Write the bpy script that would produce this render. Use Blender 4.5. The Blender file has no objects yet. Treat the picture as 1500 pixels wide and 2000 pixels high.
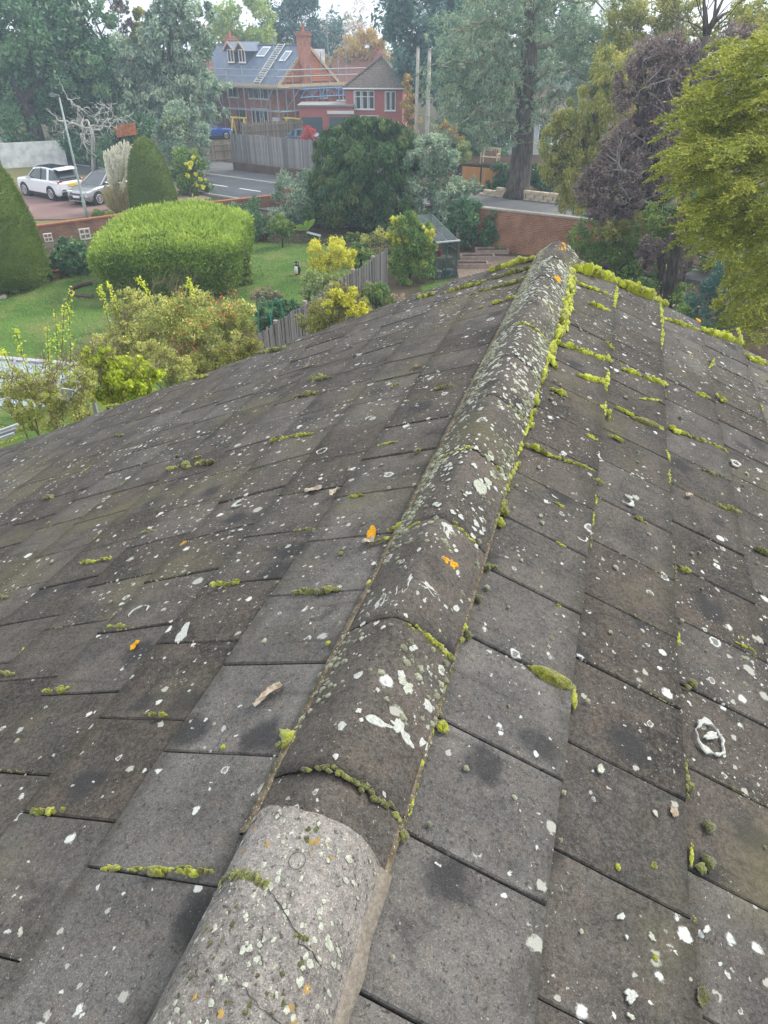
import bpy, bmesh, math, random
import numpy as np
from mathutils import Vector, Matrix
R_ = math.radians
sc = bpy.context.scene
COL = sc.collection
rng = np.random.default_rng(7)
random.seed(7)

# ------------------------------------------------------------------ camera, sky, sun, exposure
CAM_Z = 8.0
FPX, PITCH = 1331.3, 0.6049           # focal length in image pixels (2000 high), pitch below the horizon
cd = bpy.data.cameras.new('camera'); cam = bpy.data.objects.new('camera', cd); COL.objects.link(cam)
cam.location = (0, 0, CAM_Z); cam.rotation_euler = (math.pi/2 - PITCH, 0, 0)
cd.sensor_fit = 'VERTICAL'; cd.sensor_height = 24; cd.lens = 24*FPX/2000
cd.clip_start = 0.02; cd.clip_end = 2000
sc.camera = cam

SUN_EL, SUN_AZ = R_(42), R_(62)        # azimuth measured from +Y towards +X
w = bpy.data.worlds.new('World'); sc.world = w; w.use_nodes = True
nt = w.node_tree; nt.nodes.clear()
out = nt.nodes.new('ShaderNodeOutputWorld'); bg = nt.nodes.new('ShaderNodeBackground')
sky = nt.nodes.new('ShaderNodeTexSky'); sky.sky_type = 'NISHITA'; sky.sun_disc = False
sky.sun_elevation = SUN_EL; sky.sun_rotation = SUN_AZ; sky.dust_density = 3.0; sky.air_density = 1.2
mixc = nt.nodes.new('ShaderNodeMix'); mixc.data_type = 'RGBA'
# high thin overcast: white cloud sheet over the blue, slightly uneven
tc = nt.nodes.new('ShaderNodeTexCoord'); nz = nt.nodes.new('ShaderNodeTexNoise')
nz.inputs['Scale'].default_value = 2.2; nz.inputs['Detail'].default_value = 5
nt.links.new(tc.outputs['Generated'], nz.inputs['Vector'])
mr = nt.nodes.new('ShaderNodeMapRange'); mr.inputs['From Min'].default_value = .3; mr.inputs['From Max'].default_value = .7
mr.inputs['To Min'].default_value = .72; mr.inputs['To Max'].default_value = .96
nt.links.new(nz.outputs['Fac'], mr.inputs['Value']); nt.links.new(mr.outputs['Result'], mixc.inputs['Factor'])
nt.links.new(sky.outputs['Color'], mixc.inputs[6]); mixc.inputs[7].default_value = (7.6, 7.9, 8.3, 1)
nt.links.new(mixc.outputs[2], bg.inputs['Color']); bg.inputs['Strength'].default_value = 0.1
nt.links.new(bg.outputs[0], out.inputs[0])
sd = bpy.data.lights.new('sun', 'SUN'); sd.energy = 1.5; sd.angle = R_(14); sd.color = (1, .95, .86)
sun = bpy.data.objects.new('sun', sd); COL.objects.link(sun)
sv = Vector((math.sin(SUN_AZ)*math.cos(SUN_EL), math.cos(SUN_AZ)*math.cos(SUN_EL), math.sin(SUN_EL)))
sun.rotation_euler = sv.to_track_quat('Z', 'Y').to_euler()
sc.view_settings.view_transform = 'Standard'; sc.view_settings.look = 'None'
sc.view_settings.exposure = 1.28; sc.view_settings.gamma = 1.0
sc.view_settings.use_curve_mapping = False
sc.render.film_transparent = False
sc.cycles.denoising_prefilter = 'NONE'

# ------------------------------------------------------------------ image pixel helpers (coordinates read off a 1500x2000 image)
cF = np.array([0, math.cos(PITCH), -math.sin(PITCH)]); cU = np.array([0, math.sin(PITCH), math.cos(PITCH)]); cR = np.array([1., 0, 0])
C0 = np.array([0, 0, CAM_Z])
def ray(px, py): return cF + cR*(px-750)/FPX + cU*(1000-py)/FPX
def at(px, py, Y):                     # the point at distance Y in front
    d = ray(px, py); return C0 + d*(Y/d[1])
def gr(px, py, z=0.0):                 # the point on level z
    d = ray(px, py); return C0 + d*((z-CAM_Z)/d[2])
def ppm(p):                            # image pixels per metre at p
    return FPX/float((np.asarray(p)-C0) @ cF)

# ------------------------------------------------------------------ scene helpers
def tag(o, label=None, cat=None, group=None, kind=None):
    if label: o['label'] = label
    if cat: o['category'] = cat
    if group: o['group'] = group
    if kind: o['kind'] = kind
    return o
def thing(name, label, cat, loc=(0, 0, 0), rz=0, group=None, parent=None):
    o = bpy.data.objects.new(name, None); COL.objects.link(o)
    o.location = [float(c) for c in loc]; o.rotation_euler = (0, 0, rz); o.empty_display_size = .2
    return tag(o, label, cat, group)
class MB:
    def __init__(s): s.v = []; s.f = []; s.n = 0
    def add(s, v, f):
        v = np.asarray(v, float).reshape(-1, 3); s.v.append(v)
        for q in f: s.f.append([i+s.n for i in q])
        s.n += len(v); return s
    def box(s, c, d, rz=0, rx=0, ry=0):
        x, y, z = d[0]/2, d[1]/2, d[2]/2
        v = np.array([(-x,-y,-z),(x,-y,-z),(x,y,-z),(-x,y,-z),(-x,-y,z),(x,-y,z),(x,y,z),(-x,y,z)])
        if rx or ry or rz:
            m = np.array(Matrix.Rotation(rz, 3, 'Z') @ Matrix.Rotation(ry, 3, 'Y') @ Matrix.Rotation(rx, 3, 'X')); v = v @ m.T
        return s.add(v+np.asarray(c, float), [(0,3,2,1),(4,5,6,7),(0,1,5,4),(1,2,6,5),(2,3,7,6),(3,0,4,7)])
    def beam(s, a, b, w, h=None, roll=0):
        a = np.asarray(a, float); b = np.asarray(b, float); h = h or w
        d = b-a; L = np.linalg.norm(d); d = d/L
        up = np.array([0, 0, 1.]) if abs(d[2]) < .95 else np.array([0, 1., 0])
        x = np.cross(d, up); x /= np.linalg.norm(x); u = np.cross(x, d)
        v = []
        for p in (a, b):
            for sx, su in ((-1,-1),(1,-1),(1,1),(-1,1)): v.append(p+x*sx*w/2+u*su*h/2)
        return s.add(v, [(0,1,2,3),(7,6,5,4),(0,4,5,1),(1,5,6,2),(2,6,7,3),(3,7,4,0)])
    def tube(s, pts, rad, seg=6, cap=True):
        pts = np.asarray(pts, float); n = len(pts)
        rad = np.broadcast_to(np.asarray(rad, float), (n,))
        V = []; ref = np.array([.31, .12, .94])
        for i in range(n):
            t = pts[min(i+1, n-1)]-pts[max(i-1, 0)]; t = t/(np.linalg.norm(t)+1e-9)
            r0 = ref if abs(t @ ref) < .95 else np.array([1., 0, 0])
            x = np.cross(t, r0); x /= np.linalg.norm(x); y = np.cross(t, x)
            a = np.arange(seg)*2*math.pi/seg
            V.append(pts[i]+rad[i]*(np.cos(a)[:, None]*x+np.sin(a)[:, None]*y))
        F = []
        for i in range(n-1):
            for k in range(seg):
                k2 = (k+1) % seg; F.append((i*seg+k, i*seg+k2, (i+1)*seg+k2, (i+1)*seg+k))
        if cap: F.append(tuple(range(seg))[::-1]); F.append(tuple((n-1)*seg+k for k in range(seg)))
        return s.add(np.concatenate(V), F)
    def lathe(s, prof, seg=16, c=(0, 0, 0), sx=1, sy=1, jit=0, cap=True):
        V = []; c = np.asarray(c, float); a = np.arange(seg)*2*math.pi/seg
        for r, z in prof:
            rr = r*(1+jit*rng.standard_normal(seg)) if jit else r
            V.append(np.stack([np.cos(a)*rr*sx, np.sin(a)*rr*sy, np.full(seg, z)], 1)+c)
        F = []; n = len(prof)
        for i in range(n-1):
            for k in range(seg):
                k2 = (k+1) % seg; F.append((i*seg+k, i*seg+k2, (i+1)*seg+k2, (i+1)*seg+k))
        if cap: F.append(tuple(range(seg))[::-1]); F.append(tuple((n-1)*seg+k for k in range(seg)))
        return s.add(np.concatenate(V), F)
    def prism(s, poly, d):             # polygon (3-D points) extruded by vector d
        p = np.asarray(poly, float); n = len(p); d = np.asarray(d, float)
        return s.add(np.concatenate([p, p+d]), [tuple(range(n))[::-1], tuple(range(n, 2*n))]+[(i, (i+1) % n, n+(i+1) % n, n+i) for i in range(n)])
    def poly(s, pts): return s.add(pts, [tuple(range(len(pts)))])
    def mesh(s, name):
        me = bpy.data.meshes.new(name); v = np.concatenate(s.v) if s.v else np.zeros((0, 3))
        me.from_pydata(v.tolist(), [], s.f); me.update(); return me
def link(name, me, mat, parent=None, smooth=False, loc=None, world=False):
    if mat is not None and not me.materials: me.materials.append(mat)
    o = bpy.data.objects.new(name, me); COL.objects.link(o)
    if smooth: me.polygons.foreach_set('use_smooth', [True]*len(me.polygons))
    if parent is not None:
        o.parent = parent
        if world:
            l = parent.location
            inv = Matrix.Rotation(-parent.rotation_euler.z, 4, 'Z') @ Matrix.Translation(-l)
            me.transform(inv)
    if loc is not None: o.location = [float(c) for c in loc]
    return o
def obj(name, mb, mat, parent=None, **k): return link(name, mb.mesh(name), mat, parent, **k)
def structure(name, mb, mat, **k): return tag(obj(name, mb, mat, **k), kind='structure')
def copy_tree(o, parent=None):
    c = o.copy(); COL.objects.link(c); c.parent = parent
    for ch in list(o.children): copy_tree(ch, c)
    return c

# ------------------------------------------------------------------ material helpers
class NT:
    def __init__(s, name):
        s.m = bpy.data.materials.new(name); s.m.use_nodes = True; s.t = s.m.node_tree; s.t.nodes.clear()
        s.out = s.add('OutputMaterial')
    def add(s, k, **kw):
        n = s.t.nodes.new('ShaderNode'+k)
        for a, b in kw.items(): setattr(n, a, b)
        return n
    def set(s, sock, v):
        if hasattr(v, 'is_output') or isinstance(v, bpy.types.NodeSocket): s.t.links.new(v, sock)
        elif isinstance(v, (tuple, list)) and sock.type == 'RGBA': sock.default_value = (*v[:3], 1)
        else: sock.default_value = v
    def pos(s): return s.add('NewGeometry').outputs['Position']
    def objco(s): return s.add('TexCoord').outputs['Object']
    def noise(s, vec, scale, detail=3, rough=.55, dist=0, col=False):
        n = s.add('TexNoise'); s.set(n.inputs['Vector'], vec); n.inputs['Scale'].default_value = scale
        n.inputs['Detail'].default_value = detail; n.inputs['Roughness'].default_value = rough; n.inputs['Distortion'].default_value = dist
        return n.outputs['Color' if col else 'Fac']
    def voro(s, vec, scale, feature='F1', rand=1.0):
        n = s.add('TexVoronoi', feature=feature); s.set(n.inputs['Vector'], vec); n.inputs['Scale'].default_value = scale
        n.inputs['Randomness'].default_value = rand
        return n
    def math(s, op, a, b=0.5, clamp=False):
        n = s.add('Math', operation=op, use_clamp=clamp); s.set(n.inputs[0], a); s.set(n.inputs[1], b); return n.outputs[0]
    def vmath(s, op, a, b):
        n = s.add('VectorMath', operation=op); s.set(n.inputs[0], a); s.set(n.inputs[1], b); return n.outputs[0]
    def map(s, v, a, b, c=0., d=1., smooth=True):
        n = s.add('MapRange', interpolation_type='SMOOTHSTEP' if smooth else 'LINEAR'); s.set(n.inputs[0], v)
        for i, q in enumerate((a, b, c, d)): s.set(n.inputs[i+1], q)
        return n.outputs[0]
    def mix(s, f, a, b, mode='MIX'):
        n = s.add('Mix', data_type='RGBA', blend_type=mode); s.set(n.inputs[0], f); s.set(n.inputs[6], a); s.set(n.inputs[7], b); return n.outputs[2]
    def ramp(s, f, stops, mode='LINEAR'):
        n = s.add('ValToRGB'); e = n.color_ramp.elements; n.color_ramp.interpolation = mode
        while len(e) < len(stops): e.new(.5)
        for q, (p, c) in zip(e, stops): q.position = p; q.color = (*c, 1)
        s.set(n.inputs[0], f); return n.outputs[0]
    def bump(s, h, strength=.3, dist=.01):
        n = s.add('Bump'); s.set(n.inputs['Height'], h); n.inputs['Strength'].default_value = strength; n.inputs['Distance'].default_value = dist
        return n.outputs[0]
    def attr(s, name): return s.add('Attribute', attribute_name=name).outputs['Fac']
    def bsdf(s, col, rough=.8, normal=None, metal=0, spec=.3, **k):
        n = s.add('BsdfPrincipled'); s.set(n.inputs['Base Color'], col); s.set(n.inputs['Roughness'], rough)
        s.set(n.inputs['Metallic'], metal); s.set(n.inputs['Specular IOR Level'], spec)
        if normal is not None: s.set(n.inputs['Normal'], normal)
        for a, b in k.items(): s.set(n.inputs[a.replace('_', ' ')], b)
        return n.outputs[0]
    def done(s, sh): s.t.links.new(sh, s.out.inputs[0]); return s.m
MC = {}
def plain(name, col, rough=.6, metal=0, var=.15, scale=6, bump=0, spec=.4):
    if name in MC: return MC[name]
    t = NT(name); p = t.objco(); n = t.noise(p, scale, 4)
    c = t.mix(t.map(n, .3, .7), [x*(1-var) for x in col], [min(1, x*(1+var)) for x in col])
    c = t.mix(t.map(t.noise(p, scale*5, 3), .55, .75, 0, .5), c, [x*(1-1.6*var) for x in col])
    nm = t.bump(t.noise(p, scale*8, 3), bump, .01) if bump else None
    MC[name] = t.done(t.bsdf(c, rough, nm, metal, spec)); return MC[name]
def glass(name, col=(.05, .06, .07), rough=.06):
    if name in MC: return MC[name]
    t = NT(name); MC[name] = t.done(t.bsdf(col, rough, None, 0, .8)); return MC[name]
LEAF = 1.95
def leafmat(name, cols, rough=.55, transl=.3, spec=.25):
    """cols: colours spread over the per-leaf random value"""
    t = NT(name); f = t.attr('rnd'); n = len(cols); cols = [tuple(min(.85, x*LEAF) for x in q) for q in cols]
    c = t.ramp(f, [(i/max(1, n-1), q) for i, q in enumerate(cols)])
    a = t.bsdf(c, rough, None, 0, spec)
    if transl:
        tr = t.add('BsdfTranslucent'); t.set(tr.inputs[0], t.mix(.35, c, (.55, .6, .08), 'MIX') if transl > .25 else c)
        m = t.add('MixShader'); m.inputs[0].default_value = transl; t.t.links.new(a, m.inputs[1]); t.t.links.new(tr.outputs[0], m.inputs[2]); a = m.outputs[0]
    return t.done(a)
def barkmat(name, a, b, scale=9):
    if name in MC: return MC[name]
    t = NT(name); p = t.objco(); m = t.add('Mapping'); m.inputs['Scale'].default_value = (1, 1, .22); t.set(m.inputs[0], p)
    n = t.noise(m.outputs[0], scale, 5, .65, .6); c = t.mix(t.map(n, .35, .68), a, b)
    MC[name] = t.done(t.bsdf(c, .9, t.bump(n, .8, .04), 0, .15)); return MC[name]
def brickmat(name, c1, c2, mortar, s=1.0, rot=0):
    if name in MC: return MC[name]
    t = NT(name); tcn = t.add('TexCoord'); g = t.add('NewGeometry')
    # choose the horizontal run from the face normal so that courses stay level on every wall
    sep = t.add('SeparateXYZ'); t.set(sep.inputs[0], tcn.outputs['Object'])
    sn = t.add('SeparateXYZ'); t.set(sn.inputs[0], tcn.outputs['Normal'])
    ax = t.math('ABSOLUTE', sn.outputs[0]); fac = t.math('GREATER_THAN', ax, .7)
    run = t.add('Mix', data_type='FLOAT'); t.set(run.inputs[0], fac); t.set(run.inputs[2], sep.outputs[0]); t.set(run.inputs[3], sep.outputs[1])
    cb = t.add('CombineXYZ'); t.set(cb.inputs[0], run.outputs[0]); t.set(cb.inputs[1], sep.outputs[2])
    b = t.add('TexBrick'); t.set(b.inputs['Vector'], cb.outputs[0]); b.inputs['Scale'].default_value = 1
    b.inputs['Brick Width'].default_value = .225*s; b.inputs['Row Height'].default_value = .075*s; b.inputs['Mortar Size'].default_value = .011*s
    b.inputs['Color1'].default_value = (*c1, 1); b.inputs['Color2'].default_value = (*c2, 1); b.inputs['Mortar'].default_value = (*mortar, 1)
    n = t.noise(tcn.outputs['Object'], 2.2, 5); c = t.mix(t.map(n, .35, .75, 0, .55), b.outputs[0], [x*.45 for x in c1])
    n2 = t.noise(tcn.outputs['Object'], 14, 3); c = t.mix(t.map(n2, .5, .8, 0, .35), c, [min(1, x*1.5) for x in c2])
    MC[name] = t.done(t.bsdf(c, .9, t.bump(t.math('SUBTRACT', n2, t.math('MULTIPLY', b.outputs['Fac'], 1.2)), .5, .012), 0, .2)); return MC[name]

# ------------------------------------------------------------------ foliage helpers
def unit(v): return v/(np.linalg.norm(v, axis=-1, keepdims=True)+1e-9)
def rdir(n): return unit(rng.standard_normal((n, 3)))
def quads(C, D, L, Wd, fold=0.0):
    """diamond leaves: centre C, long axis D, length L, width W"""
    n = len(C); D = unit(D); X = unit(np.cross(D, rdir(n))); L = np.broadcast_to(L, (n,))[:, None]; Wd = np.broadcast_to(Wd, (n,))[:, None]
    N = np.cross(X, D)
    V = np.stack([C-D*L*.5, C+X*Wd*.5-D*L*.06+N*Wd*fold, C+D*L*.5, C-X*Wd*.5-D*L*.06+N*Wd*fold], 1).reshape(-1, 3)
    return V
def leafmesh(name, V, rnd, mat, parent=None, extra=None, world=True):
    """V: (4n,3) leaf corners; extra: optional MB of solid growth"""
    n = len(V)//4; me = bpy.data.meshes.new(name)
    nv = len(V); ev = np.concatenate(extra.v) if extra is not None and extra.v else np.zeros((0, 3)); ef = extra.f if extra is not None else []
    allv = np.concatenate([V, ev]).astype(np.float32)
    if parent is not None and world: allv = allv-np.array(parent.location, np.float32)
    me.vertices.add(len(allv)); me.vertices.foreach_set('co', allv.ravel())
    li = list(range(4*n)) if not ef else None
    loops = np.arange(4*n, dtype=np.int32); starts = np.arange(n, dtype=np.int32)*4
    if ef:
        fl = []; st = []; k = 4*n
        for q in ef:
            st.append(k); fl += [i+nv for i in q]; k += len(q)
        loops = np.concatenate([loops, np.array(fl, np.int32)]); starts = np.concatenate([starts, np.array(st, np.int32)])
    me.loops.add(len(loops)); me.loops.foreach_set('vertex_index', loops)
    me.polygons.add(len(starts)); me.polygons.foreach_set('loop_start', starts)
    me.update(calc_edges=True)
    a = me.attributes.new('rnd', 'FLOAT', 'FACE')
    rr = np.clip(np.concatenate([rnd, np.full(len(ef), .12)]), 0, 1).astype(np.float32); a.data.foreach_set('value', rr)
    me.materials.append(mat)
    o = bpy.data.objects.new(name, me); COL.objects.link(o)
    if parent is not None: o.parent = parent
    return o
def blobs_px(Y, lst, dy=.8, jit=.25):
    """clumps given as centre and radii in image pixels at distance Y -> world ellipsoids"""
    o = []
    for q in lst:
        px, py, rx, ry = q[:4]; yy = Y+(q[4] if len(q) > 4 else 0)
        c = at(px, py, yy); k = ppm(c); a, b = rx/k, ry/k
        o.append((c, np.array([a, max(.15, dy*min(a, b*1.3)), b])))
    return o
def crown_points(blobs, n, sub=14, sub_r=.33, shell=.78, flat=1.0):
    """leaf positions in clumps spread through a union of ellipsoids; returns points, outward dirs, clump value"""
    w_ = np.array([(b[1].prod())**(2/3) for b in blobs]); w_ /= w_.sum(); P = []; D = []; K = []
    for (c, r), q in zip(blobs, w_):
        m = max(8, int(n*q)); ns = max(4, int(sub)); d = rdir(ns)
        rad = shell+(1-shell)*rng.random(ns)**.5; rad *= np.where(rng.random(ns) < .22, rng.random(ns), 1)
        sc_ = c+d*rad[:, None]*r; sk = rng.random(ns); sr = sub_r*(.6+.8*rng.random(ns))*float(np.mean(r))
        i = rng.integers(0, ns, m); off = rng.standard_normal((m, 3)); off *= (np.abs(rng.standard_normal((m, 1)))*.25+.65)/np.linalg.norm(off, axis=1, keepdims=True)
        off[:, 2] *= flat
        P.append(sc_[i]+off*sr[i][:, None]); D.append(unit(d[i]*.6+off)); K.append(sk[i])
    return np.concatenate(P), np.concatenate(D), np.concatenate(K)
def foliage(name, mat, parent, blobs, n, L, asp=.5, sub=14, sub_r=.33, shell=.78, droop=0., outw=.5, flat=1., zmin=.03, kmix=.55, fold=.15):
    P, D, K = crown_points(blobs, n, sub, sub_r, shell, flat); m = len(P)
    P = P[:]; keep = P[:, 2] > zmin; P, D, K = P[keep], D[keep], K[keep]; m = len(P)
    dr = unit(D*outw+rdir(m)*(1-outw)+np.array([0, 0, -droop])); ln = L*(.6+.8*rng.random(m))
    V = quads(P, dr, ln, ln*asp, fold)
    return leafmesh(name, V, K*kmix+rng.random(m)*(1-kmix), mat, parent)
def grow(mb, p, d, L, r, depth, bend=.35, kids=(2, 4), spread=.7, up=.1, seg=5, ratio=.62, ends=None):
    """recursive limbs; collects tube geometry in mb and branch ends in ends"""
    pts = [np.asarray(p, float)]; d = unit(np.asarray(d, float)); st = 5
    for i in range(st):
        d = unit(d+rng.standard_normal(3)*bend*.35+np.array([0, 0, up*.3])); pts.append(pts[-1]+d*L/st)
    mb.tube(pts, np.linspace(r, r*.55, st+1), seg, cap=False)
    if ends is not None: ends.append((pts[-1], d))
    if depth <= 0: return
    for _ in range(rng.integers(*kids)+0):
        k = rng.integers(2, st+1); nd = unit(d+rdir(1)[0]*spread*1.3+np.array([0, 0, up]))
        grow(mb, pts[k], nd, L*ratio*(.8+.4*rng.random()), r*.5, depth-1, bend, kids, spread, up, max(3, seg-1), ratio, ends)
def tree(name, label, cat, base, mat, blobs, n, L, asp=.5, trunk=None, bark=None, group=None, limbs=True, part='crown', **k):
    t = thing(name, label, cat, base, 0, group)
    if bark is not None:
        mb = MB(); b = np.asarray(base, float)
        top = max(blobs, key=lambda q: q[0][2])[0]
        r = trunk or .15
        cen = np.mean([q[0] for q in blobs], 0)
        pts = [b-np.array([0, 0, .05]), b*.65+np.array([cen[0], cen[1], b[2]])*.35+np.array([0, 0, (cen[2]-b[2])*.45]), cen, top]
        pts = [np.asarray(q, float) for q in pts]
        mb.tube(pts, [r*1.25, r*.9, r*.45, r*.08], 8, cap=False)
        if limbs:
            for c, rr in blobs:
                s_ = pts[1]*.4+pts[2]*.6 if c[2] > pts[2][2] else pts[1]*.8+pts[2]*.2
                mid = (s_+c)/2+rng.standard_normal(3)*.1*np.linalg.norm(c-s_)
                mb.tube([s_, mid, c], [r*.45, r*.28, r*.1], 5, cap=False)
                for _ in range(4): mb.tube([mid*.4+c*.6, c+rdir(1)[0]*rr*.8], [r*.14, r*.04], 4, cap=False)
        obj('trunk', mb, bark, t, smooth=True, world=True)
    foliage(part, mat, t, blobs, n, L, asp, **k)
    return t
def hull(mb, f, nu=20, nv=12):
    """closed lathe-like skin from f(u in 0..2pi, v in 0..1) -> xyz"""
    V = [f(2*math.pi*i/nu, j/nv) for j in range(nv+1) for i in range(nu)]
    F = [(j*nu+i, j*nu+(i+1) % nu, (j+1)*nu+(i+1) % nu, (j+1)*nu+i) for j in range(nv) for i in range(nu)]
    mb.add(V, F); return mb
def clipped(name, label, cat, base, mat, fn, n, L, asp=.35, part='clipped_foliage', group=None, core=.93, outw=.75, rough=.05, top_bias=0., trunk=None):
    """clipped topiary or hedge: a dense skin of sprays over a solid inner growth; fn(u,v)->xyz about base"""
    t = thing(name, label, cat, base, 0, group); b = np.asarray(base, float)
    mb = MB(); cen = fn(0, .5); zc = np.mean([fn(0, v)[2] for v in (0, .5, 1)])
    hull(mb, lambda u, v: b+np.array([0, 0, zc])+(fn(u, v)-np.array([0, 0, zc]))*core, 28, 14)
    u = rng.random(n*3)*2*math.pi; v = rng.random(n*3)
    P = fn_v(fn, u, v); e = 1e-3
    du = fn_v(fn, u+e, v)-P; dv = fn_v(fn, u, np.minimum(v+e, 1.0001))-P
    cr = np.cross(du, dv); area = np.linalg.norm(cr, axis=1)+1e-12
    keep = rng.choice(len(P), n, p=area/area.sum()); N = unit(cr[keep]); m = n
    P = P[keep]; q_ = rdir(m)*.05; P = P+q_-N*(q_*N).sum(1, keepdims=True)
    lump = np.array([math.sin(p[0]*3.1+p[2]*2.3)+math.sin(p[1]*4.3-p[0]*1.7)+math.sin(p[2]*5.1+p[1]*2.2) for p in P])*.33
    P = b+P+N*(rng.standard_normal((m, 1))*rough+lump[:, None]*rough*1.1-rough)
    dr = unit(N*outw+rdir(m)*(1-outw)*1.3+np.array([0, 0, .25])); ln = L*(.6+.8*rng.random(m))
    V = quads(P, dr, ln, ln*asp, .2)
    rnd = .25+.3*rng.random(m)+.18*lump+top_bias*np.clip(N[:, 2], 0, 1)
    leafmesh(part, V, rnd, mat, t, extra=mb)
    return t
def fn_v(fn, u, v): return fn(u, v)

# ------------------------------------------------------------------ ground, road, paths
def groundmat():
    t = NT('rough_ground'); p = t.pos(); n = t.noise(p, .35, 5); n2 = t.noise(p, 6, 5, .7)
    c = t.mix(t.map(n, .4, .6), (.05, .055, .025), (.085, .068, .045)); c = t.mix(t.map(n2, .5, .75, 0, .7), c, (.035, .045, .015))
    return t.done(t.bsdf(c, .95, t.bump(n2, .6, .05), 0, .1))
def lawnmat():
    t = NT('lawn_grass'); p = t.pos(); n = t.noise(p, .55, 5, .6, .4); n2 = t.noise(p, 9, 4, .7); n3 = t.noise(p, 60, 2)
    c = t.mix(t.map(n, .35, .65), (.055, .115, .022), (.10, .17, .038))
    c = t.mix(t.map(t.noise(p, .9, 4, .6), .46, .66, 0, .85), c, (.16, .17, .06))
    c = t.mix(t.map(n2, .45, .75, 0, .5), c, (.04, .085, .015)); c = t.mix(t.map(n3, .5, .8, 0, .45), c, (.13, .2, .05))
    return t.done(t.bsdf(c, .9, t.bump(n3, .5, .03), 0, .15))
def tarmac(name, a, b):
    t = NT(name); p = t.pos(); n = t.noise(p, .5, 5); n2 = t.noise(p, 45, 3)
    c = t.mix(t.map(n, .35, .7), a, b); c = t.mix(t.map(n2, .5, .8, 0, .35), c, [x*1.6 for x in b])
    return t.done(t.bsdf(c, .85, t.bump(n2, .3, .01), 0, .25))
def soilmat():
    t = NT('bed_soil'); p = t.pos(); n = t.noise(p, 3, 6, .7); n2 = t.noise(p, 24, 4)
    c = t.mix(t.map(n, .35, .65), (.03, .022, .015), (.085, .06, .04)); c = t.mix(t.map(n2, .55, .75, 0, .6), c, (.16, .11, .06))
    return t.done(t.bsdf(c, .95, t.bump(n2, .8, .05), 0, .1))
def sheet(name, pts, z, mat, label=None): 
    mb = MB(); mb.add([(x, y, z) for x, y in pts], [tuple(range(len(pts)))]); return structure(name, mb, mat)
GM = groundmat(); LM = lawnmat(); SM = soilmat(); TM = tarmac('road_tarmac', (.062, .066, .073), (.088, .092, .10)); PM = tarmac('pavement_tarmac', (.105, .105, .108), (.15, .147, .145))
DM = tarmac('drive_gravel', (.17, .105, .095), (.22, .145, .13))
mb = MB(); mb.add([(-270, -80, 0), (270, -80, 0), (270, 320, 0), (-270, 320, 0)], [(0, 1, 2, 3)]); structure('ground', mb, GM)
sheet('lawn', [(-26, 6), (-3.9, 6), (-3.2, 21.8), (0.1, 27.2), (-.2, 33), (-2.2, 36.8), (-6.5, 36.6), (-9, 36.4), (-14.2, 33.4), (-26, 24)], .006, LM)
sheet('lawn_strip', [(1.2, 15), (4.2, 15), (4.2, 28.0), (3.0, 28.3), (1.5, 27.3)], .006, LM)
# main road: runs down to the right; side pavement each side
rd = np.array([.81, -.585]); rn = np.array([.585, .81]); rc = np.array([-9.9, 49.25])
def rp(s_, o_): q = rc+rd*s_+rn*o_; return (q[0], q[1])
def strip(name, s0, s1, o0, o1, z, mat, h=0):
    mb = MB()
    if h: mb.prism([(*rp(s0, o0), 0), (*rp(s1, o0), 0), (*rp(s1, o1), 0), (*rp(s0, o1), 0)], (0, 0, h))
    else: mb.add([(*rp(s0, o0), z), (*rp(s1, o0), z), (*rp(s1, o1), z), (*rp(s0, o1), z)], [(0, 1, 2, 3)])
    return structure(name, mb, mat)
strip('road', -60, 90, -2.7, 2.5, .01, TM)
KM = plain('kerb_stone', (.33, .32, .30), .9, bump=.2)
strip('kerb', -60, 90, 2.5, 2.64, 0, KM, .11)
strip('pavement', -60, 90, 2.64, 7.2, 0, PM, .1)
strip('kerb', -1.0, 90, -2.84, -2.7, 0, KM, .11)
strip('pavement', 4.0, 90, -4.3, -2.84, 0, PM, .1)
WM = plain('road_paint', (.72, .72, .70), .7, var=.12, scale=18)
mb = MB()
for s0 in np.arange(-30, 60, 3.05):
    mb.add([(*rp(s0, -.06), .016), (*rp(s0+1.9, -.06), .016), (*rp(s0+1.9, .06), .016), (*rp(s0, .06), .016)], [(0, 1, 2, 3)])
structure('road_marking', mb, WM)
sheet('driveway', [(-34, 39.0), (-17.2, 39.6), (-10.6, 45.6), (-14.2, 50.2), (-34, 50)], .012, DM)
vm = NT('verge_grass'); p = vm.pos(); n = vm.noise(p, 7, 5, .7)
vm = vm.done(vm.bsdf(vm.mix(vm.map(n, .4, .65), (.10, .115, .035), (.22, .17, .075)), .95, vm.bump(n, .6, .05)))
sheet('verge', [(-30, 31), (-16.9, 35.4), (-10.2, 41.2), (-11.5, 44.8), (-17.4, 39.3), (-30, 38)], .009, vm)
sheet('front_garden', [(-34, 50.0), (-22, 50.0), (-15, 51), (-13.4, 52), (-30, 75), (-60, 75)], .008, vm)
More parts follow.
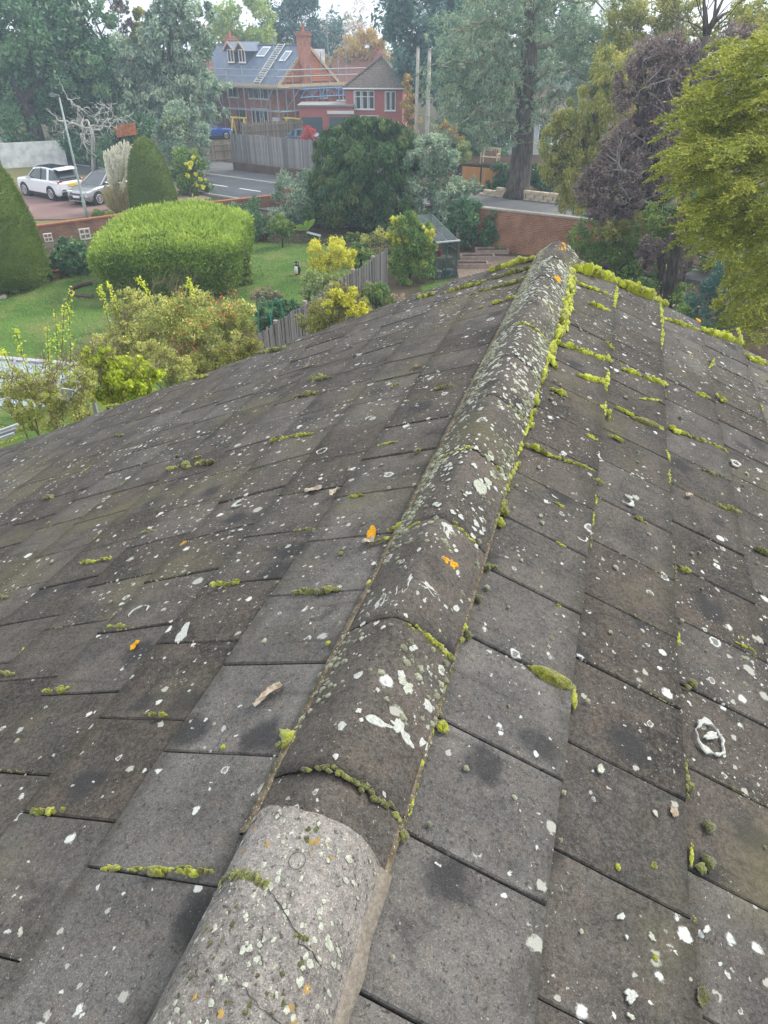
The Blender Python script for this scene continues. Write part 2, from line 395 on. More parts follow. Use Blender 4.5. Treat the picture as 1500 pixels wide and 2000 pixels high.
# planting beds
sheet('planting_bed', [(-22, 24.4), (-14.2, 26.2), (-13.1, 28.2), (-12.2, 30.5), (-13.0, 33.8), (-24, 32)], .018, SM)
sheet('planting_bed', [(-8.8, 34.6), (-3, 34.0), (0.4, 30.2), (3.4, 33.2), (5.4, 32.4), (3.6, 34.4), (-4.6, 40.0), (-6.6, 41.0), (-9.4, 39.4)], .014, SM)
gm = NT('wood_chippings'); p = gm.pos(); v = gm.voro(p, 22); n = gm.noise(p, 40, 2)
gm = gm.done(gm.bsdf(gm.mix(gm.math('MULTIPLY', v.outputs['Distance'], 1.3), (.42, .33, .25), (.12, .085, .06)), .95, gm.bump(v.outputs['Distance'], .7, .03)))
sheet('chipping_path', [(3.0, 26.2), (7.4, 26.6), (7.6, 31.6), (3.5, 32.0), (3.1, 29.6)], .016, gm)
sheet('shrubbery_soil', [(7.6, 8), (30, 8), (30, 38), (7.2, 34)], .012, SM)

# grass blades standing in the lawn
n = 52000
x = rng.uniform(-19, 4.0, n); y = rng.uniform(17.5, 36, n)
inl = ((x < -3.2+(y-21.8)*.6) & (y < 36.6) & (y < 33.4+(x+14.2)*.62) & (x < .1)) | ((x > 1.4) & (y > 22) & (y < 28))
x, y = x[inl], y[inl]; P = np.stack([x, y, np.full(len(x), .03)], 1)
V = quads(P, rdir(len(P))*.55+np.array([0, 0, .8]), .075*(.5+rng.random(len(P))), .02)
GLM = leafmat('grass_blade', [(.05, .11, .015), (.08, .16, .025), (.12, .20, .04), (.2, .2, .07)], .7, .2)
tag(leafmesh('grass', V, np.clip(.55*(np.sin(x*1.1+y*.6)*.35+np.sin(x*.5-y*1.7+2)*.35+.5)+.5*rng.random(len(P)), 0, 1), GLM), kind='stuff', label='short green lawn grass growing between the beds')

# ------------------------------------------------------------------ our house: roof we stand over
RPS, RA, RH = .3062, -.3589, 1.2564
rR = np.array([math.sin(RPS), math.cos(RPS), 0]); rS = np.array([math.cos(RPS), -math.sin(RPS), 0]); UP = np.array([0, 0, 1.])
RB = C0+rS*RA-UP*RH                                   # a point on the ridge line (along = 0)
PH = {1: .4015, -1: .3847}; D1 = {1: .5145, -1: .5149}; T0 = {1: .7589, -1: .5388}
GA, TW, TT = .345, .30, .016                          # gauge, tile width, tile thickness
def rE(side): return side*rS*math.cos(PH[side])-UP*math.sin(PH[side])
def rN(side): return side*rS*math.sin(PH[side])+UP*math.cos(PH[side])
def RF(side, a, d, h=0):                              # along the ridge, down the slope, height above the tiles
    a = np.asarray(a, float); d = np.asarray(d, float)
    if side < 0: a = a-.23*np.clip((a-.8)/1.2, 0, 1.05)*np.maximum(0, d-.9)   # the left verge runs out of square
    return RB+a[..., None]*rR+d[..., None]*rE(side)+np.asarray(h, float)[..., None]*rN(side)
def roof_at(px, py, side):                            # image pixel -> (along, down)
    d = ray(px, py); n = rN(side); t = ((RB-C0) @ n)/(d @ n); X = C0+d*t-RB; A, Dd = float(X @ rR), float(X @ rE(side))
    if side < 0 and Dd > .9: 
        a = A
        for _ in range(12): a = A+.23*min(1.05, max(0, (a-.8)/1.2))*(Dd-.9)
        A = a
    return A, Dd
VERGE = 5.45
def tile_material(name, ridge=False, pale=False, side=0):
    t = NT(name); p = t.pos(); oi = t.add('ObjectInfo'); rnd = oi.outputs['Random']
    cs = t.add('SeparateColor'); t.set(cs.inputs[0], oi.outputs['Color']); pl = cs.outputs[0]      # weathering of this tile
    off = t.add('CombineXYZ'); 
    for i in range(3): t.set(off.inputs[i], t.math('MULTIPLY', rnd, (7.3, 3.1, 5.7)[i]))
    pv = t.vmath('ADD', p, off.outputs[0])
    big = t.noise(pv, 3.5, 5, .6, .3); med = t.noise(pv, 22, 5, .65); fine = t.noise(p, 260, 3, .7); pit = t.noise(p, 75, 4, .7)
    if pale: base = t.mix(t.map(big, .35, .65), (.098, .092, .086), (.195, .182, .168))
    elif ridge: base = t.mix(t.map(big, .35, .68), (.043, .038, .033), (.105, .090, .076))
    else:
        dark = t.mix(t.map(big, .35, .65), (.0205, .0175, .0150), (.062, .050, .040))
        lite = t.mix(t.map(big, .35, .65), (.082, .079, .076), (.150, .143, .134)); base = t.mix(pl, dark, lite)
    base = t.mix(t.map(med, .42, .72, 0, .55), base, t.mix(.5, base, (.16, .12, .09) if not pale else (.5, .45, .4)))
    base = t.mix(t.map(t.noise(pv, 7, 4, .6), .52, .68, 0, .6), base, t.mix(.7, base, (.035, .034, .035)))
    gr_ = t.voro(p, 430); gs = t.add('SeparateColor'); t.set(gs.inputs[0], gr_.outputs['Color']); grit = gs.outputs[0]
    mot = t.noise(p, 85, 4, .75)
    base = t.mix(t.map(mot, .40, .62, .0, .55), base, t.mix(.5, base, (.17, .165, .155) if not pale else (.42, .38, .35)))
    base = t.mix(t.map(mot, .47, .30, 0, .6), base, t.mix(.6, base, (.02, .019, .018) if not pale else (.09, .08, .07)))
    base = t.mix(1.0, base, t.ramp(grit, [(0, (.72, .72, .72)), (.5, (.97, .97, .97)), (.9, (1.08, 1.07, 1.05)), (1, (1.6, 1.55, 1.5))]), 'MULTIPLY')
    # large dark algae spots and small dark pits
    al = t.voro(pv, 3.6); alm = t.map(t.math('ADD', al.outputs['Distance'], t.math('MULTIPLY', med, .3)), .26, .42, .85, 0)
    base = t.mix(alm, base, (.030, .030, .032) if not pale else (.26, .23, .2))
    base = t.mix(t.map(pit, .57, .66, 0, .8), base, (.032, .029, .027))
    base = t.mix(t.map(fine, .56, .74, 0, .45), base, t.mix(.5, base, (.40, .37, .33)))
    base = t.mix(t.map(fine, .47, .33, 0, .5), base, t.mix(.6, base, (.02, .02, .02)))
    # greenish algal film
    base = t.mix(t.map(t.noise(p, 1.6, 4), .52, .75, 0, .38), base, (.13, .12, .055))
    if side:
        dv = t.add('VectorMath', operation='DOT_PRODUCT'); t.set(dv.inputs[0], t.vmath('SUBTRACT', p, tuple(RB))); t.set(dv.inputs[1], tuple(rE(side))); dd_ = dv.outputs['Value']
        av = t.add('VectorMath', operation='DOT_PRODUCT'); t.set(av.inputs[0], t.vmath('SUBTRACT', p, tuple(RB))); t.set(av.inputs[1], tuple(rR))
        fr = t.math('FRACT', t.math('DIVIDE', t.math('SUBTRACT', dd_, D1[side]-40*GA), GA))     # 0 under the lap, 1 at the lower edge
        sv_ = t.add('CombineXYZ'); t.set(sv_.inputs[0], t.math('MULTIPLY', av.outputs['Value'], 26)); t.set(sv_.inputs[1], t.math('MULTIPLY', dd_, 2.2)); st_ = t.noise(sv_.outputs[0], 1, 4, .6)
        base = t.mix(t.map(st_, .52, .75, 0, .5), base, t.mix(.7, base, (.02, .019, .017)))          # water streaks
        base = t.mix(t.math('MULTIPLY', t.map(t.math('ADD', fr, t.math('MULTIPLY', t.math('SUBTRACT', big, .5), .5)), .80, 1.0, 0, 1), t.map(med, .35, .6, .25, .8)), base, t.mix(.7, base, (.022, .022, .016)))   # damp lower edge
        base = t.mix(t.math('MULTIPLY', t.map(fr, .0, .16, 1, 0), t.map(med, .4, .65, .1, .6)), base, t.mix(.6, base, (.03, .03, .02)))   # dirt at the lap
    wn = t.add('VectorMath', operation='SCALE'); t.set(wn.inputs[0], t.vmath('SUBTRACT', t.noise(p, 60, 3, .6, col=True), (.5, .5, .5))); wn.inputs[3].default_value = .022
    pw = t.vmath('ADD', p, wn.outputs[0])
    hmask = None
    specs = [(11, .25, .60, .92), (22, .27, .62, .92), (46, .27, .40, .85), (110, .27, .26, .6)] if not pale else [(40, .2, .35, .8), (95, .27, .6, .85), (210, .28, .5, .8)]
    dens = t.math('ADD', t.map(t.noise(p, 1.1, 3), .3, .7, -.34, .24), t.map(t.noise(p, 5, 3), .35, .65, -.24, .2))
    for i, (s_, rad, pr, op) in enumerate(specs):
        v = t.voro(pw, s_); sc_ = t.add('SeparateColor'); t.set(sc_.inputs[0], v.outputs['Color'])
        on = t.math('LESS_THAN', sc_.outputs[0], t.math('ADD', pr*.55, dens))
        r = t.math('MULTIPLY', t.math('ADD', t.math('MULTIPLY', sc_.outputs[1], .75), .4), rad)
        q = t.math('DIVIDE', v.outputs['Distance'], r)
        disc = t.map(t.math('ADD', q, t.math('MULTIPLY', t.math('SUBTRACT', mot, .5), .5)), .72, 1.0, 1, 0)
        if i < 2:                                     # some of the larger thalli are hollow rings
            hollow = t.math('MULTIPLY', t.map(q, .5, .72, 1, 0), t.math('GREATER_THAN', sc_.outputs[2], .66)); disc = t.math('MULTIPLY', disc, t.math('SUBTRACT', 1, t.math('MULTIPLY', hollow, .8)))
        m = t.math('MULTIPLY', t.math('MULTIPLY', disc, on), op)
        col = t.mix(t.math('GREATER_THAN', sc_.outputs[2], .45), (.33, .33, .29), (.50, .51, .48))
        if i == 3: col = (.40, .39, .34)
        base = t.mix(m, base, col); hmask = m if hmask is None else t.math('MAXIMUM', hmask, m)
    # scarce yellow-orange lichen
    yv = t.voro(pw, 6 if not pale else 16); ys = t.add('SeparateColor'); t.set(ys.inputs[0], yv.outputs['Color'])
    ym = t.math('MULTIPLY', t.map(t.math('ADD', yv.outputs['Distance'], t.math('MULTIPLY', pit, .3)), .22, .30, .8, 0), t.math('LESS_THAN', ys.outputs[0], .02 if not pale else .30))
    base = t.mix(ym, base, (.42, .24, .03))
    h = t.math('ADD', t.math('MULTIPLY', fine, .5), t.math('ADD', t.math('MULTIPLY', pit, .8), t.math('MULTIPLY', hmask, .5)))
    return t.done(t.bsdf(base, .92, t.bump(t.math('ADD', h, t.math('MULTIPLY', mot, .9)), .8, .005), 0, .2))
TILES = {-1: tile_material('weathered_concrete_tile', side=-1), 1: tile_material('weathered_concrete_tile', side=1)}; RIDGE = tile_material('weathered_ridge_concrete', ridge=True); PALE = tile_material('pale_ridge_concrete', pale=True)

house = thing('house', 'house under our feet with mossy grey concrete tile roof', 'house', RB*np.array([1, 1, 0]))
hb = MB()
LD, RD, A0 = 6.25, 3.6, -1.3
for side, dd in ((-1, LD), (1, RD)):                  # deck under the tiles
    a = np.array([A0, VERGE-.03, VERGE-.03, A0]); d = np.array([0, 0, dd-.03, dd-.03])
    hb.prism(RF(side, a, d, -.030), -rN(side)*.12)
deck = obj('roof_deck', hb, plain('roof_underlay', (.02, .02, .02), .9), house, world=True)
wb = MB(); BR = brickmat('house_brick', (.22, .085, .05), (.28, .12, .075), (.3, .28, .25))
wl = MB(); 
def hz(s_, a_, z): q = RB+rR*a_+rS*s_; return (q[0], q[1], z)
sl, sr = -LD*math.cos(PH[-1])+.35, RD*math.cos(PH[1])-.35
zl, zr = RB[2]-LD*math.sin(PH[-1])-.08, RB[2]-RD*math.sin(PH[1])-.08
sk = .23*1.05*(LD-.9)
e1, e0 = VERGE-.22, A0+.2
prof = [(sl, 0, sk), (sr, 0, 0), (sr, zr, 0), (0, RB[2]-.22, 0), (sl, zl, sk)]
V = [hz(s_, e1-k_, z) for s_, z, k_ in prof]+[hz(s_, e0, z) for s_, z, k_ in prof]
wl.add(V, [(0, 1, 2, 3, 4), (9, 8, 7, 6, 5), (0, 5, 6, 1), (1, 6, 7, 2), (4, 9, 5, 0)])
obj('wall', wl, BR, house, world=True)
bb = MB()
for side, dd in ((-1, LD), (1, RD)):
    a = np.full(2, VERGE-.03); d = np.array([.1, dd-.05]); p0, p1 = RF(side, a, d, -.12); bb.beam(p0, p1, .02, .16)
obj('bargeboard', bb, plain('barge_paint', (.55, .54, .5), .5), house, world=True)

# tiles -------------------------------------------------------------------------------------------
OFF = {-1: [0, .38, .77, .12, .55, .9, .3], 1: [0, .45, .86, .25, .6, .05, .5]}
def proj(P):
    P = np.asarray(P, float)-C0; z = P @ cF; z = np.where(z < .05, .05, z); return np.stack([750+FPX*(P @ cR)/z, 1000-FPX*(P @ cU)/z], -1), P @ cF
def tile_geo(side, k, a0, a1, top=.42):
    """one interlocking tile: worn chamfered edge, lip on one side, lower edge at course k"""
    g = np.random.default_rng(abs(hash((side, k, round(a0*100)))) % 2**31)
    d1 = D1[side]+(k-1)*GA; d0 = max(.02, d1-top); n = 4
    gap = .0012+.0016*g.random(); a0 += gap; a1 -= gap
    lift = .0035*g.random(); tw = .0055*(g.random()-.5); dd = .004*g.standard_normal()
    uu = np.linspace(0, 1, n+1); ring = []
    for u in uu: ring.append((u, 1.))
    for u in uu[1:]: ring.append((1., 1-u))
    for u in uu[1:]: ring.append((1-u, 0.))
    for u in uu[1:-1]: ring.append((0., u))
    ring = np.array(ring); m = len(ring); cen = ring-.5
    def lay(inset, z, j):
        a = a0+(a1-a0)*ring[:, 0]-np.sign(cen[:, 0])*inset*(np.abs(cen[:, 0]) > .499); d = d0+(d1+dd-d0)*ring[:, 1]-np.sign(cen[:, 1])*inset*(np.abs(cen[:, 1]) > .499)
        a = a+g.standard_normal(m)*j*.6; d = d+g.standard_normal(m)*j
        h = z-(1-ring[:, 1])*TT*(min(top, d1-d0)/GA)*1.0+lift+tw*cen[:, 0]*2*(1 if z > -.02 else 1)
        return RF(side, a, d, h)
    A = lay(.0, -TT, .0004); B = lay(.0, -.004, .0010); Cc = lay(.0035, .0, .0008)
    V = np.concatenate([A, B, Cc]); F = []
    for o_ in (0, m):
        for i in range(m): F.append((o_+i, o_+(i+1) % m, o_+m+(i+1) % m, o_+m+i) if side > 0 else (o_+m+i, o_+m+(i+1) % m, o_+(i+1) % m, o_+i))
    top_f = tuple(2*m+i for i in range(m)); F.append(top_f if side > 0 else top_f[::-1])
    return V, F
tiles = []
for side, dd in ((-1, LD), (1, RD)):
    k = 1
    while D1[side]+(k-1)*GA < dd+.1:
        t0 = T0[side]+OFF[side][(k-1) % 7]*TW; a = t0-TW*8
        while a < VERGE-.02:
            b = min(a+TW, VERGE+.006*math.sin(k*7.7))
            if b > A0 and b-a > .04: tiles.append((side, k, a, b))
            a += TW
        k += 1
def vis(t):
    side, k, a, b = t; d1 = D1[side]+(k-1)*GA
    q, z = proj(RF(side, np.array([a, b, b, a]), np.array([d1-GA, d1-GA, d1, d1])))
    if (z < .1).any() or q[:, 0].max() < 0 or q[:, 0].min() > 1500 or q[:, 1].min() > 2000: return 0
    q = np.clip(q, 0, [1500, 2000]); x, y = q[:, 0], q[:, 1]; return abs(np.dot(x, np.roll(y, 1))-np.dot(y, np.roll(x, 1)))/2
tiles.sort(key=lambda t: -vis(t))
roofs = {-1: obj('roof_slope', MB().prism(RF(-1, np.array([A0, VERGE-.06, VERGE-.06, A0]), np.array([0, 0, .06, .06]), -.028), rN(-1)*.003), MC['roof_underlay'], house, world=True),
         1: obj('roof_slope', MB().prism(RF(1, np.array([A0, VERGE-.06, VERGE-.06, A0]), np.array([0, 0, .06, .06]), -.028), rN(1)*.003), MC['roof_underlay'], house, world=True)}
roofs[-1]['label'] = 'broad shaded roof slope left of the ridge'; roofs[1]['label'] = 'mossier roof slope right of the ridge'
rest = MB(); hloc = np.array(house.location)
for i, t in enumerate(tiles):
    V, F = tile_geo(*t)
    if i < 270:
        mb = MB(); c = V.mean(0); mb.add(V-c, F)
        o = obj('roof_tile', mb, TILES[t[0]], roofs[t[0]], loc=c-hloc)
        side, k, a, b = t; g = random.Random(k*31+int(a*100)+side)
        pale = max(0, g.gauss(.14, .17))
        if k == 1 and a < 3.0: pale = 1.0 - max(0, a-.9)*(.5 if side < 0 else .62) + g.uniform(-.1, .05)
        if side < 0 and k == 2 and a < .4: pale = .55
        if side > 0 and k == 2 and a < .6: pale = .30
        if side > 0 and k > 2 and a > 4.2 and g.random() < .8: pale = .6
        if side < 0 and a > 3.8: pale += .12
        if side > 0 and k == 1 and a >= 3.0: pale += .12
        o.color = (min(1, pale), 0, 0, 1)
    else: rest.add(V, F)
o = obj('roof_tile', rest, TILES[-1], house, world=True); tag(o, kind='stuff'); o.color = (.12, 0, 0, 1)

# ridge -------------------------------------------------------------------------------------------
RW, RTOP = .150, .051
EDGE = .1605
def RP(a, u, lift=0, wide=1., peak=1.5, h0=0):       # ridge skin: u in -1..1 across
    a = np.asarray(a, float); u = np.asarray(u, float); s_ = u*RW*wide
    ze = -EDGE*math.sin(.393)*wide+.004
    z = ze+(RTOP+lift-ze)*(1-np.abs(u)**peak)+h0
    return RB+a[..., None]*rR+(s_[..., None]+.008)*rS+z[..., None]*UP
def ridge_tile(a0, a1, mat, lift=0, wide=1., peak=1.5, h0=0, seed=0, taper=0):
    g = np.random.default_rng(seed); nu, na = 22, 12; th = .017
    uu = np.linspace(-1, 1, nu+1); V = []
    for lay, tt in ((0, 0), (1, th)):
        for i in range(na+1):
            f = i/na; a = a0+(a1-a0)*f
            ed = .004 if i in (0, na) else 0
            P = RP(np.full(nu+1, a)+(g.standard_normal(nu+1)*.0015 if i in (0, na) else 0), uu, lift-tt-ed, wide*(1+taper*(f-.5)), peak, h0)
            V.append(P+g.standard_normal((nu+1, 1))*.0006*UP)
    V = np.concatenate(V); F = []; n1 = nu+1; L = (na+1)*n1
    for i in range(na):
        for j in range(nu): F += [(i*n1+j, i*n1+j+1, (i+1)*n1+j+1, (i+1)*n1+j), (L+i*n1+j, L+(i+1)*n1+j, L+(i+1)*n1+j+1, L+i*n1+j+1)]
    for j in range(nu): F += [(j, L+j, L+j+1, j+1), (na*n1+j, na*n1+j+1, L+na*n1+j+1, L+na*n1+j)]
    for i in range(na): F += [(i*n1, (i+1)*n1, L+(i+1)*n1, L+i*n1), (i*n1+nu, L+i*n1+nu, L+(i+1)*n1+nu, (i+1)*n1+nu)]
    mb = MB(); mb.add(V, F); return mb
ra = .765; i = 0
while ra < VERGE-.1:
    o = obj('ridge_tile', ridge_tile(ra+.004, min(ra+.457, VERGE+.02), RIDGE, lift=.003*math.sin(i*2.3)+.002, seed=i), RIDGE, house, smooth=True, world=True); ra += .461; i += 1
o = obj('ridge_tile', ridge_tile(.30, .785, RIDGE, lift=-.016, wide=.965, seed=40), RIDGE, house, smooth=True, world=True); o['label'] = 'low dark ridge tile tucked under its neighbour'
pale1 = obj('ridge_tile', ridge_tile(.17, .655, PALE, lift=.014, wide=.94, peak=3.8, h0=.008, seed=41, taper=-.05), PALE, house, smooth=True, world=True); pale1['label'] = 'pale cracked ridge tile nearest the camera'
obj('ridge_tile', ridge_tile(-.30, .165, PALE, lift=.012, wide=.95, peak=2.1, h0=.006, seed=42), PALE, house, smooth=True, world=True)
a_ = -.30
while a_ > A0: obj('ridge_tile', ridge_tile(a_-.457, a_-.004, RIDGE, seed=int(60-a_*10)), RIDGE, house, smooth=True, world=True); a_ -= .461
# bedding mortar: uneven fillets along both feet of the ridge and in its joints
def fillet(side, a0, a1, w0, h0, seed, name='mortar', mat=None, inner=.14):
    g = np.random.default_rng(seed); n = max(4, int((a1-a0)/.012)); mb = MB(); V = []
    w_ = w0; h_ = h0
    for i in range(n+1):
        a = a0+(a1-a0)*i/n; w_ = .9*w_+.1*w0*(.4+1.2*g.random()); h_ = .88*h_+.12*h0*(.3+1.4*g.random())
        V += list(RF(side, np.full(5, a), inner+np.array([0, .0, .4, 1, 1])*np.array([1, 1, w_+.017, w_+.022, w_+.02]), np.array([-.01, .008+h_, h_*.8+.003, .001, -.01])))
    F = []
    for i in range(n):
        for j in range(4): q = (i*5+j, i*5+j+1, i*5+6+j, i*5+5+j); F.append(q if side < 0 else q[::-1])
    mb.add(V, F); return obj(name, mb, mat, house, smooth=True, world=True)
MO = NT('old_mortar'); p = MO.pos(); n1 = MO.noise(p, 40, 5, .7); n2 = MO.noise(p, 7, 4)
c = MO.mix(MO.map(n1, .35, .7), (.10, .08, .052), (.24, .195, .135)); c = MO.mix(MO.map(n2, .5, .68, 0, .8), c, (.07, .065, .03)); c = MO.mix(MO.map(MO.noise(p, 150, 2), .6, .7, 0, .7), c, (.62, .6, .54))
MO = MO.done(MO.bsdf(c, .95, MO.bump(n1, .9, .01), 0, .1))
fillet(-1, .64, VERGE-.02, .001, .002, 1, mat=MO); fillet(1, .60, VERGE-.02, .014, .007, 2, mat=MO)
MP = NT('fresh_mortar'); p = MP.pos(); n1 = MP.noise(p, 120, 4, .7); c = MP.mix(MP.map(n1, .35, .7), (.16, .14, .115), (.26, .23, .195)); c = MP.mix(MP.map(MP.noise(p, 5, 4), .45, .7, 0, .6), c, (.22, .19, .15))
MP = MP.done(MP.bsdf(c, .95, MP.bump(n1, .5, .004), 0, .1))
f_ = fillet(1, .05, .655, .034, .018, 3, mat=MP, inner=.125); f_['label'] = 'smooth pale mortar fillet beside the nearest ridge tile'
# plugged nail hole and hairline cracks of the pale tile
mb = MB(); ca, cu = .560, .10
th_ = np.linspace(0, 2*math.pi, 21)[:-1]
def palep(a, u, h): return RP(np.asarray(a, float), np.asarray(u, float), .014, .94, 3.8, .008)+h*UP
for r0, r1, hh in ((.0150, .0160, .0012),):
    i_ = palep(ca+np.cos(th_)*r0, cu+np.sin(th_)*r0/RW, hh); o_ = palep(ca+np.cos(th_)*r1, cu+np.sin(th_)*r1/RW, hh)
    mb.add(np.concatenate([i_, o_]), [(k, (k+1) % 20, 20+(k+1) % 20, 20+k) for k in range(20)])
DKC = plain('dark_crack', (.035, .032, .026), .95)
obj('nail_hole', mb, DKC, pale1).matrix_parent_inverse = Matrix.Translation(-Vector(house.location))
def crack(pts, w_=.0013, seed=0):
    g = np.random.default_rng(seed); mb = MB(); P = []
    pts = np.array(pts, float)
    for (a, u), (a2, u2) in zip(pts[:-1], pts[1:]):
        for f in np.linspace(0, 1, 7)[:-1]: P.append((a+(a2-a)*f+g.standard_normal()*.002, u+(u2-u)*f+g.standard_normal()*.010))
    P = np.array(P); ws = w_*(.4+.9*g.random(len(P)))
    A = palep(P[:, 0]-ws/2, P[:, 1], .0016); B = palep(P[:, 0]+ws/2, P[:, 1]+.006, .0016); m = len(P)
    mb.add(np.concatenate([A, B]), [(i, m+i, m+i+1, i+1) for i in range(m-1)])
    o = obj('crack', mb, DKC, pale1); o.matrix_parent_inverse = Matrix.Translation(-Vector(house.location)); return o
crack([(.50, -.10), (.475, .2), (.445, .5), (.43, .8)], .0018, 1); crack([(.36, .0), (.34, .35), (.33, .75)], .0012, 2); crack([(.44, .05), (.41, .12), (.385, .22)], .0009, 3)

# ------------------------------------------------------------------ walls and fences
GB = brickmat('garden_brick', (.20, .085, .05), (.30, .135, .08), (.26, .22, .18))
OB = brickmat('orange_brick', (.30, .12, .065), (.36, .16, .085), (.34, .28, .22))
CP = plain('coping_stone', (.36, .33, .28), .9, bump=.3)
def wall_run(name, label, pts, h, thick, mat, cat='wall', cap=None, caph=.06, group=None):
    t = thing(name, label, cat, (pts[0][0], pts[0][1], 0), 0, group)
    for (x0, y0), (x1, y1) in zip(pts[:-1], pts[1:]):
        L = math.hypot(x1-x0, y1-y0); a = math.atan2(y1-y0, x1-x0); mb = MB(); mb.box((0, 0, h/2), (L, thick, h))
        o = obj('brickwork', mb, mat, t); o.location = ((x0+x1)/2-pts[0][0], (y0+y1)/2-pts[0][1], -.01); o.rotation_euler.z = a
        if cap:
            n = max(1, int(L/.45)); mb = MB()
            for i in range(n): mb.box((-L/2+(i+.5)*L/n, 0, h+caph/2-.008), (L/n-.008, thick+.06, caph))
            o2 = obj('coping', mb, cap, t); o2.location = o.location; o2.rotation_euler.z = a
    return t
wall_run('garden_wall', 'low red brick wall between the lawn and the parking area', [(-24, 29.2), (-16.6, 35.0), (-9.3, 40.9), (-6.2, 42.9)], .64, .22, GB, cap=plain('brick_coping', (.30, .11, .06), .9, bump=.3), caph=.07)
wall_run('garden_wall', 'tall orange brick wall behind the far end of our ridge', [(4.35, 33.45), (5.05, 33.05), (9.0, 30.75), (11.2, 29.4)], 1.75, .24, OB, cap=CP, caph=.07)
wall_run('garden_wall', 'short brick wall half hidden behind the dark yew', [(-6.2, 42.9), (-1.0, 39.6), (3.0, 37.0)], 1.1, .22, GB)
wall_run('retaining_wall', 'dark brick base under the tall grey road fence', [(-11.1, 56.2), (-5.3, 52.2), (1.5, 47.6)], .62, .25, brickmat('dark_brick', (.115, .07, .055), (.15, .09, .07), (.13, .11, .10)))
ST = NT('cream_stone'); p = ST.objco(); v = ST.voro(p, 3.2); c = ST.mix(ST.map(ST.noise(p, 5, 5), .35, .7), (.42, .34, .24), (.62, .53, .41)); c = ST.mix(ST.map(ST.noise(p, 25, 3), .5, .75, 0, .5), c, (.25, .2, .14))
ST = ST.done(ST.bsdf(c, .9, ST.bump(ST.noise(p, 12, 4), .5, .03)))
t = thing('stone_wall', 'low wall of cream stone blocks at the foot of the big trunk', 'wall', (6.2, 46.2, 0))
blk = MB(); blk.box((0, 0, 0), (.52, .3, .2)); bme = blk.mesh('stone_block')
for c_ in range(3):
    for i in range(10):
        f = (i+(.5 if c_ % 2 else 0))/9.6
        if f > 1 or (c_ == 2 and rng.random() < .2): continue
        o = link('stone_block', bme, ST, t); o.location = (f*4.6+rng.normal(0, .01), -f*2.95+rng.normal(0, .015), .1+c_*.205); o.rotation_euler.z = math.atan2(-2.95, 4.6)+rng.normal(0, .03); o.scale = (.93+.1*rng.random(), 1, .95+.08*rng.random())
wall_run('rendered_wall', 'short white rendered wall behind the parked white car', [(-29.0, 57.5), (-24.8, 59.5)], 1.7, .25, plain('white_render', (.62, .62, .60), .9, var=.2, scale=2), cat='wall')
# white pierced screen blocks set in the low wall
SW = plain('screen_block_white', (.62, .61, .57), .85, bump=.3)
def screen_block(px, py, s_, label):
    c = gr(px, py+s_*.5); c[2] = 0; k = ppm(c); h = s_*1.15/k; c = at(px, py, c[1]-.25); t = thing('screen_block', label, 'garden block', (c[0], c[1], c[2]-h/2), .55, 'white pierced screen blocks')
    mb = MB()
    for i in (-1, 0, 1): mb.box((i*h*.46, 0, h/2), (h*.1, .09, h)); mb.box((0, .002, h/2+i*h*.46), (h*1.02, .086, h*.1))
    obj('lattice', mb, SW, t); return t
screen_block(94, 464, 13, 'white pierced screen block beside the left clipped cone')
screen_block(166, 457, 17, 'white pierced screen block beside the square green hedge')
# close boarded fences -----------------------------------------------------------------------------
def fencemat(name, a, b):
    t = NT(name); p = t.objco(); oi = t.add('ObjectInfo').outputs['Random']; m = t.add('Mapping'); m.inputs['Scale'].default_value = (1, 1, .12); t.set(m.inputs[0], t.vmath('ADD', p, t.noise(p, .01, 0, col=True)))
    n = t.noise(m.outputs[0], 26, 5, .7); c = t.mix(t.map(n, .3, .7), a, b); c = t.mix(t.math('MULTIPLY', oi, .85), c, [x*.55 for x in a]); c = t.mix(t.map(t.noise(p, 1.5, 4), .5, .75, 0, .5), c, (.10, .10, .06))
    return t.done(t.bsdf(c, .9, t.bump(n, .4, .01), 0, .15))
FG = fencemat('silvered_fence_timber', (.22, .215, .21), (.38, .37, .36)); FB = fencemat('brown_fence_timber', (.26, .20, .15), (.38, .31, .24)); FD = fencemat('old_fence_timber', (.13, .125, .125), (.235, .225, .22))
def fence(label, p0, p1, h, board, mat, postmat, z0=0., rails=False, post_every=2.4, postw=.1, posth=.12, steps=None, side=-1, name='timber_fence', maxb=300):
    x0, y0 = p0; x1, y1 = p1; L = math.hypot(x1-x0, y1-y0); a = math.atan2(y1-y0, x1-x0)
    t = thing(name, label, 'fence', (x0, y0, 0), a)
    n = int(L/board); bm_ = MB(); bm_.box((0, 0, .5), (board*1.06, .018, 1)); me = bm_.mesh('fence_board')
    for i in range(n):
        o = link('fence_board', me, mat, t); xx = (i+.5)*board
        hh = h+.022*rng.standard_normal()-(0 if not steps else steps*int(xx/post_every))
        o.location = (xx, .006*((i % 2)*2-1)+.004*rng.standard_normal(), z0); o.scale = (1, 1, hh); o.rotation_euler = (.010*rng.standard_normal(), .010*rng.standard_normal(), .08*rng.standard_normal())
    if rails:
        for zz in (.25, h*.55, h-.22):
            mb = MB(); mb.box((L/2, side*.045, z0+zz), (L, .05, .085)); obj('rail', mb, mat, t)
    for i in range(int(L/post_every)+1):
        mb = MB(); mb.box((min(i*post_every, L), side*.06, (z0+h+posth)/2), (postw, postw, z0+h+posth)); obj('post', mb, postmat, t)
    return t
CONC = plain('concrete_post', (.27, .25, .21), .9, bump=.3)
fence('tall silver grey board fence standing on the dark brick base', (-11.1, 56.3), (1.4, 47.75), 1.85, .13, FG, FG, z0=.62, post_every=30)
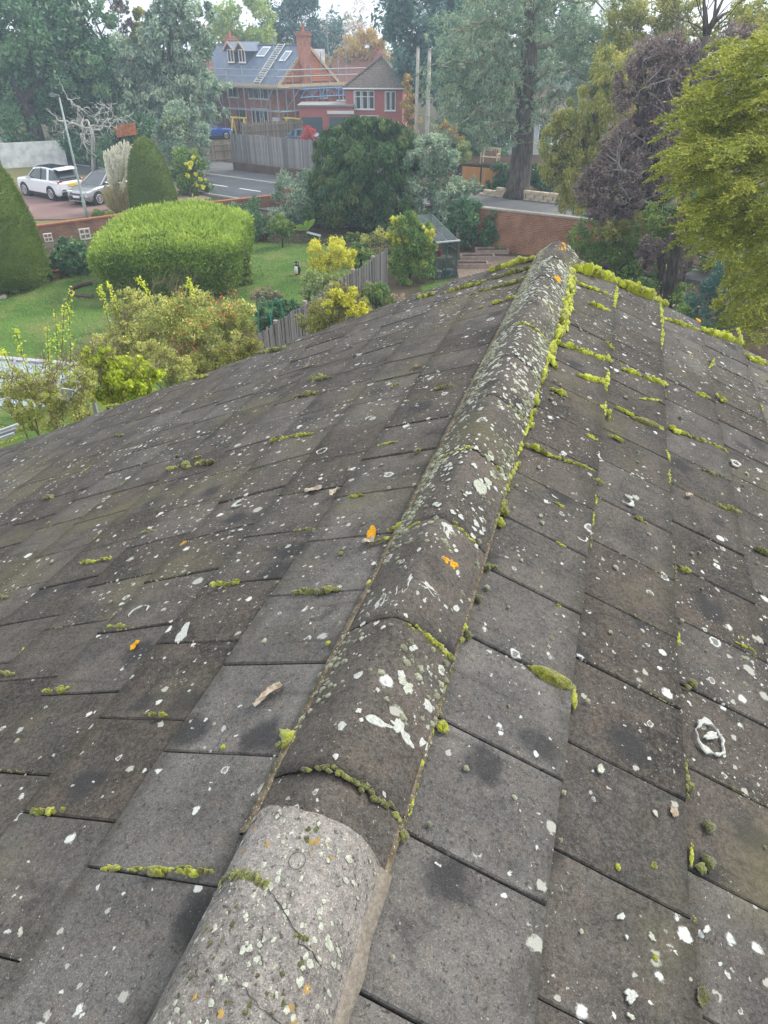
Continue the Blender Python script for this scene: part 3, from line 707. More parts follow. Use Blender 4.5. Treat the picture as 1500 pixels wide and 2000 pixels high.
fence('brown panel fence with rails and posts left of the grey fence', (-17.6, 58.3), (-11.3, 61.5), 1.5, .15, FB, CONC, rails=True, post_every=2.3, side=-1)
fence('pale board fence across the front of the brick houses', (-13.2, 72.4), (-6.0, 77.5), 1.7, .15, FB, CONC, rails=True, post_every=2.5)
_fa, _fb = gr(508, 652, 1.6), gr(757, 486, 1.6); _fa = _fa+(_fa-_fb)*.28
fence('weathered timber fence running away between shrubs to the cone shaped bush', tuple(_fa[:2]), tuple(_fb[:2]), 1.6, .105, FD, CONC, rails=True, post_every=1.83, postw=.11, posth=.05, side=1)

# street lamp and poles ----------------------------------------------------------------------------
LP = plain('lamp_paint', (.30, .37, .34), .5, var=.12)
lb = gr(172, 434); t = thing('street_lamp', 'slim pale green street lamp at the edge of the parking area', 'street lamp', lb)
H_ = 5.75; mb = MB(); mb.lathe([(.085, 0), (.085, 1.1), (.058, 1.16), (.052, 3), (.040, H_)], 12); obj('column', mb, LP, t, smooth=True)
mb = MB(); mb.box((0, 0, .75), (.10, .178, .5)); obj('access_door', mb, LP, t)
mb = MB(); mb.lathe([(.05, H_-.02), (.06, H_+.04), (.05, H_+.06)], 10); mb.beam((0, 0, H_+.05), (-.42, -.05, H_+.10), .16, .09); obj('lamp_head', mb, plain('lamp_grey', (.16, .17, .18), .5), t)
mb = MB(); mb.box((-.24, -.03, H_+.025), (.3, .12, .02)); obj('lens', mb, plain('lamp_lens', (.5, .52, .5), .2), t)
PO = barkmat('pole_timber', (.27, .25, .21), (.44, .42, .37), 14)
for (bx, by, tx, ty, Y, lab) in ((812, 285, 816, 94, 60, 'left of two tall grey poles rising behind the dark yew'), (833, 290, 838, 98, 55, 'right of two tall poles, greenish, rising behind the grey shrub')):
    b = at(bx, by, Y); b = np.array([b[0], Y, 0]); tz = at(tx, ty, Y)
    t = thing('utility_pole', lab, 'pole', b, 0, 'tall poles behind the yew'); mb = MB(); mb.lathe([(.155, 0), (.14, 2), (.115, tz[2])], 10); obj('shaft', mb, PO, t, smooth=True)
    mb = MB(); mb.lathe([(.125, tz[2]), (.125, tz[2]+.05), (.02, tz[2]+.09)], 10); obj('cap', mb, plain('lamp_grey', (.16, .17, .18)), t)

# ------------------------------------------------------------------ houses beyond the road
HB = brickmat('red_house_brick', (.42, .14, .095), (.50, .19, .125), (.40, .29, .23)); RBK = plain('red_painted_brick', (.44, .14, .125), .85, var=.1, scale=10)
SL = NT('new_slate'); p = SL.objco(); 
_b = SL.add('TexBrick'); SL.set(_b.inputs['Vector'], SL.add('TexCoord').outputs['UV']); n = SL.noise(p, 2, 4); n2 = SL.noise(p, 16, 3)
c = SL.mix(SL.map(n, .3, .7), (.09, .12, .18), (.13, .165, .235)); c = SL.mix(SL.map(n2, .5, .7, 0, .4), c, (.07, .09, .13)); SL = SL.done(SL.bsdf(c, .5, SL.bump(n2, .3, .02), 0, .4))
def rooftile(name, a, b):
    t = NT(name); p = t.objco(); w_ = t.add('TexWave', wave_type='BANDS', bands_direction='Z'); t.set(w_.inputs['Vector'], p); w_.inputs['Scale'].default_value = 1.6; w_.inputs['Distortion'].default_value = .4
    n = t.noise(p, 7, 4); c = t.mix(t.map(n, .35, .68), a, b); return t.done(t.bsdf(c, .85, t.bump(t.math('ADD', w_.outputs['Fac'], n), .5, .04), 0, .2))
BT = rooftile('brown_roof_tiles', (.13, .105, .09), (.22, .18, .15)); TH = rooftile('orange_tile_hanging', (.46, .17, .08), (.55, .235, .12)); RT = rooftile('russet_roof_tiles', (.17, .075, .06), (.26, .12, .09))
WF = plain('white_window_paint', (.78, .78, .76), .4, var=.04); GL = glass('window_glass', (.035, .042, .05)); CU = plain('net_curtain', (.45, .46, .46), .8)
TB = plain('scaffold_board', (.52, .41, .28), .85, var=.2); SP = plain('scaffold_tube', (.30, .36, .40), .5, .0, var=.1); LB = plain('blue_lattice', (.08, .22, .50), .5, .1); YP = plain('yellow_paint', (.72, .55, .05), .5); 
def frame3(o, ux, uz):                               # local frame on a wall: origin, run, up
    o = np.asarray(o, float); ux = unit(np.asarray(ux, float)); uz = np.asarray(uz, float); n = np.cross(ux, uz); return lambda x, z, d=0: o+ux*x+uz*z+n*d
def window(parent, fr, x, z, w_, h, lights=2, curtain=False, transom=False, sillc=None):
    """framed casement window proud of the wall: frame > pane, mullions; fr(x, z, d) with d out of the wall"""
    t = .07; f = MB()
    def bar(x0, x1, z0, z1, d0=.01, d1=.07):
        q = [fr(x0, z0, d0), fr(x1, z0, d0), fr(x1, z1, d0), fr(x0, z1, d0)]; f.prism(q, fr(0, 0, d1)-fr(0, 0, d0))
    bar(x, x+t, z, z+h); bar(x+w_-t, x+w_, z, z+h); bar(x+t, x+w_-t, z, z+t); bar(x+t, x+w_-t, z+h-t, z+h)
    for i in range(1, lights): xx = x+w_*i/lights; bar(xx-t/2, xx+t/2, z+t, z+h-t, .012, .066)
    if transom: bar(x+t, x+w_-t, z+h*.66, z+h*.66+t*.8, .014, .064)
    o = obj('window', f, WF, parent, world=True)
    for i in range(lights):
        x0 = x+t*.5+(w_-t)*i/lights+.03; x1 = x+t*.5+(w_-t)*(i+1)/lights-.03
        g = MB(); g.add([fr(x0, z+t*.5, .025), fr(x1, z+t*.5, .025), fr(x1, z+h-t*.5, .025), fr(x0, z+h-t*.5, .025)], [(0, 1, 2, 3)]); q = obj('pane', g, GL, o); q.matrix_parent_inverse = Matrix.Rotation(-parent.rotation_euler.z, 4, 'Z') @ Matrix.Translation(-parent.location)
        if curtain:
            g = MB(); g.add([fr(x0, z+t*.5, .03), fr(x0+(x1-x0)*.4, z+t*.5, .03), fr(x0+(x1-x0)*.3, z+h-t*.5, .03), fr(x0, z+h-t*.5, .03)], [(0, 1, 2, 3)]); q = obj('curtain', g, CU, o); q.matrix_parent_inverse = Matrix.Rotation(-parent.rotation_euler.z, 4, 'Z') @ Matrix.Translation(-parent.location)
    s_ = MB(); s_.prism([fr(x-.06, z-.07, 0.005), fr(x+w_+.06, z-.07, 0.005), fr(x+w_+.06, z, .005), fr(x-.06, z, .005)], fr(0, 0, .13)-fr(0, 0, 0)); obj('window_sill', s_, sillc or WF, parent, world=True)
def chimney(parent, c, w_, d, z0, z1, mat, pots=1, name='chimney'):
    mb = MB(); mb.box((c[0], c[1], (z0+z1)/2), (w_, d, z1-z0), R_(40)); mb.box((c[0], c[1], z1-.22), (w_*1.22, d*1.22, .16), R_(40)); mb.box((c[0], c[1], z1-.02), (w_*1.1, d*1.1, .1), R_(40)); o = obj(name, mb, mat, parent, world=True)
    for i in range(pots):
        m = MB(); m.lathe([(.17, z1), (.13, z1+.12), (.12, z1+.55), (.15, z1+.6)], 10, (c[0]+(i-(pots-1)/2)*.45, c[1], 0)); q = obj('chimney_pot', m, plain('terracotta_pot', (.42, .14, .07), .8), o); q.matrix_parent_inverse = Matrix.Translation(-parent.location)
# scaffolded house: near corner, front run to the left/back, gable run to the right/back
K = at(552, 252, 80.5); K[2] = 0
fd = np.array([-.80, .60, 0]); gd = np.array([.74, .67, 0]); GWd, FL = 7.3, 12.8
sh = thing('brick_house', 'red brick house under scaffolding with dark blue slate roof and orange gable', 'house', K)
EZ = 4.55; A = K; Bq = K+gd*GWd; Cq = K+fd*FL; Dq = Bq+fd*FL
PK = at(602, 88, (K+gd*GWd/2)[1]); RZ = PK[2]
mb = MB(); mb.add([A, Bq, Dq, Cq]+[q+UP*EZ for q in (A, Bq, Dq, Cq)], [(0, 1, 5, 4), (1, 2, 6, 5), (2, 3, 7, 6), (3, 0, 4, 7)]); obj('wall', mb, HB, sh, world=True)
mA = K+gd*GWd/2; oh = .35
def slab(mb, a, b, c, d, th=.12):
    n = unit(np.cross(b-a, d-a)); n = n if n[2] > 0 else -n; mb.prism([a, b, c, d], -n*th)
e = UP*(EZ-.12); ra_, rb_ = mA+UP*RZ-fd*.15, mA+fd*(FL+.2)+UP*RZ
sl_ = (RZ-EZ)/(GWd/2); dz = UP*(-oh*sl_)
mb = MB(); slab(mb, A-gd*oh-fd*.15+UP*EZ+dz, Cq-gd*oh+fd*.2+UP*EZ+dz, rb_, ra_); slab(mb, Bq+gd*oh-fd*.15+UP*EZ+dz, Dq+gd*oh+fd*.2+UP*EZ+dz, rb_, ra_)
rfo = obj('roof', mb, SL, sh, world=True)
mb = MB(); mb.beam(ra_+UP*.03, rb_+UP*.03, .22, .1); obj('roof_ridge', mb, plain('ridge_blue', (.16, .19, .25), .6), sh, world=True)
mb = MB(); mb.prism([A-fd*.02+UP*EZ, Bq-fd*.02+UP*EZ, mA-fd*.02+UP*(RZ-.08)], -fd*.08); obj('gable', mb, TH, sh, world=True)
for q in (A-gd*oh+dz, Bq+gd*oh+dz):
    mb = MB(); mb.beam(q+UP*EZ-fd*.2, mA+UP*(RZ+.02)-fd*.2, .07, .26); obj('bargeboard', mb, TB, sh, world=True)
fr_f = frame3(A, fd, UP); 
def ff(x, z, d=0): return A+fd*x+UP*z-gd*d             # front wall
def fg(x, z, d=0): return A+gd*x+UP*z-fd*d             # gable wall
window(sh, ff, 1.6, 3.05, 2.9, 1.25, 4); window(sh, ff, 6.0, 3.05, 1.7, 1.25, 2); window(sh, ff, 9.6, 3.05, 2.0, 1.25, 3); window(sh, ff, 1.9, .5, 2.4, 1.7, 4); window(sh, fg, 5.0, 3.0, 1.0, 1.1, 2)
for x0, x1 in ((5.4, 6.5), (-.02, -.02)):
    if x1 > x0: mb = MB(); mb.prism([ff(x0, 0, .01), ff(x1, 0, .01), ff(x1, 2.1, .01), ff(x0, 2.1, .01)], -gd*.03); obj('door', mb, plain('dark_door', (.03, .03, .032), .5), sh, world=True)
mb = MB(); mb.prism([ff(.25, 0, .02), ff(1.2, 0, .02), ff(1.2, 1.5, .02), ff(.25, 1.5, .02)], -gd*.12); obj('insulation_stack', mb, plain('white_sheet', (.7, .7, .7), .7), sh, world=True)
# dormers on the front slope
def on_front(x, f): return A+fd*x+gd*(GWd/2*f)+UP*(EZ+(RZ-EZ)*f)
for x in (7.0, 8.7):
    b = on_front(x, .46); top = on_front(x, .9)[2]; dpt = (top-b[2])/sl_; d = MB()
    w2 = .58; hh = 1.35
    P0 = b-fd*w2; P1 = b+fd*w2; bk = gd*(hh/sl_)
    d.add([P0, P1, P1+UP*hh, P0+UP*hh, P0+bk+UP*hh, P1+bk+UP*hh], [(0, 1, 2, 3), (0, 3, 4), (1, 5, 2)]); d.add([P0+UP*hh-gd*.01, P1+UP*hh-gd*.01, b+UP*(hh+.55)-gd*.01], [(0, 1, 2)])
    do = obj('dormer', d, plain('dormer_cladding', (.07, .085, .11), .6), sh, world=True)
    r_ = MB(); pk = b+UP*(hh+.6); bk2 = gd*((hh+.6)/sl_)
    slab(r_, P0-fd*.25+UP*(hh-.2)-gd*.3, pk-gd*.3, pk+bk2, P0-fd*.25+UP*(hh-.2)+bk, .1); slab(r_, P1+fd*.25+UP*(hh-.2)-gd*.3, pk-gd*.3, pk+bk2, P1+fd*.25+UP*(hh-.2)+bk, .1)
    q = obj('dormer_roof', r_, SL, do); q.matrix_parent_inverse = Matrix.Translation(-sh.location)
    for sg in (-1, 1):
        mb = MB(); mb.beam(b+fd*sg*(w2+.25)+UP*(hh-.22)-gd*.33, pk-gd*.33, .05, .16); q = obj('bargeboard', mb, TB, do); q.matrix_parent_inverse = Matrix.Translation(-sh.location)
    window(sh, (lambda b_: (lambda x_, z_, d_=0: b_+fd*x_+UP*z_-gd*d_))(b), -.48, .15, .96, 1.15, 2)
# rooflights, flat dormer behind, chimneys
nF = unit(np.cross(fd, gd*(GWd/2)+UP*(RZ-EZ))); nF = nF if nF[2] > 0 else -nF
for x, f, w_ in ((1.2, .55, .9), (4.6, .66, 1.2)):
    a_, b_, c_, d_ = [on_front(x+i, f+j)+nF*.05 for i, j in ((0, 0), (w_, 0), (w_, .27), (0, .27))]; mb = MB(); mb.prism([a_, b_, c_, d_], nF*.06); o = obj('rooflight', mb, WF, sh, world=True)
    a_, b_, c_, d_ = [on_front(x+i, f+j)+nF*.115 for i, j in ((.1, .03), (w_-.1, .03), (w_-.1, .24), (.1, .24))]; mb = MB(); mb.poly([a_, b_, c_, d_]); q = obj('pane', mb, glass('sky_glass', (.20, .25, .3)), o); q.matrix_parent_inverse = Matrix.Translation(-sh.location)
ch = mA-fd*.45-gd*.75; chimney(sh, ch, 1.0, 1.0, 0, at(590, 62, ch[1])[2], HB)
c2 = at(450, 80, 90); chimney(sh, (c2[0], 90), 1.0, .9, RZ-1.5, at(450, 72, 90)[2], HB)
mb = MB(); q = Bq+fd*1.0-gd*2.3+UP*(EZ+1.0); mb.add([q+UP*z+fd*x+gd*y for z in (0, RZ-EZ-1.35) for x, y in ((0, 0), (2.4, 0), (2.4, 1.9), (0, 1.9))], [(0, 1, 2, 3), (4, 5, 6, 7), (0, 1, 5, 4), (1, 2, 6, 5), (2, 3, 7, 6), (3, 0, 4, 7)]); obj('rear_dormer', mb, plain('white_render', (.62, .62, .6)), sh, world=True)
# gutters
mb = MB(); mb.tube([A-gd*(oh+.06)+UP*EZ+dz, Cq-gd*(oh+.06)+UP*EZ+dz], .06, 6); obj('gutter', mb, plain('black_plastic', (.03, .03, .035), .4), sh, world=True)
# roof ladder
t = thing('roof_ladder', 'pale roof ladder lying on the slate slope', 'ladder', on_front(2.6, 0)); 
for x in (2.4, 3.3):
    mb = MB(); mb.beam(on_front(x, -.06)+nF*.13, on_front(x+.45, 1.0)+nF*.13, .09, .07); obj('stile', mb, plain('alloy_pale', (.62, .62, .58), .45), t, world=True)
rg = MB(); rg.beam((0, 0, 0), tuple(fd*.95), .10, .09); rme = rg.mesh('rung')
for i in range(18):
    f = -.03+i*.059; o = link('rung', rme, MC['alloy_pale'], t); o.location = Vector(on_front(2.4+.45*f, f)+nF*.16)-t.location
# scaffolding: standards, ledgers, boards, braces, blue lattice beam
sf = thing('scaffolding', 'tube scaffolding with board platform wrapped round the brick house', 'scaffolding', K)
def pole(a, b, r=.05, name='pole', mat=None):
    mb = MB(); mb.tube([a, b], r, 5); return obj(name, mb, mat or SP, sf, world=True)
hs = [8.6, 6.2, 6.0, 6.4, 6.2, 6.6, 8.4]
for off in (.5, 1.55):
    for i, x in enumerate(np.arange(-1.4, FL+1, 2.35)):
        pole(ff(x, 0, off), ff(x, hs[i % 7]*(1 if off > 1 else .76), off))
    for z in (2.15, EZ-.45): pole(ff(-1.5, z, off), ff(FL, z, off))
    for i, x in enumerate(np.arange(.3, GWd+1.6, 2.3)): pole(fg(x, 0, off), fg(x, (6.4, 6.3, 9.4, 8.9)[i % 4]*(1 if off > 1 else .75), off))
    for z in (2.15, EZ-.45): pole(fg(-1.5, z, off), fg(GWd+2, z, off))
for z in (EZ+.55, EZ+1.1): pole(ff(-1.6, z, 1.58), ff(FL, z, 1.58)); pole(fg(-1.6, z, 1.58), fg(GWd+6, z, 1.58))
for (a, b) in ((ff(5.2, .3, 1.6), ff(8.5, EZ, 1.6)), (ff(-1.2, EZ, 1.6), ff(1.2, 1.2, 1.6)), (ff(-.4, .3, 1.62), fg(1.5, EZ, 1.62)), (fg(2, 2, 1.6), fg(5, EZ, 1.6))): pole(a, b, .045, 'brace')
for j in range(5):
    d_ = .45+j*.25
    mb = MB(); mb.beam(ff(-1.7, EZ-.36, d_), ff(FL, EZ-.36, d_), .23, .05); obj('board', mb, TB, sf, world=True)
    mb = MB(); mb.beam(fg(-1.4, EZ-.365, d_), fg(GWd+5, EZ-.365, d_), .23, .05); obj('board', mb, TB, sf, world=True)
mb = MB(); mb.beam(ff(-1.7, EZ-.2, 1.66), ff(FL, EZ-.2, 1.66), .04, .24); obj('toe_board', mb, TB, sf, world=True)
mb = MB(); mb.beam(fg(-1.7, EZ-.2, 1.66), fg(GWd+5, EZ-.2, 1.66), .04, .24); obj('toe_board', mb, TB, sf, world=True)
lb_ = MB(); x0, x1 = 1.0, GWd+6.5
for z in (EZ-.55, EZ-1.25): lb_.tube([fg(x0, z, 1.7), fg(x1, z, 1.7)], .05, 5)
xs = np.arange(x0, x1, .75)
for i, x in enumerate(xs): lb_.tube([fg(x, EZ-.55 if i % 2 else EZ-1.25, 1.7), fg(min(x+.75, x1), EZ-1.25 if i % 2 else EZ-.55, 1.7)], .04, 4)
obj('lattice_beam', lb_, LB, sf, world=True)
# bundle of red netting on the platform, yellow trestles in the yard
tag(obj('netting_bundle', MB().lathe([(.1, 0), (.55, .1), (.7, .35), (.5, .6), (.15, .68)], 10, tuple(ff(11.6, EZ-.32, .95)), 1.3, .8, jit=.12), plain('orange_netting', (.72, .16, .08), .8)), 'bundle of orange red netting on the scaffold boards', 'netting')
for px, py, lab in ((468, 255, 'yellow trestle beside the open door of the brick house'), (572, 254, 'yellow trestle at the near corner of the brick house')):
    b = at(px, py, 77.2 if px < 500 else 76.6); b[2] = 0; t = thing('trestle', lab, 'trestle', b, R_(-30), 'yellow builders trestles')
    for sx in (-1, 1):
        for sy in (-1, 1):
            mb = MB(); mb.beam((sx*.85, sy*.45, 0), (sx*.7, 0, 1.75), .11, .09); obj('leg', mb, YP, t)
    mb = MB(); mb.beam((-1.0, 0, 1.78), (1.0, 0, 1.78), .12, .12); obj('crossbar', mb, YP, t)
# red house with hipped roof ----------------------------------------------------------------------
Y2 = 77.
q0 = at(676, 235, Y2); q1 = at(772, 240, Y2-.6); k = ppm(q0); L2 = (q1-q0)[0]; ez2 = at(676, 172, Y2)[2]
r2 = thing('brick_house', 'red house with hipped brown roof and two white windows', 'house', (q0[0], Y2, 0))
dr2 = unit(np.array([1, -.05, 0])); dn2 = np.array([dr2[1], -dr2[0], 0])   # dn2 faces us
c00 = np.array([q0[0], Y2, 0]); W2, D2 = 5.5, 5.0
def f2(x, z, d=0): return c00+dr2*x+UP*z+dn2*d
dsk = np.array([.14, .99, 0]); cs = [c00, c00+dr2*W2, c00+dr2*W2+dsk*D2, c00+dsk*D2]
mb = MB(); mb.add(cs+[c+UP*ez2 for c in cs], [(0, 1, 5, 4), (1, 2, 6, 5), (2, 3, 7, 6), (3, 0, 4, 7)]); obj('wall', mb, RBK, r2, world=True)
ap = at(746, 111, Y2+D2*.45); ap2 = ap+dsk*.8; oc = [c+(c-np.mean(cs, 0))*.07+UP*(ez2+.02) for c in cs]
mb = MB(); mb.add(oc+[ap, ap2]+[q-UP*.16 for q in oc], [(0, 1, 4), (1, 2, 5, 4), (2, 3, 5), (3, 0, 4, 5), (0, 6, 7, 1), (1, 7, 8, 2), (2, 8, 9, 3), (3, 9, 6, 0), (6, 9, 8, 7)]); obj('roof', mb, BT, r2, world=True)
mb = MB(); mb.tube([oc[0]+dn2*.04-UP*.06, oc[1]+dn2*.04-UP*.06], .07, 6); obj('gutter', mb, WF, r2, world=True)
for q in oc[:2]: mb = MB(); mb.tube([q+UP*.05, ap+UP*.05], .12, 5); obj('hip_ridge', mb, BT, r2, world=True)
window(r2, f2, .8, ez2-1.75, 2.0, 1.55, 3, curtain=True, transom=True); window(r2, f2, 3.8, ez2-1.85, 1.05, 1.6, 2, curtain=True); window(r2, f2, 1.4, .7, 1.8, 1.3, 2)
# flat roofed garage between them, houses behind
g0 = at(584, 250, 76.0); g0[2] = 0
t = thing('garage', 'flat roofed red garage linking the two brick houses', 'garage', g0)
zt = at(584, 208, 76)[2]; mb = MB(); mb.box(g0+np.array([2.7, 2.2, zt/2]), (5.2, 4, zt)); obj('wall', mb, RBK, t, world=True)
mb = MB(); mb.box(g0+np.array([2.7, 2.2, zt+.06]), (5.5, 4.4, .14)); obj('roof', mb, plain('roof_felt', (.28, .27, .26), .9), t, world=True)
mb = MB(); mb.box(g0+np.array([4.1, .12, zt-.5]), (2.6, .1, .28)); obj('fascia', mb, WF, t, world=True)
mb = MB(); mb.box(g0+np.array([1.3, .17, .95]), (2.0, .06, 1.9)); mb.box(g0+np.array([4.1, .17, .95]), (2.3, .06, 1.9)); obj('door', mb, glass('garage_glass', (.06, .09, .10), .2), t, world=True)
def back_house(label, px, py_base, py_eave, py_ridge, wpx, Y, wallm, roofm, chim=None, gable=False):
    c = at(px, py_base, Y); c[2] = 0; k = ppm(at(px, py_eave, Y)); W_ = wpx/k; ez = at(px, py_eave, Y)[2]; rz = at(px, py_ridge, Y+3)[2]; D_ = 7.
    t = thing('brick_house', label, 'house', c); mb = MB(); mb.box(c+np.array([0, D_/2, ez/2]), (W_, D_, ez)); obj('wall', mb, wallm, t, world=True)
    h2 = W_/2+.3; a = [c+np.array([-h2, -.4, ez-.1]), c+np.array([h2, -.4, ez-.1]), c+np.array([h2, D_+.4, ez-.1]), c+np.array([-h2, D_+.4, ez-.1])]; r0, r1 = c+np.array([-h2*.55, D_/2, rz]), c+np.array([h2*.55, D_/2, rz])
    mb = MB(); mb.add(a+[r0, r1], [(0, 1, 5, 4), (1, 2, 5), (2, 3, 4, 5), (3, 0, 4), (3, 2, 1, 0)]); obj('roof', mb, roofm, t, world=True)
    fr = lambda x, z, d=0: c+np.array([x, -d, z])
    window(t, fr, -W_*.35, ez-1.7, 1.6, 1.3, 3); window(t, fr, W_*.1, ez-1.7, 1.6, 1.3, 3)
    if chim: cp = at(chim[0], chim[1], Y+3); chimney(t, (cp[0], Y+3), 1.0, .9, ez, cp[2], HB, 2)
    return t
back_house('house with russet tiled roof behind the red hipped house', 700, 250, 165, 106, 130, 100, HB, RT, (738, 100))
back_house('brick house half hidden by the grey green tree at left', 300, 262, 165, 100, 190, 82, HB, RT, (396, 62))
back_house('pale rendered house behind the big cedar trunk', 1030, 318, 232, 170, 150, 60, plain('pale_render', (.52, .55, .56), .9), BT)
back_house('brick house glimpsed through the purple trees at right', 1285, 260, 150, 105, 90, 60, HB, RT)
# scaffold tower round the left chimney
b = at(396, 262, 80); b[2] = 0; t = thing('scaffold_tower', 'slim scaffold tower round the left brick chimney', 'scaffolding', b)
zt_ = at(396, 70, 80)[2]
for sx in (-.8, .8):
    for sy in (0, 1.4): mb = MB(); mb.tube([b+np.array([sx, sy, 0]), b+np.array([sx*1.02, sy, zt_])], .05, 5); obj('pole', mb, SP, t, world=True)
for f in (.55, .7, .85): mb = MB(); mb.tube([b+np.array([-1.3, 0, zt_*f]), b+np.array([1.3, 0, zt_*f])], .05, 5); obj('rail', mb, SP, t, world=True)
mb = MB(); mb.box(b+np.array([0, .7, zt_*.62]), (2.2, 1.5, .06)); obj('platform', mb, TB, t, world=True)

# ------------------------------------------------------------------ cars
def paint(name, col, metal=.0, rough=.28):
    t = NT(name); return t.done(t.bsdf(col, rough, None, metal, .5, Coat_Weight=.6, Coat_Roughness=.06))
TYRE = plain('tyre_rubber', (.02, .02, .021), .85); RIM = plain('alloy_rim', (.55, .56, .57), .3, .7, var=.05); BLK = plain('black_trim', (.018, .018, .02), .5); CG = glass('car_glass', (.03, .04, .048), .05); CGL = glass('screen_glass', (.16, .22, .24), .08)
RED = plain('tail_red', (.45, .03, .02), .25); LAMPC = plain('lamp_clear', (.72, .74, .75), .15); PLY = plain('yellow_plate', (.80, .55, .04), .5, var=.02); PLW = plain('white_plate', (.8, .8, .78), .5, var=.02)
def car(label, loc, rz, body, st, cab, L, W_, wr, wx, suv=True, screen=None, group=None, rails=False):
    """st: stations (x, half width sill, half width belt, z sill, z belt); cab: stations (x, half width, z belt, z roof, half width roof)"""
    t = thing('parked_car', label, 'car', loc, rz, group); mb = MB(); V = []; n = len(st)
    for x, ws, wb_, zs, zb in st: V += [(x, -ws*.92, zs), (x, -ws, zs+.12), (x, -ws*1.0, (zs+zb)/2), (x, -wb_, zb-.07), (x, -wb_+.06, zb), (x, wb_-.06, zb), (x, wb_, zb-.07), (x, ws*1.0, (zs+zb)/2), (x, ws, zs+.12), (x, ws*.92, zs)]
    F = []
    for i in range(n-1):
        for j in range(9): F.append((i*10+j, (i+1)*10+j, (i+1)*10+j+1, i*10+j+1))
    F += [tuple(range(10)), tuple((n-1)*10+j for j in range(10))[::-1]]
    mb.add(V, F); bo = obj('body', mb, body, t, smooth=False)
    bv = bo.modifiers.new('bevel', 'BEVEL'); bv.width = .045; bv.segments = 2; bv.limit_method = 'ANGLE'; bv.angle_limit = R_(25)
    # glazed cabin
    mb = MB(); V = []; m = len(cab)
    for x, wb_, zb, zr_, wr_ in cab: V += [(x, -wb_, zb), (x, -wr_, zr_), (x, wr_, zr_), (x, wb_, zb)]
    F = [(i*4+j, (i+1)*4+j, (i+1)*4+j+1, i*4+j+1) for i in range(m-1) for j in range(3)]+[(0, 1, 2, 3), tuple((m-1)*4+j for j in range(4))[::-1]]
    mb.add(V, F); obj('windows', mb, CG, t)
    # windscreen pane lies over the slope of the first cabin bay
    a, b_ = cab[0], cab[1]; s_ = MB(); q = lambda c, w_, z: np.array([c[0]-.012, w_, z+.012])
    s_.add([q(a, -a[1]*.94, a[2]), q(a, a[1]*.94, a[2]), q(b_, b_[4]*.92, b_[3]-.02), q(b_, -b_[4]*.92, b_[3]-.02)], [(0, 1, 2, 3)]); obj('windscreen', s_, screen or CGL, t)
    r = MB(); rr = [c for c in cab if c[3] > max(c_[3] for c_ in cab)-.25]
    V = []
    for x, wb_, zb, zr_, wr_ in rr: V += [(x, -wr_-.02, zr_-.03), (x, -wr_*.9, zr_+.025), (x, wr_*.9, zr_+.025), (x, wr_+.02, zr_-.03)]
    r.add(V, [(i*4+j, (i+1)*4+j, (i+1)*4+j+1, i*4+j+1) for i in range(len(rr)-1) for j in range(3)]+[(i*4, (i+1)*4, (i+1)*4+3, i*4+3) for i in range(len(rr)-1)]+[(0, 1, 2, 3), tuple((len(rr)-1)*4+j for j in (3, 2, 1, 0))]); obj('roof', r, body, t)
    if rails == 'pano':
        pr = MB(); pr.box(((rr[0][0]+rr[-1][0])/2-.2, 0, rr[1][3]+.035), (1.6, 1.0, .012)); obj('sunroof', pr, CG, t)
    for sy in (-1, 1):                               # pillars
        for i, pc in enumerate((cab[0:2], cab[-2:], None, None)):
            pm = MB()
            if pc is not None:
                a, b_ = pc; pm.beam((a[0], sy*(a[1]+.005), a[2]), (b_[0], sy*(b_[4 if b_[3] > a[3] or i == 0 else 1]+.005), b_[3]), .10, .05)
            else:
                x = cab[1][0]+(cab[-2][0]-cab[1][0])*(.36 if i == 2 else .72); zb = cab[2][2]; zr_ = cab[2][3]; pm.beam((x, sy*(cab[2][1]+.008), zb-.02), (x+.05, sy*(cab[2][4]+.01), zr_), .07 if i == 2 else .20, .03)
            obj('pillar', pm, body if i != 2 else BLK, t)
        mi = MB(); mi.box((cab[0][0]+.35, sy*(cab[0][1]+.17), cab[0][2]+.06), (.12, .22, .16)); obj('mirror', mi, body, t)
        for x in wx:
            a = MB(); a.tube([(x, sy*(W_/2-.30), wr), (x, sy*(W_/2+.012), wr)], wr+.075, 20); obj('wheel_arch', a, BLK, t)
            wm = MB(); wm.tube([(x, sy*(W_/2-.22), wr), (x, sy*(W_/2-.0), wr), (x, sy*(W_/2+.035), wr)], [wr, wr, wr*.93], 22); wo = obj('wheel', wm, TYRE, t)
            rm = MB(); rm.tube([(x, sy*(W_/2+.0), wr), (x, sy*(W_/2+.042), wr)], [wr*.18, wr*.16], 10)
            for k in range(10):
                an = k*math.pi/5; rm.beam((x, sy*(W_/2+.036), wr), (x+math.cos(an)*wr*.66, sy*(W_/2+.038), wr+math.sin(an)*wr*.66), .05, .025)
            a_ = np.linspace(0, 2*math.pi, 25); rm.tube([(x+math.cos(q_)*wr*.66, sy*(W_/2+.035), wr+math.sin(q_)*wr*.66) for q_ in a_], .028, 4, cap=False); obj('rim', rm, RIM, wo)
        db = MB(); db.box(((wx[0]+wx[1])/2, sy*(W_/2-.012), st[2][3]+.04), (wx[1]-wx[0]-2*wr-.15, .05, .14)); obj('sill_trim', db, BLK, t)
        for x in (cab[2][0]+.1, cab[2][0]+1.05): dh = MB(); dh.box((x, sy*(W_/2-.005), cab[2][2]-.12), (.2, .04, .035)); obj('door_handle', dh, body, t)
    return t, st[0], st[-1]
def bits(t, items):
    for nm, c, d, m, rot in items:
        mb = MB(); mb.box((0, 0, 0), d); o = obj(nm, mb, m, t, loc=c); o.rotation_euler = rot
        b = o.modifiers.new('bevel', 'BEVEL'); b.width = min(d)*.3; b.segments = 2
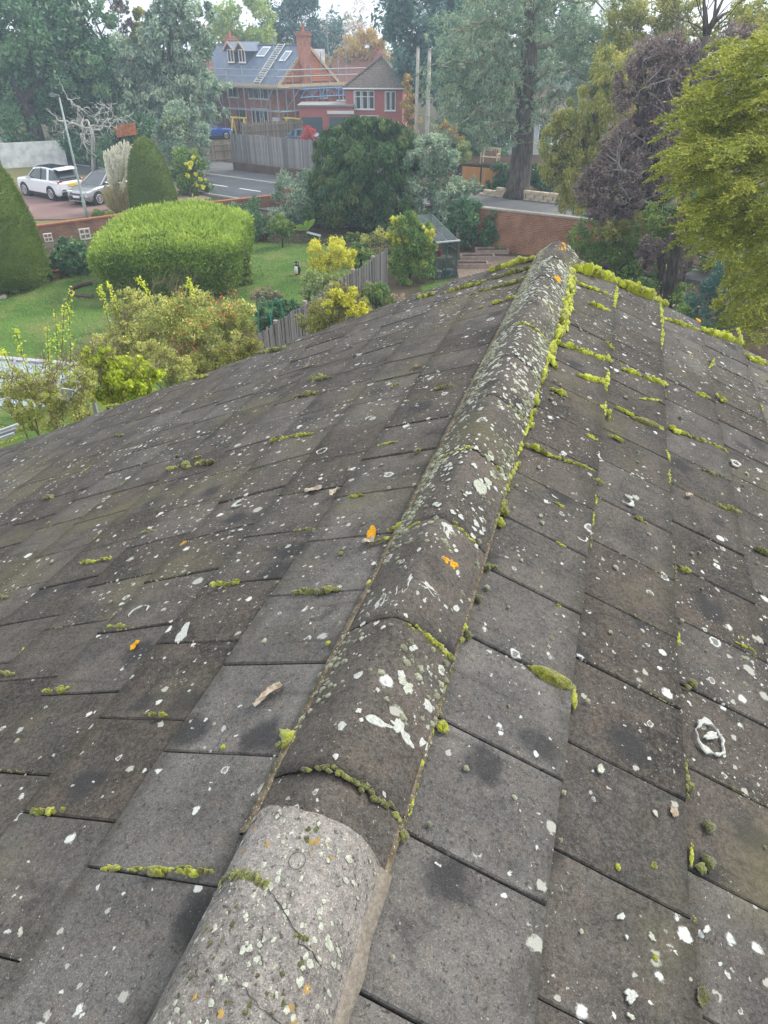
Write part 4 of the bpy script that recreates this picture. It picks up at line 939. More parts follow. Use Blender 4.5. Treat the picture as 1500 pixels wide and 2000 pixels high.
SUV = [(-2.28, .80, .78, .42, .88), (-2.15, .90, .86, .30, .98), (-1.4, .95, .92, .24, 1.05), (-.4, .95, .93, .24, 1.07), (1.2, .95, .93, .24, 1.10), (1.95, .94, .92, .27, 1.10), (2.24, .90, .86, .32, 1.06), (2.32, .84, .80, .42, 1.0)]
SUVC = [(-1.05, .80, 1.05, 1.07, .76), (-.25, .84, 1.08, 1.62, .66), (.55, .85, 1.09, 1.70, .67), (1.75, .84, 1.10, 1.66, .66), (2.22, .78, 1.08, 1.12, .74)]
cA = np.array([-20.7, 46.4, .012])
# white car: tail towards the lamp, so its forward axis (-x) points left and away
suv, _, _ = car('white estate car with yellow rear plate parked beside the lamp', cA, R_(-35), paint('white_car_paint', (.74, .76, .78)), SUV, SUVC, 4.6, 1.9, .37, (-1.42, 1.36), rails='pano')
bits(suv, [('tail_light', (2.20, -.72, .98), (.16, .30, .18), RED, (0, 0, R_(-14))), ('tail_light', (2.20, .72, .98), (.16, .30, .18), RED, (0, 0, R_(14))), ('number_plate', (2.335, 0, .86), (.03, .58, .16), PLY, (0, 0, 0)), ('rear_bumper', (2.30, 0, .40), (.12, 1.6, .26), BLK, (0, 0, 0)), ('spoiler', (1.95, 0, 1.70), (.55, 1.26, .05), MC.get('x') or suv.children[0].active_material, (0, R_(8), 0)), ('tailgate_glass', (2.06, 0, 1.37), (.02, 1.25, .42), CG, (0, R_(-42), 0)), ('headlight', (-2.26, -.62, .82), (.12, .34, .14), LAMPC, (0, 0, 0)), ('headlight', (-2.26, .62, .82), (.12, .34, .14), LAMPC, (0, 0, 0)), ('bumper_strip', (2.34, 0, .62), (.05, 1.5, .05), BLK, (0, 0, 0))])
CRO = [(-2.16, .74, .66, .36, .66), (-2.05, .84, .80, .26, .78), (-1.5, .90, .86, .22, .92), (-.85, .90, .88, .22, .98), (.6, .90, .88, .22, 1.0), (1.6, .90, .86, .26, 1.04), (2.0, .86, .80, .34, 1.04), (2.18, .76, .72, .46, .96)]
CROC = [(-.92, .78, .98, 1.0, .74), (-.10, .78, 1.0, 1.50, .60), (.45, .79, 1.01, 1.56, .60), (1.35, .76, 1.03, 1.46, .56), (2.02, .68, 1.03, 1.08, .62)]
SIL = paint('silver_car_paint', (.36, .37, .39), .75, .3)
cB = np.array([-16.95, 45.1, .012])
cro, _, _ = car('silver crossover car facing us between the lamp and pampas grass', cB, R_(63), SIL, CRO, CROC, 4.35, 1.8, .34, (-1.34, 1.30))
bits(cro, [('headlight', (-2.04, -.62, .74), (.26, .40, .11), LAMPC, (0, R_(10), R_(24))), ('headlight', (-2.04, .62, .74), (.26, .40, .11), LAMPC, (0, R_(10), R_(-24))), ('grille', (-2.15, 0, .40), (.07, 1.22, .22), BLK, (0, 0, 0)), ('upper_grille', (-2.165, 0, .645), (.05, .9, .06), BLK, (0, 0, 0)), ('number_plate', (-2.205, 0, .50), (.03, .52, .11), PLW, (0, 0, 0)), ('splitter', (-2.15, 0, .27), (.1, 1.3, .05), SIL, (0, 0, 0)), ('fog_light', (-2.08, -.68, .42), (.1, .16, .16), BLK, (0, 0, R_(20))), ('fog_light', (-2.08, .68, .42), (.1, .16, .16), BLK, (0, 0, R_(-20)))])
HAT = [(-2.0, .72, .66, .36, .66), (-1.88, .82, .78, .25, .80), (-1.2, .86, .84, .2, .95), (.6, .87, .85, .2, .98), (1.6, .86, .82, .25, .98), (1.95, .76, .72, .42, .9)]
HATC = [(-.95, .76, .95, .97, .72), (-.15, .76, .97, 1.42, .58), (.45, .77, .98, 1.47, .58), (1.3, .74, .98, 1.40, .55), (1.85, .66, .96, 1.02, .6)]
for px, py, Y, rz, lab, col in ((414, 268, 72, R_(205), 'bright blue hatchback parked left of the brown panel fence', (.02, .09, .42)), (602, 270, 70, R_(165), 'dark blue hatchback parked behind the small crimson maple', (.05, .09, .18))):
    c = gr(px, py+(3 if px < 500 else 0)) if px < 500 else at(px, py, Y); c[2] = 0; hb_, _, _ = car(lab, c, rz, paint('blue_car_paint' if px < 500 else 'dark_blue_car_paint', col, .2), HAT, HATC, 4, 1.74, .31, (-1.25, 1.2))
    bits(hb_, [('headlight', (-1.9, -.58, .72), (.2, .34, .14), LAMPC, (0, 0, R_(20))), ('headlight', (-1.9, .58, .72), (.2, .34, .14), LAMPC, (0, 0, R_(-20))), ('number_plate', (-2.03, 0, .45), (.03, .5, .11), PLW, (0, 0, 0)), ('grille', (-1.98, 0, .42), (.06, 1, .14), BLK, (0, 0, 0))])

# ------------------------------------------------------------------ gate, bench, greenhouse, ornaments
GT = plain('larch_slat', (.55, .27, .09), .7, var=.12); DKM = plain('dark_metal', (.03, .032, .035), .5)
g0 = gr(899, 366); g1 = gr(976, 372); g0[2] = g1[2] = 0
t = thing('driveway_gate', 'orange slatted timber gate in a dark frame', 'gate', g0, math.atan2(g1[1]-g0[1], g1[0]-g0[0])); LG = float(np.linalg.norm(g1-g0)); HG = at(922, 320, g0[1])[2]
sme = MB().box((0, 0, 0), (LG/2-.12, .03, .105)).mesh('slat')
for leaf in (0, 1):
    for i in range(int((HG-.2)/.115)):
        o = link('slat', sme, GT, t, loc=(LG*(.25+.5*leaf), 0, .18+i*.115))
for x in (0, LG/2, LG): obj('post', MB().box((x, .03, HG/2), (.09, .09, HG+.08)), DKM, t)
for z in (.09, HG-.02): obj('frame', MB().box((LG/2, -.001, z), (LG-.09, .05, .06)), DKM, t)
# raised terrace with bench
tb = at(958, 322, 52.5); TZ = tb[2]
structure('terrace', MB().box((tb[0]+1.5, tb[1]+2.6, TZ/2), (7.5, 5.0, TZ)), SM)
bn = thing('garden_bench', 'pale wooden garden bench with cushions above the orange gate', 'bench', (tb[0], tb[1]+.55, TZ), R_(-28)); BW = plain('pale_teak', (.52, .42, .30), .8)
for i in range(4): obj('seat_slat', MB().box((0, -.22+i*.13, .43), (1.25, .11, .03)), BW, bn)
for i in range(7): obj('back_slat', MB().box((-.5+i*.167, .27, .70), (.07, .025, .46), rx=R_(-10)), BW, bn)
obj('back_rail', MB().box((0, .31, .94), (1.3, .04, .09)), BW, bn)
for sx in (-.6, .6):
    obj('leg', MB().box((sx, -.24, .31), (.07, .07, .62)), BW, bn); obj('leg', MB().box((sx, .27, .47), (.07, .07, .94)), BW, bn); obj('armrest', MB().box((sx, 0, .64), (.09, .62, .04)), BW, bn)
for x, r_, lb_ in ((-.12, .25, 'left'), (.25, -.2, 'right')): 
    o = obj('cushion', MB().lathe([(.05, -.07), (.21, -.05), (.23, 0), (.21, .05), (.05, .07)], 4), plain('brown_cushion', (.20, .14, .10), .9), loc=(tb[0]+x, tb[1]+.62-x*.5, TZ+.66)); o.rotation_euler = (R_(75), R_(45)+r_, R_(-28)); tag(o, '%s hand brown scatter cushion on the pale garden bench' % lb_, 'cushion', 'cushions on the garden bench')
# greenhouse
GF = plain('green_frame', (.05, .115, .085), .45, .2); PG = NT('greenhouse_glass'); p = PG.objco()
gsh = PG.add('BsdfGlass') if False else None
a_ = PG.bsdf((.05, .065, .068), .07, None, 0, .6); tr = PG.add('BsdfTransparent'); m_ = PG.add('MixShader'); m_.inputs[0].default_value = .55; PG.t.links.new(a_, m_.inputs[1]); PG.t.links.new(tr.outputs[0], m_.inputs[2]); PG = PG.done(m_.outputs[0])
b0 = gr(850, 546); b1 = gr(891, 541); b0[2] = b1[2] = 0
gh = thing('greenhouse', 'small green framed greenhouse with sloping glass roof', 'greenhouse', b0, math.atan2(b1[1]-b0[1], b1[0]-b0[0])); GW_ = float(np.linalg.norm(b1-b0)); GD_, E_, RDG = 2.5, 1.42, 1.95
fr_ = [((0, 0, 0), (0, 0, E_)), ((GW_, 0, 0), (GW_, 0, E_)), ((0, GD_, 0), (0, GD_, RDG)), ((GW_, GD_, 0), (GW_, GD_, RDG)), ((0, 0, E_), (GW_, 0, E_)), ((0, GD_, RDG), (GW_, GD_, RDG)), ((0, 0, E_), (0, GD_, RDG)), ((GW_, 0, E_), (GW_, GD_, RDG)), ((0, 0, .04), (GW_, 0, .04)), ((GW_, 0, .04), (GW_, GD_, .04)), ((0, 0, .04), (0, GD_, .04)), ((GW_*.5, 0, 0), (GW_*.5, 0, E_)), ((GW_*.5, 0, E_), (GW_*.5, GD_, RDG)), ((GW_, GD_*.5, 0), (GW_, GD_*.5, (E_+RDG)/2)), ((0, 0, .75), (GW_, 0, .75)), ((0, GD_*.55, E_+.3), (GW_, GD_*.55, E_+.3)), ((GW_, 0, 1.05), (GW_, GD_, 1.05))]
for a, b in fr_: obj('frame_bar', MB().beam(a, b, .045, .045), GF, gh)
obj('gutter', MB().box((GW_/2, -.04, E_+.02), (GW_+.1, .08, .05)), plain('gutter_grey', (.42, .45, .45), .5), gh)
def pane(q): obj('pane', MB().poly(q), PG, gh)
for i in (0, 1):
    x0, x1 = GW_*.5*i, GW_*.5*(i+1); pane([(x0, .0, .05), (x1, .0, .05), (x1, .0, E_), (x0, .0, E_)]); pane([(x0, 0, E_+.024), (x1, 0, E_+.024), (x1, GD_, RDG+.024), (x0, GD_, RDG+.024)])
    y0, y1 = GD_*.5*i, GD_*.5*(i+1); h0, h1 = E_+(RDG-E_)*.5*i, E_+(RDG-E_)*.5*(i+1); pane([(GW_, y0, .05), (GW_, y1, .05), (GW_, y1, h1), (GW_, y0, h0)]); pane([(0, y0, .05), (0, y1, .05), (0, y1, h1), (0, y0, h0)])
    pane([(x0, GD_, .05), (x1, GD_, .05), (x1, GD_, RDG), (x0, GD_, RDG)])
obj('shelf', MB().box((GW_/2, .5, .72), (GW_-.1, .5, .03)), plain('shelf_wood', (.25, .2, .14)), gh)
GM_ = Matrix.Translation(gh.location) @ Matrix.Rotation(gh.rotation_euler.z, 4, 'Z')
def pot(label, loc, r, h, mat, group=None, name='flower_pot', cat='pot', grp=None):
    t = thing(name, label, cat, loc, 0, grp); obj('pot', MB().lathe([(r*.7, 0), (r*.96, h*.8), (r*1.08, h*.8), (r*1.08, h), (r*.92, h), (r*.85, h*.75), (.01, h*.74)], 14, cap=False), mat, t, smooth=True); return t
TC = plain('terracotta', (.42, .17, .08), .85); 
for x, y, z, m, lab in ((.25, .12, .02, plain('white_sack', (.6, .62, .64), .7), 'white plastic tub on the greenhouse floor'), (.62, .15, .02, plain('teal_plastic', (.03, .25, .22), .5), 'teal watering pot on the greenhouse floor'), (.42, .5, .735, plain('red_plastic', (.45, .06, .05), .5), 'red pot on the greenhouse shelf'), (.78, .14, .02, plain('pale_blue_plastic', (.35, .45, .6), .6), 'pale blue bucket on the greenhouse floor')):
    pot(lab, GM_ @ Vector((x, y+.1, z)), .13, .26, m)
# penguin ornament
pg = gr(581, 538); pg[2] = 0.01; t = thing('penguin_ornament', 'black and white penguin ornament standing on the lawn', 'ornament', pg, R_(-25)); PB = plain('penguin_black', (.03, .032, .04), .5); PW = plain('penguin_white', (.78, .78, .76), .6); POr = plain('penguin_orange', (.55, .28, .05), .6)
obj('body', MB().lathe([(.06, .03), (.13, .08), (.155, .18), (.14, .30), (.10, .38), (.085, .42), (.095, .47), (.085, .53), (.04, .57), (.005, .58)], 16, sy=.85), PB, t, smooth=True)
obj('belly', MB().lathe([(.03, .05), (.10, .09), (.122, .18), (.11, .29), (.07, .37), (.02, .40)], 14, (0, -.045, 0), sy=.82), PW, t, smooth=True)
obj('beak', MB().tube([(0, -.07, .485), (0, -.17, .47)], [.024, .004], 6), POr, t)
for sx in (-1, 1): obj('flipper', MB().lathe([(.01, -.12), (.03, -.05), (.035, .03), (.015, .1)], 8, (sx*.15, .0, .26), .5, 1.2), PB, t, smooth=True); obj('foot', MB().box((sx*.06, -.07, .015), (.07, .13, .03)), POr, t); obj('cheek', MB().lathe([(.005, -.03), (.03, 0), (.005, .03)], 8, (sx*.06, -.045, .47)), PW, t, smooth=True)
# timber edged beds with dark soil on the chippings
for px, py, lab in ((918, 521, 'near timber edged raised bed on the chippings'), (932, 506, 'middle timber edged raised bed on the chippings'), (960, 494, 'far timber edged raised bed by the brick wall')):
    c = gr(px, py); t = thing('raised_bed', lab, 'raised bed', (c[0], c[1], .016), R_(2), 'timber raised beds'); bw, bd = 1.5, .55; PLK = plain('bed_plank', (.34, .26, .22), .9)
    for y in (-bd/2, bd/2): obj('plank', MB().box((0, y, .09), (bw, .05, .18)), PLK, t)
    for x in (-bw/2+.025, bw/2-.025): obj('plank', MB().box((x, 0, .088), (.05, bd-.05, .176)), PLK, t)
    obj('soil', MB().box((0, 0, .055), (bw-.1, bd-.05, .11)), SM, t)
for px, py, lab, rot in ((905, 470, 'upright timber sleeper leaning near the greenhouse', .1), (893, 478, 'short timber post near the greenhouse', -.1)):
    c = gr(px, py+18); tag(obj('timber_post', MB().box((0, 0, .45), (.14, .12, .9), ry=rot), plain('old_sleeper', (.19, .125, .08), .9), loc=(c[0], c[1], 0)), lab, 'post')
c = gr(760, 505)
# pots, stones, edging, rocks
p_ = gr(112, 541); pt = pot('terracotta pot with a yellowish plant beside the clipped cone', (p_[0], p_[1], 0), .17, .32, TC)
p2_ = gr(514, 470); pot2 = pot('dark red pot under the glossy shrub on the far lawn', (p2_[0], p2_[1], 0), .26, .36, plain('oxblood_glaze', (.18, .05, .035), .5))
def rock(name, label, px, py, s_, mat, group=None, flat=.6):
    c = gr(px, py); mb = MB(); bm = bmesh.new(); bmesh.ops.create_icosphere(bm, subdivisions=2, radius=1)
    sd_ = rng.random(3)*9
    V = np.array([v.co[:] for v in bm.verts]); V *= (1+.22*np.sin(V*2.3+sd_).sum(1)/2+.07*rng.standard_normal(len(V)))[:, None]; V = np.clip(V, -.85, .85)*np.array([1, .8, flat])*s_
    mb.add(V, [[q.index for q in f.verts] for f in bm.faces]); bm.free(); o = obj(name, mb, mat, loc=(c[0], c[1], s_*flat*.55)); o.rotation_euler.z = rng.random()*6; return tag(o, label, 'rock', group)
RK = plain('pale_rock', (.42, .38, .32), .95, var=.25, scale=5, bump=.5)
for px, py, s_, l in ((1262, 548, .20, 'pale rock highest up the dark bank at right'), (1300, 560, .24, 'round pale rock under the purple bush'), (1292, 582, .16, 'small pale rock midway down the dark bank'), (1312, 604, .2, 'flat pale rock next to the roof verge'), (1340, 603, .22, 'upright pale rock beside the flat one'), (1362, 612, .26, 'largest pale rock beside the dark conifer')): rock('rock', l, px, py, s_, RK, 'pale rocks on the dark bank')
ES = plain('edging_stone', (.44, .38, .34), .95, var=.25, bump=.4)
for i, (px, py) in enumerate(((8, 582), (30, 571), (50, 563), (66, 556))): rock('edging_stone', ('leftmost pale stone edging the flower bed under the left cone', 'second pale edging stone from the left image border', 'third pale edging stone along the left flower bed', 'pale edging stone nearest the small green plant')[i], px, py, .2, ES, 'stones edging the left flower bed', .5)
o = tag(obj('bed_edging', MB().tube([(*gr(px, py)[:2], .07) for px, py in ((180, 556), (160, 560), (142, 567), (140, 575), (152, 580), (182, 583))], .08, 6), plain('dark_edging', (.10, .07, .065), .9)), 'curved dark edging of the small bed by the square hedge', 'edging')
# green hoops over the vegetable bush
for i, (px, py, w_) in enumerate(((520, 640, 26), (547, 650, 30))):
    c = gr(px, py+20); k = ppm(c); a = np.linspace(0, math.pi, 14); r_ = w_/k*.6
    P = [np.array([c[0]+math.cos(q)*r_*.8, c[1]+math.cos(q)*r_*.3, math.sin(q)*(1.45 if i else 1.35)]) for q in a]
    tag(obj('garden_hoop', MB().tube(P, .016, 6), plain('hoop_green', (.04, .28, .22), .4)), 'green plastic hoop over the dark bush, %s one' % ('nearer and right hand' if i else 'further and left hand'), 'hoop', 'green garden hoops')
# glazed lean-to roof at the lower left, with gutter pieces
cz = 2.35
def gz(px, py, z=cz): q = gr(px, py, z); return q
t = thing('lean_to', 'pale glazed lean-to roof beyond our roof at far left', 'lean-to', (*gz(60, 730)[:2], 0)); FRM = plain('lean_to_frame', (.36, .36, .37), .5); PGL = glass('pale_roof_glass', (.26, .34, .36), .2)
a, b, c, d = gz(-160, 690, cz-.1), gz(165, 718, cz-.1), gz(150, 800, cz+.12), gz(-200, 790, cz+.12)
obj('glass_roof', MB().prism([a, b, c, d], (0, 0, .03)), PGL, t, world=True)
for f in np.linspace(0, 1, 6): obj('glazing_bar', MB().beam(a+(b-a)*f+UP*.05, d+(c-d)*f+UP*.05, .05, .05), FRM, t, world=True)
obj('gutter', MB().beam(a+UP*.03, b+UP*.03, .14, .10), FRM, t, world=True)
for q in (a, b, c, d): obj('post', MB().beam(np.array([q[0], q[1], 0]), q-UP*.02, .08, .08), FRM, t, world=True)
bl = plain('white_plastic_panel', (.62, .66, .66), .4, var=.1)
q = at(20, 856, 6.2); t = thing('channel_bundle', 'pair of pale plastic channels beyond the roof verge at far left', 'channel', q)
for i in range(3): obj('channel', MB().box((-.1, i*.06, i*.02), (.28, .03, .025), rz=R_(22), ry=R_(-12)), plain('dull_channel', (.32, .35, .35), .5) if i != 1 else plain('grey_channel', (.2, .21, .21)), t)
q = at(128, 770, 9.6); tag(obj('white_sheet', MB().box((0, 0, 0), (.16, .02, .26), rz=.5, ry=.4, rx=.5), plain('dull_sheet', (.4, .44, .45), .5), loc=q), 'crumpled white sheet caught in the shrubs by the verge', 'sheet')

# ------------------------------------------------------------------ trees and plants
BK = barkmat('grey_bark', (.06, .05, .042), (.17, .145, .125)); BKB = barkmat('brown_bark', (.035, .027, .022), (.10, .08, .065)); BKP = barkmat('pale_twig', (.22, .19, .15), (.42, .38, .31))
def C(*q): return [tuple(c) for c in q]
LVE = leafmat('evergreen_leaf', C((0.0224, 0.056, 0.0298), (0.0448, 0.0952, 0.0482), (0.077, 0.14, 0.0666), (0.14, 0.21, 0.0918)), .5, .12)
LGG = leafmat('grey_green_leaf', C((0.056, 0.0952, 0.07), (0.119, 0.168, 0.119), (0.196, 0.245, 0.168), (0.336, 0.378, 0.266)), .55, .2)
LCE = leafmat('cedar_needle', C((0.049, 0.084, 0.063), (0.105, 0.154, 0.105), (0.182, 0.231, 0.154), (0.294, 0.322, 0.182)), .6, .2)
LCO = leafmat('conifer_needle', C((0.0252, 0.063, 0.056), (0.049, 0.098, 0.0812), (0.084, 0.14, 0.112)), .6, .1)
LYE = leafmat('yew_needle', C((0.0156, 0.0358, 0.0149), (0.0304, 0.0621, 0.023), (0.0521, 0.0915, 0.0305), (0.1128, 0.1273, 0.0406)), .6, .1)
LLG = leafmat('light_green_leaf', C((.10, .16, .04), (.17, .23, .06), (.27, .30, .09)), .55, .35)
LAU = leafmat('autumn_orange_leaf', C((.20, .125, .045), (.30, .19, .065), (.34, .26, .10)), .6, .35)
LTW = leafmat('dry_twig', C((.16, .12, .095), (.26, .21, .165), (.36, .27, .19)), .8, .1)
LPU = leafmat('purple_leaf', C((0.0529, 0.0398, 0.0412), (0.1006, 0.0726, 0.0741), (0.1694, 0.1287, 0.1183), (0.1588, 0.1639, 0.0823)), .6, .2)
LOL = leafmat('olive_leaf', C((.06, .075, .022), (.13, .145, .04), (.23, .22, .06), (.36, .30, .08)), .55, .35)
LBG = leafmat('bush_green_leaf', C((0.0323, 0.07, 0.0227), (0.0735, 0.126, 0.0353), (0.1323, 0.196, 0.0504), (0.2793, 0.266, 0.063)), .5, .25)
LGY = leafmat('golden_leaf', C((.10, .13, .025), (.38, .33, .03), (.55, .46, .06), (.62, .55, .16)), .5, .4)
LSP = leafmat('spruce_needle', C((.04, .06, .014), (.115, .14, .022), (.25, .25, .042), (.40, .38, .09)), .55, .3)
LRO = leafmat('rose_leaf', C((.07, .08, .03), (.15, .16, .05), (.25, .27, .08), (.40, .40, .14), (.27, .22, .10)), .55, .35)
LLI = leafmat('lime_leaf', C((.10, .16, .015), (.26, .32, .025), (.42, .45, .05)), .5, .4)
LHE = leafmat('hedge_spray', C((.04, .065, .012), (.085, .13, .02), (.155, .215, .032), (.275, .335, .072)), .6, .25)
LTO = leafmat('topiary_yew_spray', C((.04, .06, .012), (.08, .115, .022), (.125, .165, .035), (.19, .21, .055)), .65, .15)
LVA = leafmat('variegated_leaf', C((.06, .10, .035), (.14, .19, .07), (.34, .36, .19)), .55, .3)

def T(name, label, cat, base, Y, blobs, mat, n, L, **k):
    b = gr(*base); b[2] = 0
    if abs(b[1]-Y) > 3: b = at(base[0], base[1], Y); b[2] = 0
    return tree(name, label, cat, b, mat, blobs_px(Y, blobs, k.pop('dy', .8)), n, L, **k)
TG = 'trees along the skyline'
# far trees
T('broadleaf_tree', 'pale green tree rising behind the scaffolded house dormers', 'tree', (450, 200), 102, C((425, 40, 45, 50), (470, 60, 60, 50), (500, 45, 40, 50), (440, 105, 50, 40), (520, 95, 50, 30)), LLG, 9000, .42, bark=BKP, trunk=.25, group=TG, kmix=.5)
T('conifer_tree', 'large blue green conifer above the slate roof', 'tree', (580, 220), 108, C((560, 20, 70, 40), (520, 60, 60, 40, -2), (610, 50, 60, 40), (560, 80, 110, 28), (620, 100, 50, 40), (590, -20, 50, 30)), LCO, 13000, .5, asp=.35, bark=BKB, trunk=.4, group=TG, droop=.3)
T('bare_tree', 'pale nearly bare tree against the white sky', 'tree', (672, 170), 112, C((672, 45, 45, 45), (650, 80, 35, 30), (695, 75, 40, 35), (670, 110, 55, 30)), LTW, 4200, .5, asp=.12, bark=BKP, trunk=.28, group=TG, sub=18, outw=.8, kmix=.3)
T('autumn_tree', 'small orange autumn tree beside the bare tree', 'tree', (712, 170), 104, C((705, 95, 38, 30), (728, 85, 26, 26), (690, 118, 40, 22), (745, 110, 22, 20), (655, 120, 30, 16)), LAU, 5200, .38, bark=BKP, trunk=.2, group=TG)
T('conifer_tree', 'tall dark conifer right of the red hipped house', 'tree', (800, 260), 74, C((800, 20, 60, 55), (850, 50, 70, 60, 2), (790, 85, 45, 45), (830, 120, 55, 45), (900, 20, 70, 50, 4), (870, -30, 80, 45, 4), (850, 160, 45, 40), (790, -30, 50, 40)), LCO, 24000, .42, asp=.4, bark=BKB, trunk=.4, group=TG, droop=.25, sub=22)
T('broadleaf_tree', 'dark tree behind the cedar at the top centre', 'tree', (980, 250), 62, C((940, 40, 70, 60), (990, 80, 70, 60), (920, 110, 60, 60), (1000, 150, 80, 60), (930, 200, 70, 60), (985, 245, 60, 50), (1080, 20, 70, 40, 4), (1120, 60, 70, 50, 6)), LVE, 20000, .36, bark=BKB, trunk=.35, group=TG)
# left dark evergreen with heavy leaning trunk
tr_ = T('evergreen_oak', 'huge dark evergreen with a heavy leaning trunk at far left', 'tree', (72, 292), 64, C((60, 40, 90, 60), (140, 60, 80, 60), (30, 120, 80, 60), (130, 140, 90, 60, -2), (185, 140, 42, 55), (20, 60, 60, 60, -4), (70, 190, 60, 40, 3), (180, 200, 60, 50, 2), (90, -10, 80, 40), (10, 190, 40, 40), (215, 180, 30, 60), (165, 250, 50, 40, 2)), LVE, 42000, .34, sub=26, sub_r=.3, kmix=.65)
mb = MB(); q = [at(px, py, 62) for px, py in ((75, 296), (66, 250), (48, 205), (25, 150), (5, 125), (-30, 110))]; mb.tube(q, [.75, .6, .55, .42, .35, .28], 9); q = [at(px, py, 62) for px, py in ((48, 205), (85, 150), (120, 95), (135, 60))]; mb.tube(q, [.42, .36, .25, .12], 8); obj('trunk', mb, BK, tr_, smooth=True, world=True)
T('understorey_shrub', 'dark shrubs under the huge evergreen by the white wall', 'shrub', (60, 300), 60, C((20, 250, 50, 45), (60, 275, 45, 35), (110, 265, 50, 40, 3), (160, 280, 40, 30), (200, 270, 40, 40, 3), (-20, 220, 50, 60), (120, 215, 60, 40, 5), (205, 225, 40, 40, 5)), LVE, 14000, .26)
# thin bare tree and grey green tree
t = thing('bare_tree', 'thin twiggy tree in the sky gap at top left', 'tree', (*at(215, 200, 66)[:2], 0)); mb = MB(); ends = []
b = np.array([*at(215, 200, 66)[:2], 0]); mb.tube([b, at(212, 150, 66), at(205, 90, 66)], [.2, .16, .12], 6)
for i in range(6): grow(mb, at(205+rng.normal(0, 6), 120-i*18, 66), (rng.normal(0, .6), rng.normal(0, .4), 1), 3.2, .07, 3, .5, (3, 5), .8, .15, 4, .65, ends)
obj('trunk', mb, BKB, t, world=True)
foliage('crown', LGG, t, [(p, np.array([.5, .5, .4])) for p, d in ends[::3]], 2600, .3, sub=3, kmix=.3)
T('eucalyptus_tree', 'tall grey green tree left of the scaffolded house', 'tree', (310, 260), 63, C((325, 55, 48, 42), (280, 110, 50, 50), (345, 95, 60, 50), (380, 45, 45, 40), (255, 170, 40, 40), (310, 170, 55, 45), (370, 160, 45, 40), (345, 30, 40, 30), (330, 5, 35, 30), (420, 165, 35, 18, -2), (275, 215, 40, 30), (335, 225, 50, 30), (410, 205, 35, 28, -2), (245, 110, 25, 40)), LGG, 32000, .34, asp=.38, bark=BK, trunk=.35, droop=.35, sub=20, sub_r=.28, kmix=.6)
T('slender_tree', 'slim green tree with yellow tints beside the grey green tree', 'tree', (270, 255), 70, C((274, 62, 13, 36), (264, 100, 18, 36)), LOL, 6500, .36, bark=BK, trunk=.2, droop=.2)
T('purple_tree', 'reddish tree behind the grey green tree at left', 'tree', (225, 240), 70, C((225, 170, 30, 50), (240, 60, 22, 50), (255, 215, 30, 30), (220, 110, 16, 40)), LPU, 5200, .3, bark=BKB, trunk=.16)
# contorted bare birch
bb_ = gr(183, 336); bb_[2] = 0; t = thing('contorted_birch', 'bare white trunked tree with twisting branches beside the lamp', 'tree', bb_); mb = MB(); BW_ = barkmat('birch_bark', (.30, .28, .25), (.66, .64, .60), 6)
yb = bb_[1]; pts = [bb_, at(182, 300, yb), at(181, 268, yb), at(178, 248, yb)]; mb.tube(pts, [.17, .15, .14, .13], 9)
def sq(*p): return [at(x, y, yb+dy_) for x, y, dy_ in p]
for p, r0 in ((sq((180, 262, 0), (165, 248, .3), (148, 243, .5), (130, 238, .6), (112, 233, .4), (104, 236, .4)), .13), (sq((180, 255, 0), (162, 245, -.3), (155, 225, -.4), (150, 210, -.5), (138, 198, -.5), (130, 188, -.4)), .14), (sq((178, 250, 0), (190, 240, 0), (186, 228, .2), (198, 215, .3), (205, 205, .3), (212, 212, .3)), .10), (sq((180, 256, 0), (200, 250, .2), (215, 245, .3), (226, 235, .3), (236, 232, .2), (245, 230, .2)), .12), (sq((181, 265, 0), (170, 258, -.5), (160, 262, -.8), (163, 275, -.9), (168, 290, -1)), .08), (sq((178, 250, 0), (172, 238, .6), (160, 232, .8), (145, 236, 1), (130, 244, 1), (124, 260, 1)), .10), (sq((181, 252, 0), (205, 240, -.5), (222, 222, -.6), (215, 205, -.5)), .07)):
    # smooth, twisting limb
    q = np.array(p); s_ = np.linspace(0, len(q)-1, 22); P = np.stack([np.interp(s_, range(len(q)), q[:, i]) for i in range(3)], 1); P += np.stack([np.sin(s_*5+r0*90)*.07, np.cos(s_*4)*.07, np.sin(s_*6.5)*.07], 1); mb.tube(P, np.linspace(r0*.72, r0*.2, 22), 6)
    for k in range(5, 22, 2): grow(mb, P[k], (rng.normal(0, 1), rng.normal(0, 1), rng.normal(-.2, .5)), .9, .026, 1, 1.0, (2, 4), 1, -.1, 4, .7)
obj('trunk', mb, BW_, t, smooth=True, world=True)
# mid-distance shrubs left of the road
T('flowering_shrub', 'tall cream flowered shrub behind the smaller clipped cone', 'shrub', (355, 330), 54, C((360, 245, 42, 40), (335, 250, 28, 36), (385, 260, 28, 40), (360, 290, 44, 40), (328, 285, 28, 38), (350, 222, 26, 20), (395, 300, 18, 30)), LGG, 17000, .16, bark=BK, trunk=.12, kmix=.5)
T('flowering_shrub', 'bushy shrub dotted with yellow flowers right of the smaller cone', 'shrub', (372, 385), 47, C((372, 335, 33, 34), (355, 350, 26, 32), (388, 345, 24, 36), (375, 375, 32, 20), (368, 308, 26, 22)), LBG, 11000, .15, bark=BKB, trunk=.08, kmix=.45)
for (cx, cy, r_, Y, m, n_) in ((372, 326, 22, 46.4, LGY, 240), (392, 352, 14, 46.3, LGY, 120), (340, 245, 20, 53.2, LVA, 200), (320, 240, 10, 53, LVA, 120)):
    foliage('blossom', m, [o for o in bpy.data.objects if o.name.startswith('flowering_shrub')][0 if Y > 50 else 1], blobs_px(Y-1, [(cx, cy, r_, r_, 0)], .6), n_, .16, .8, sub=7, sub_r=.16, kmix=.3)
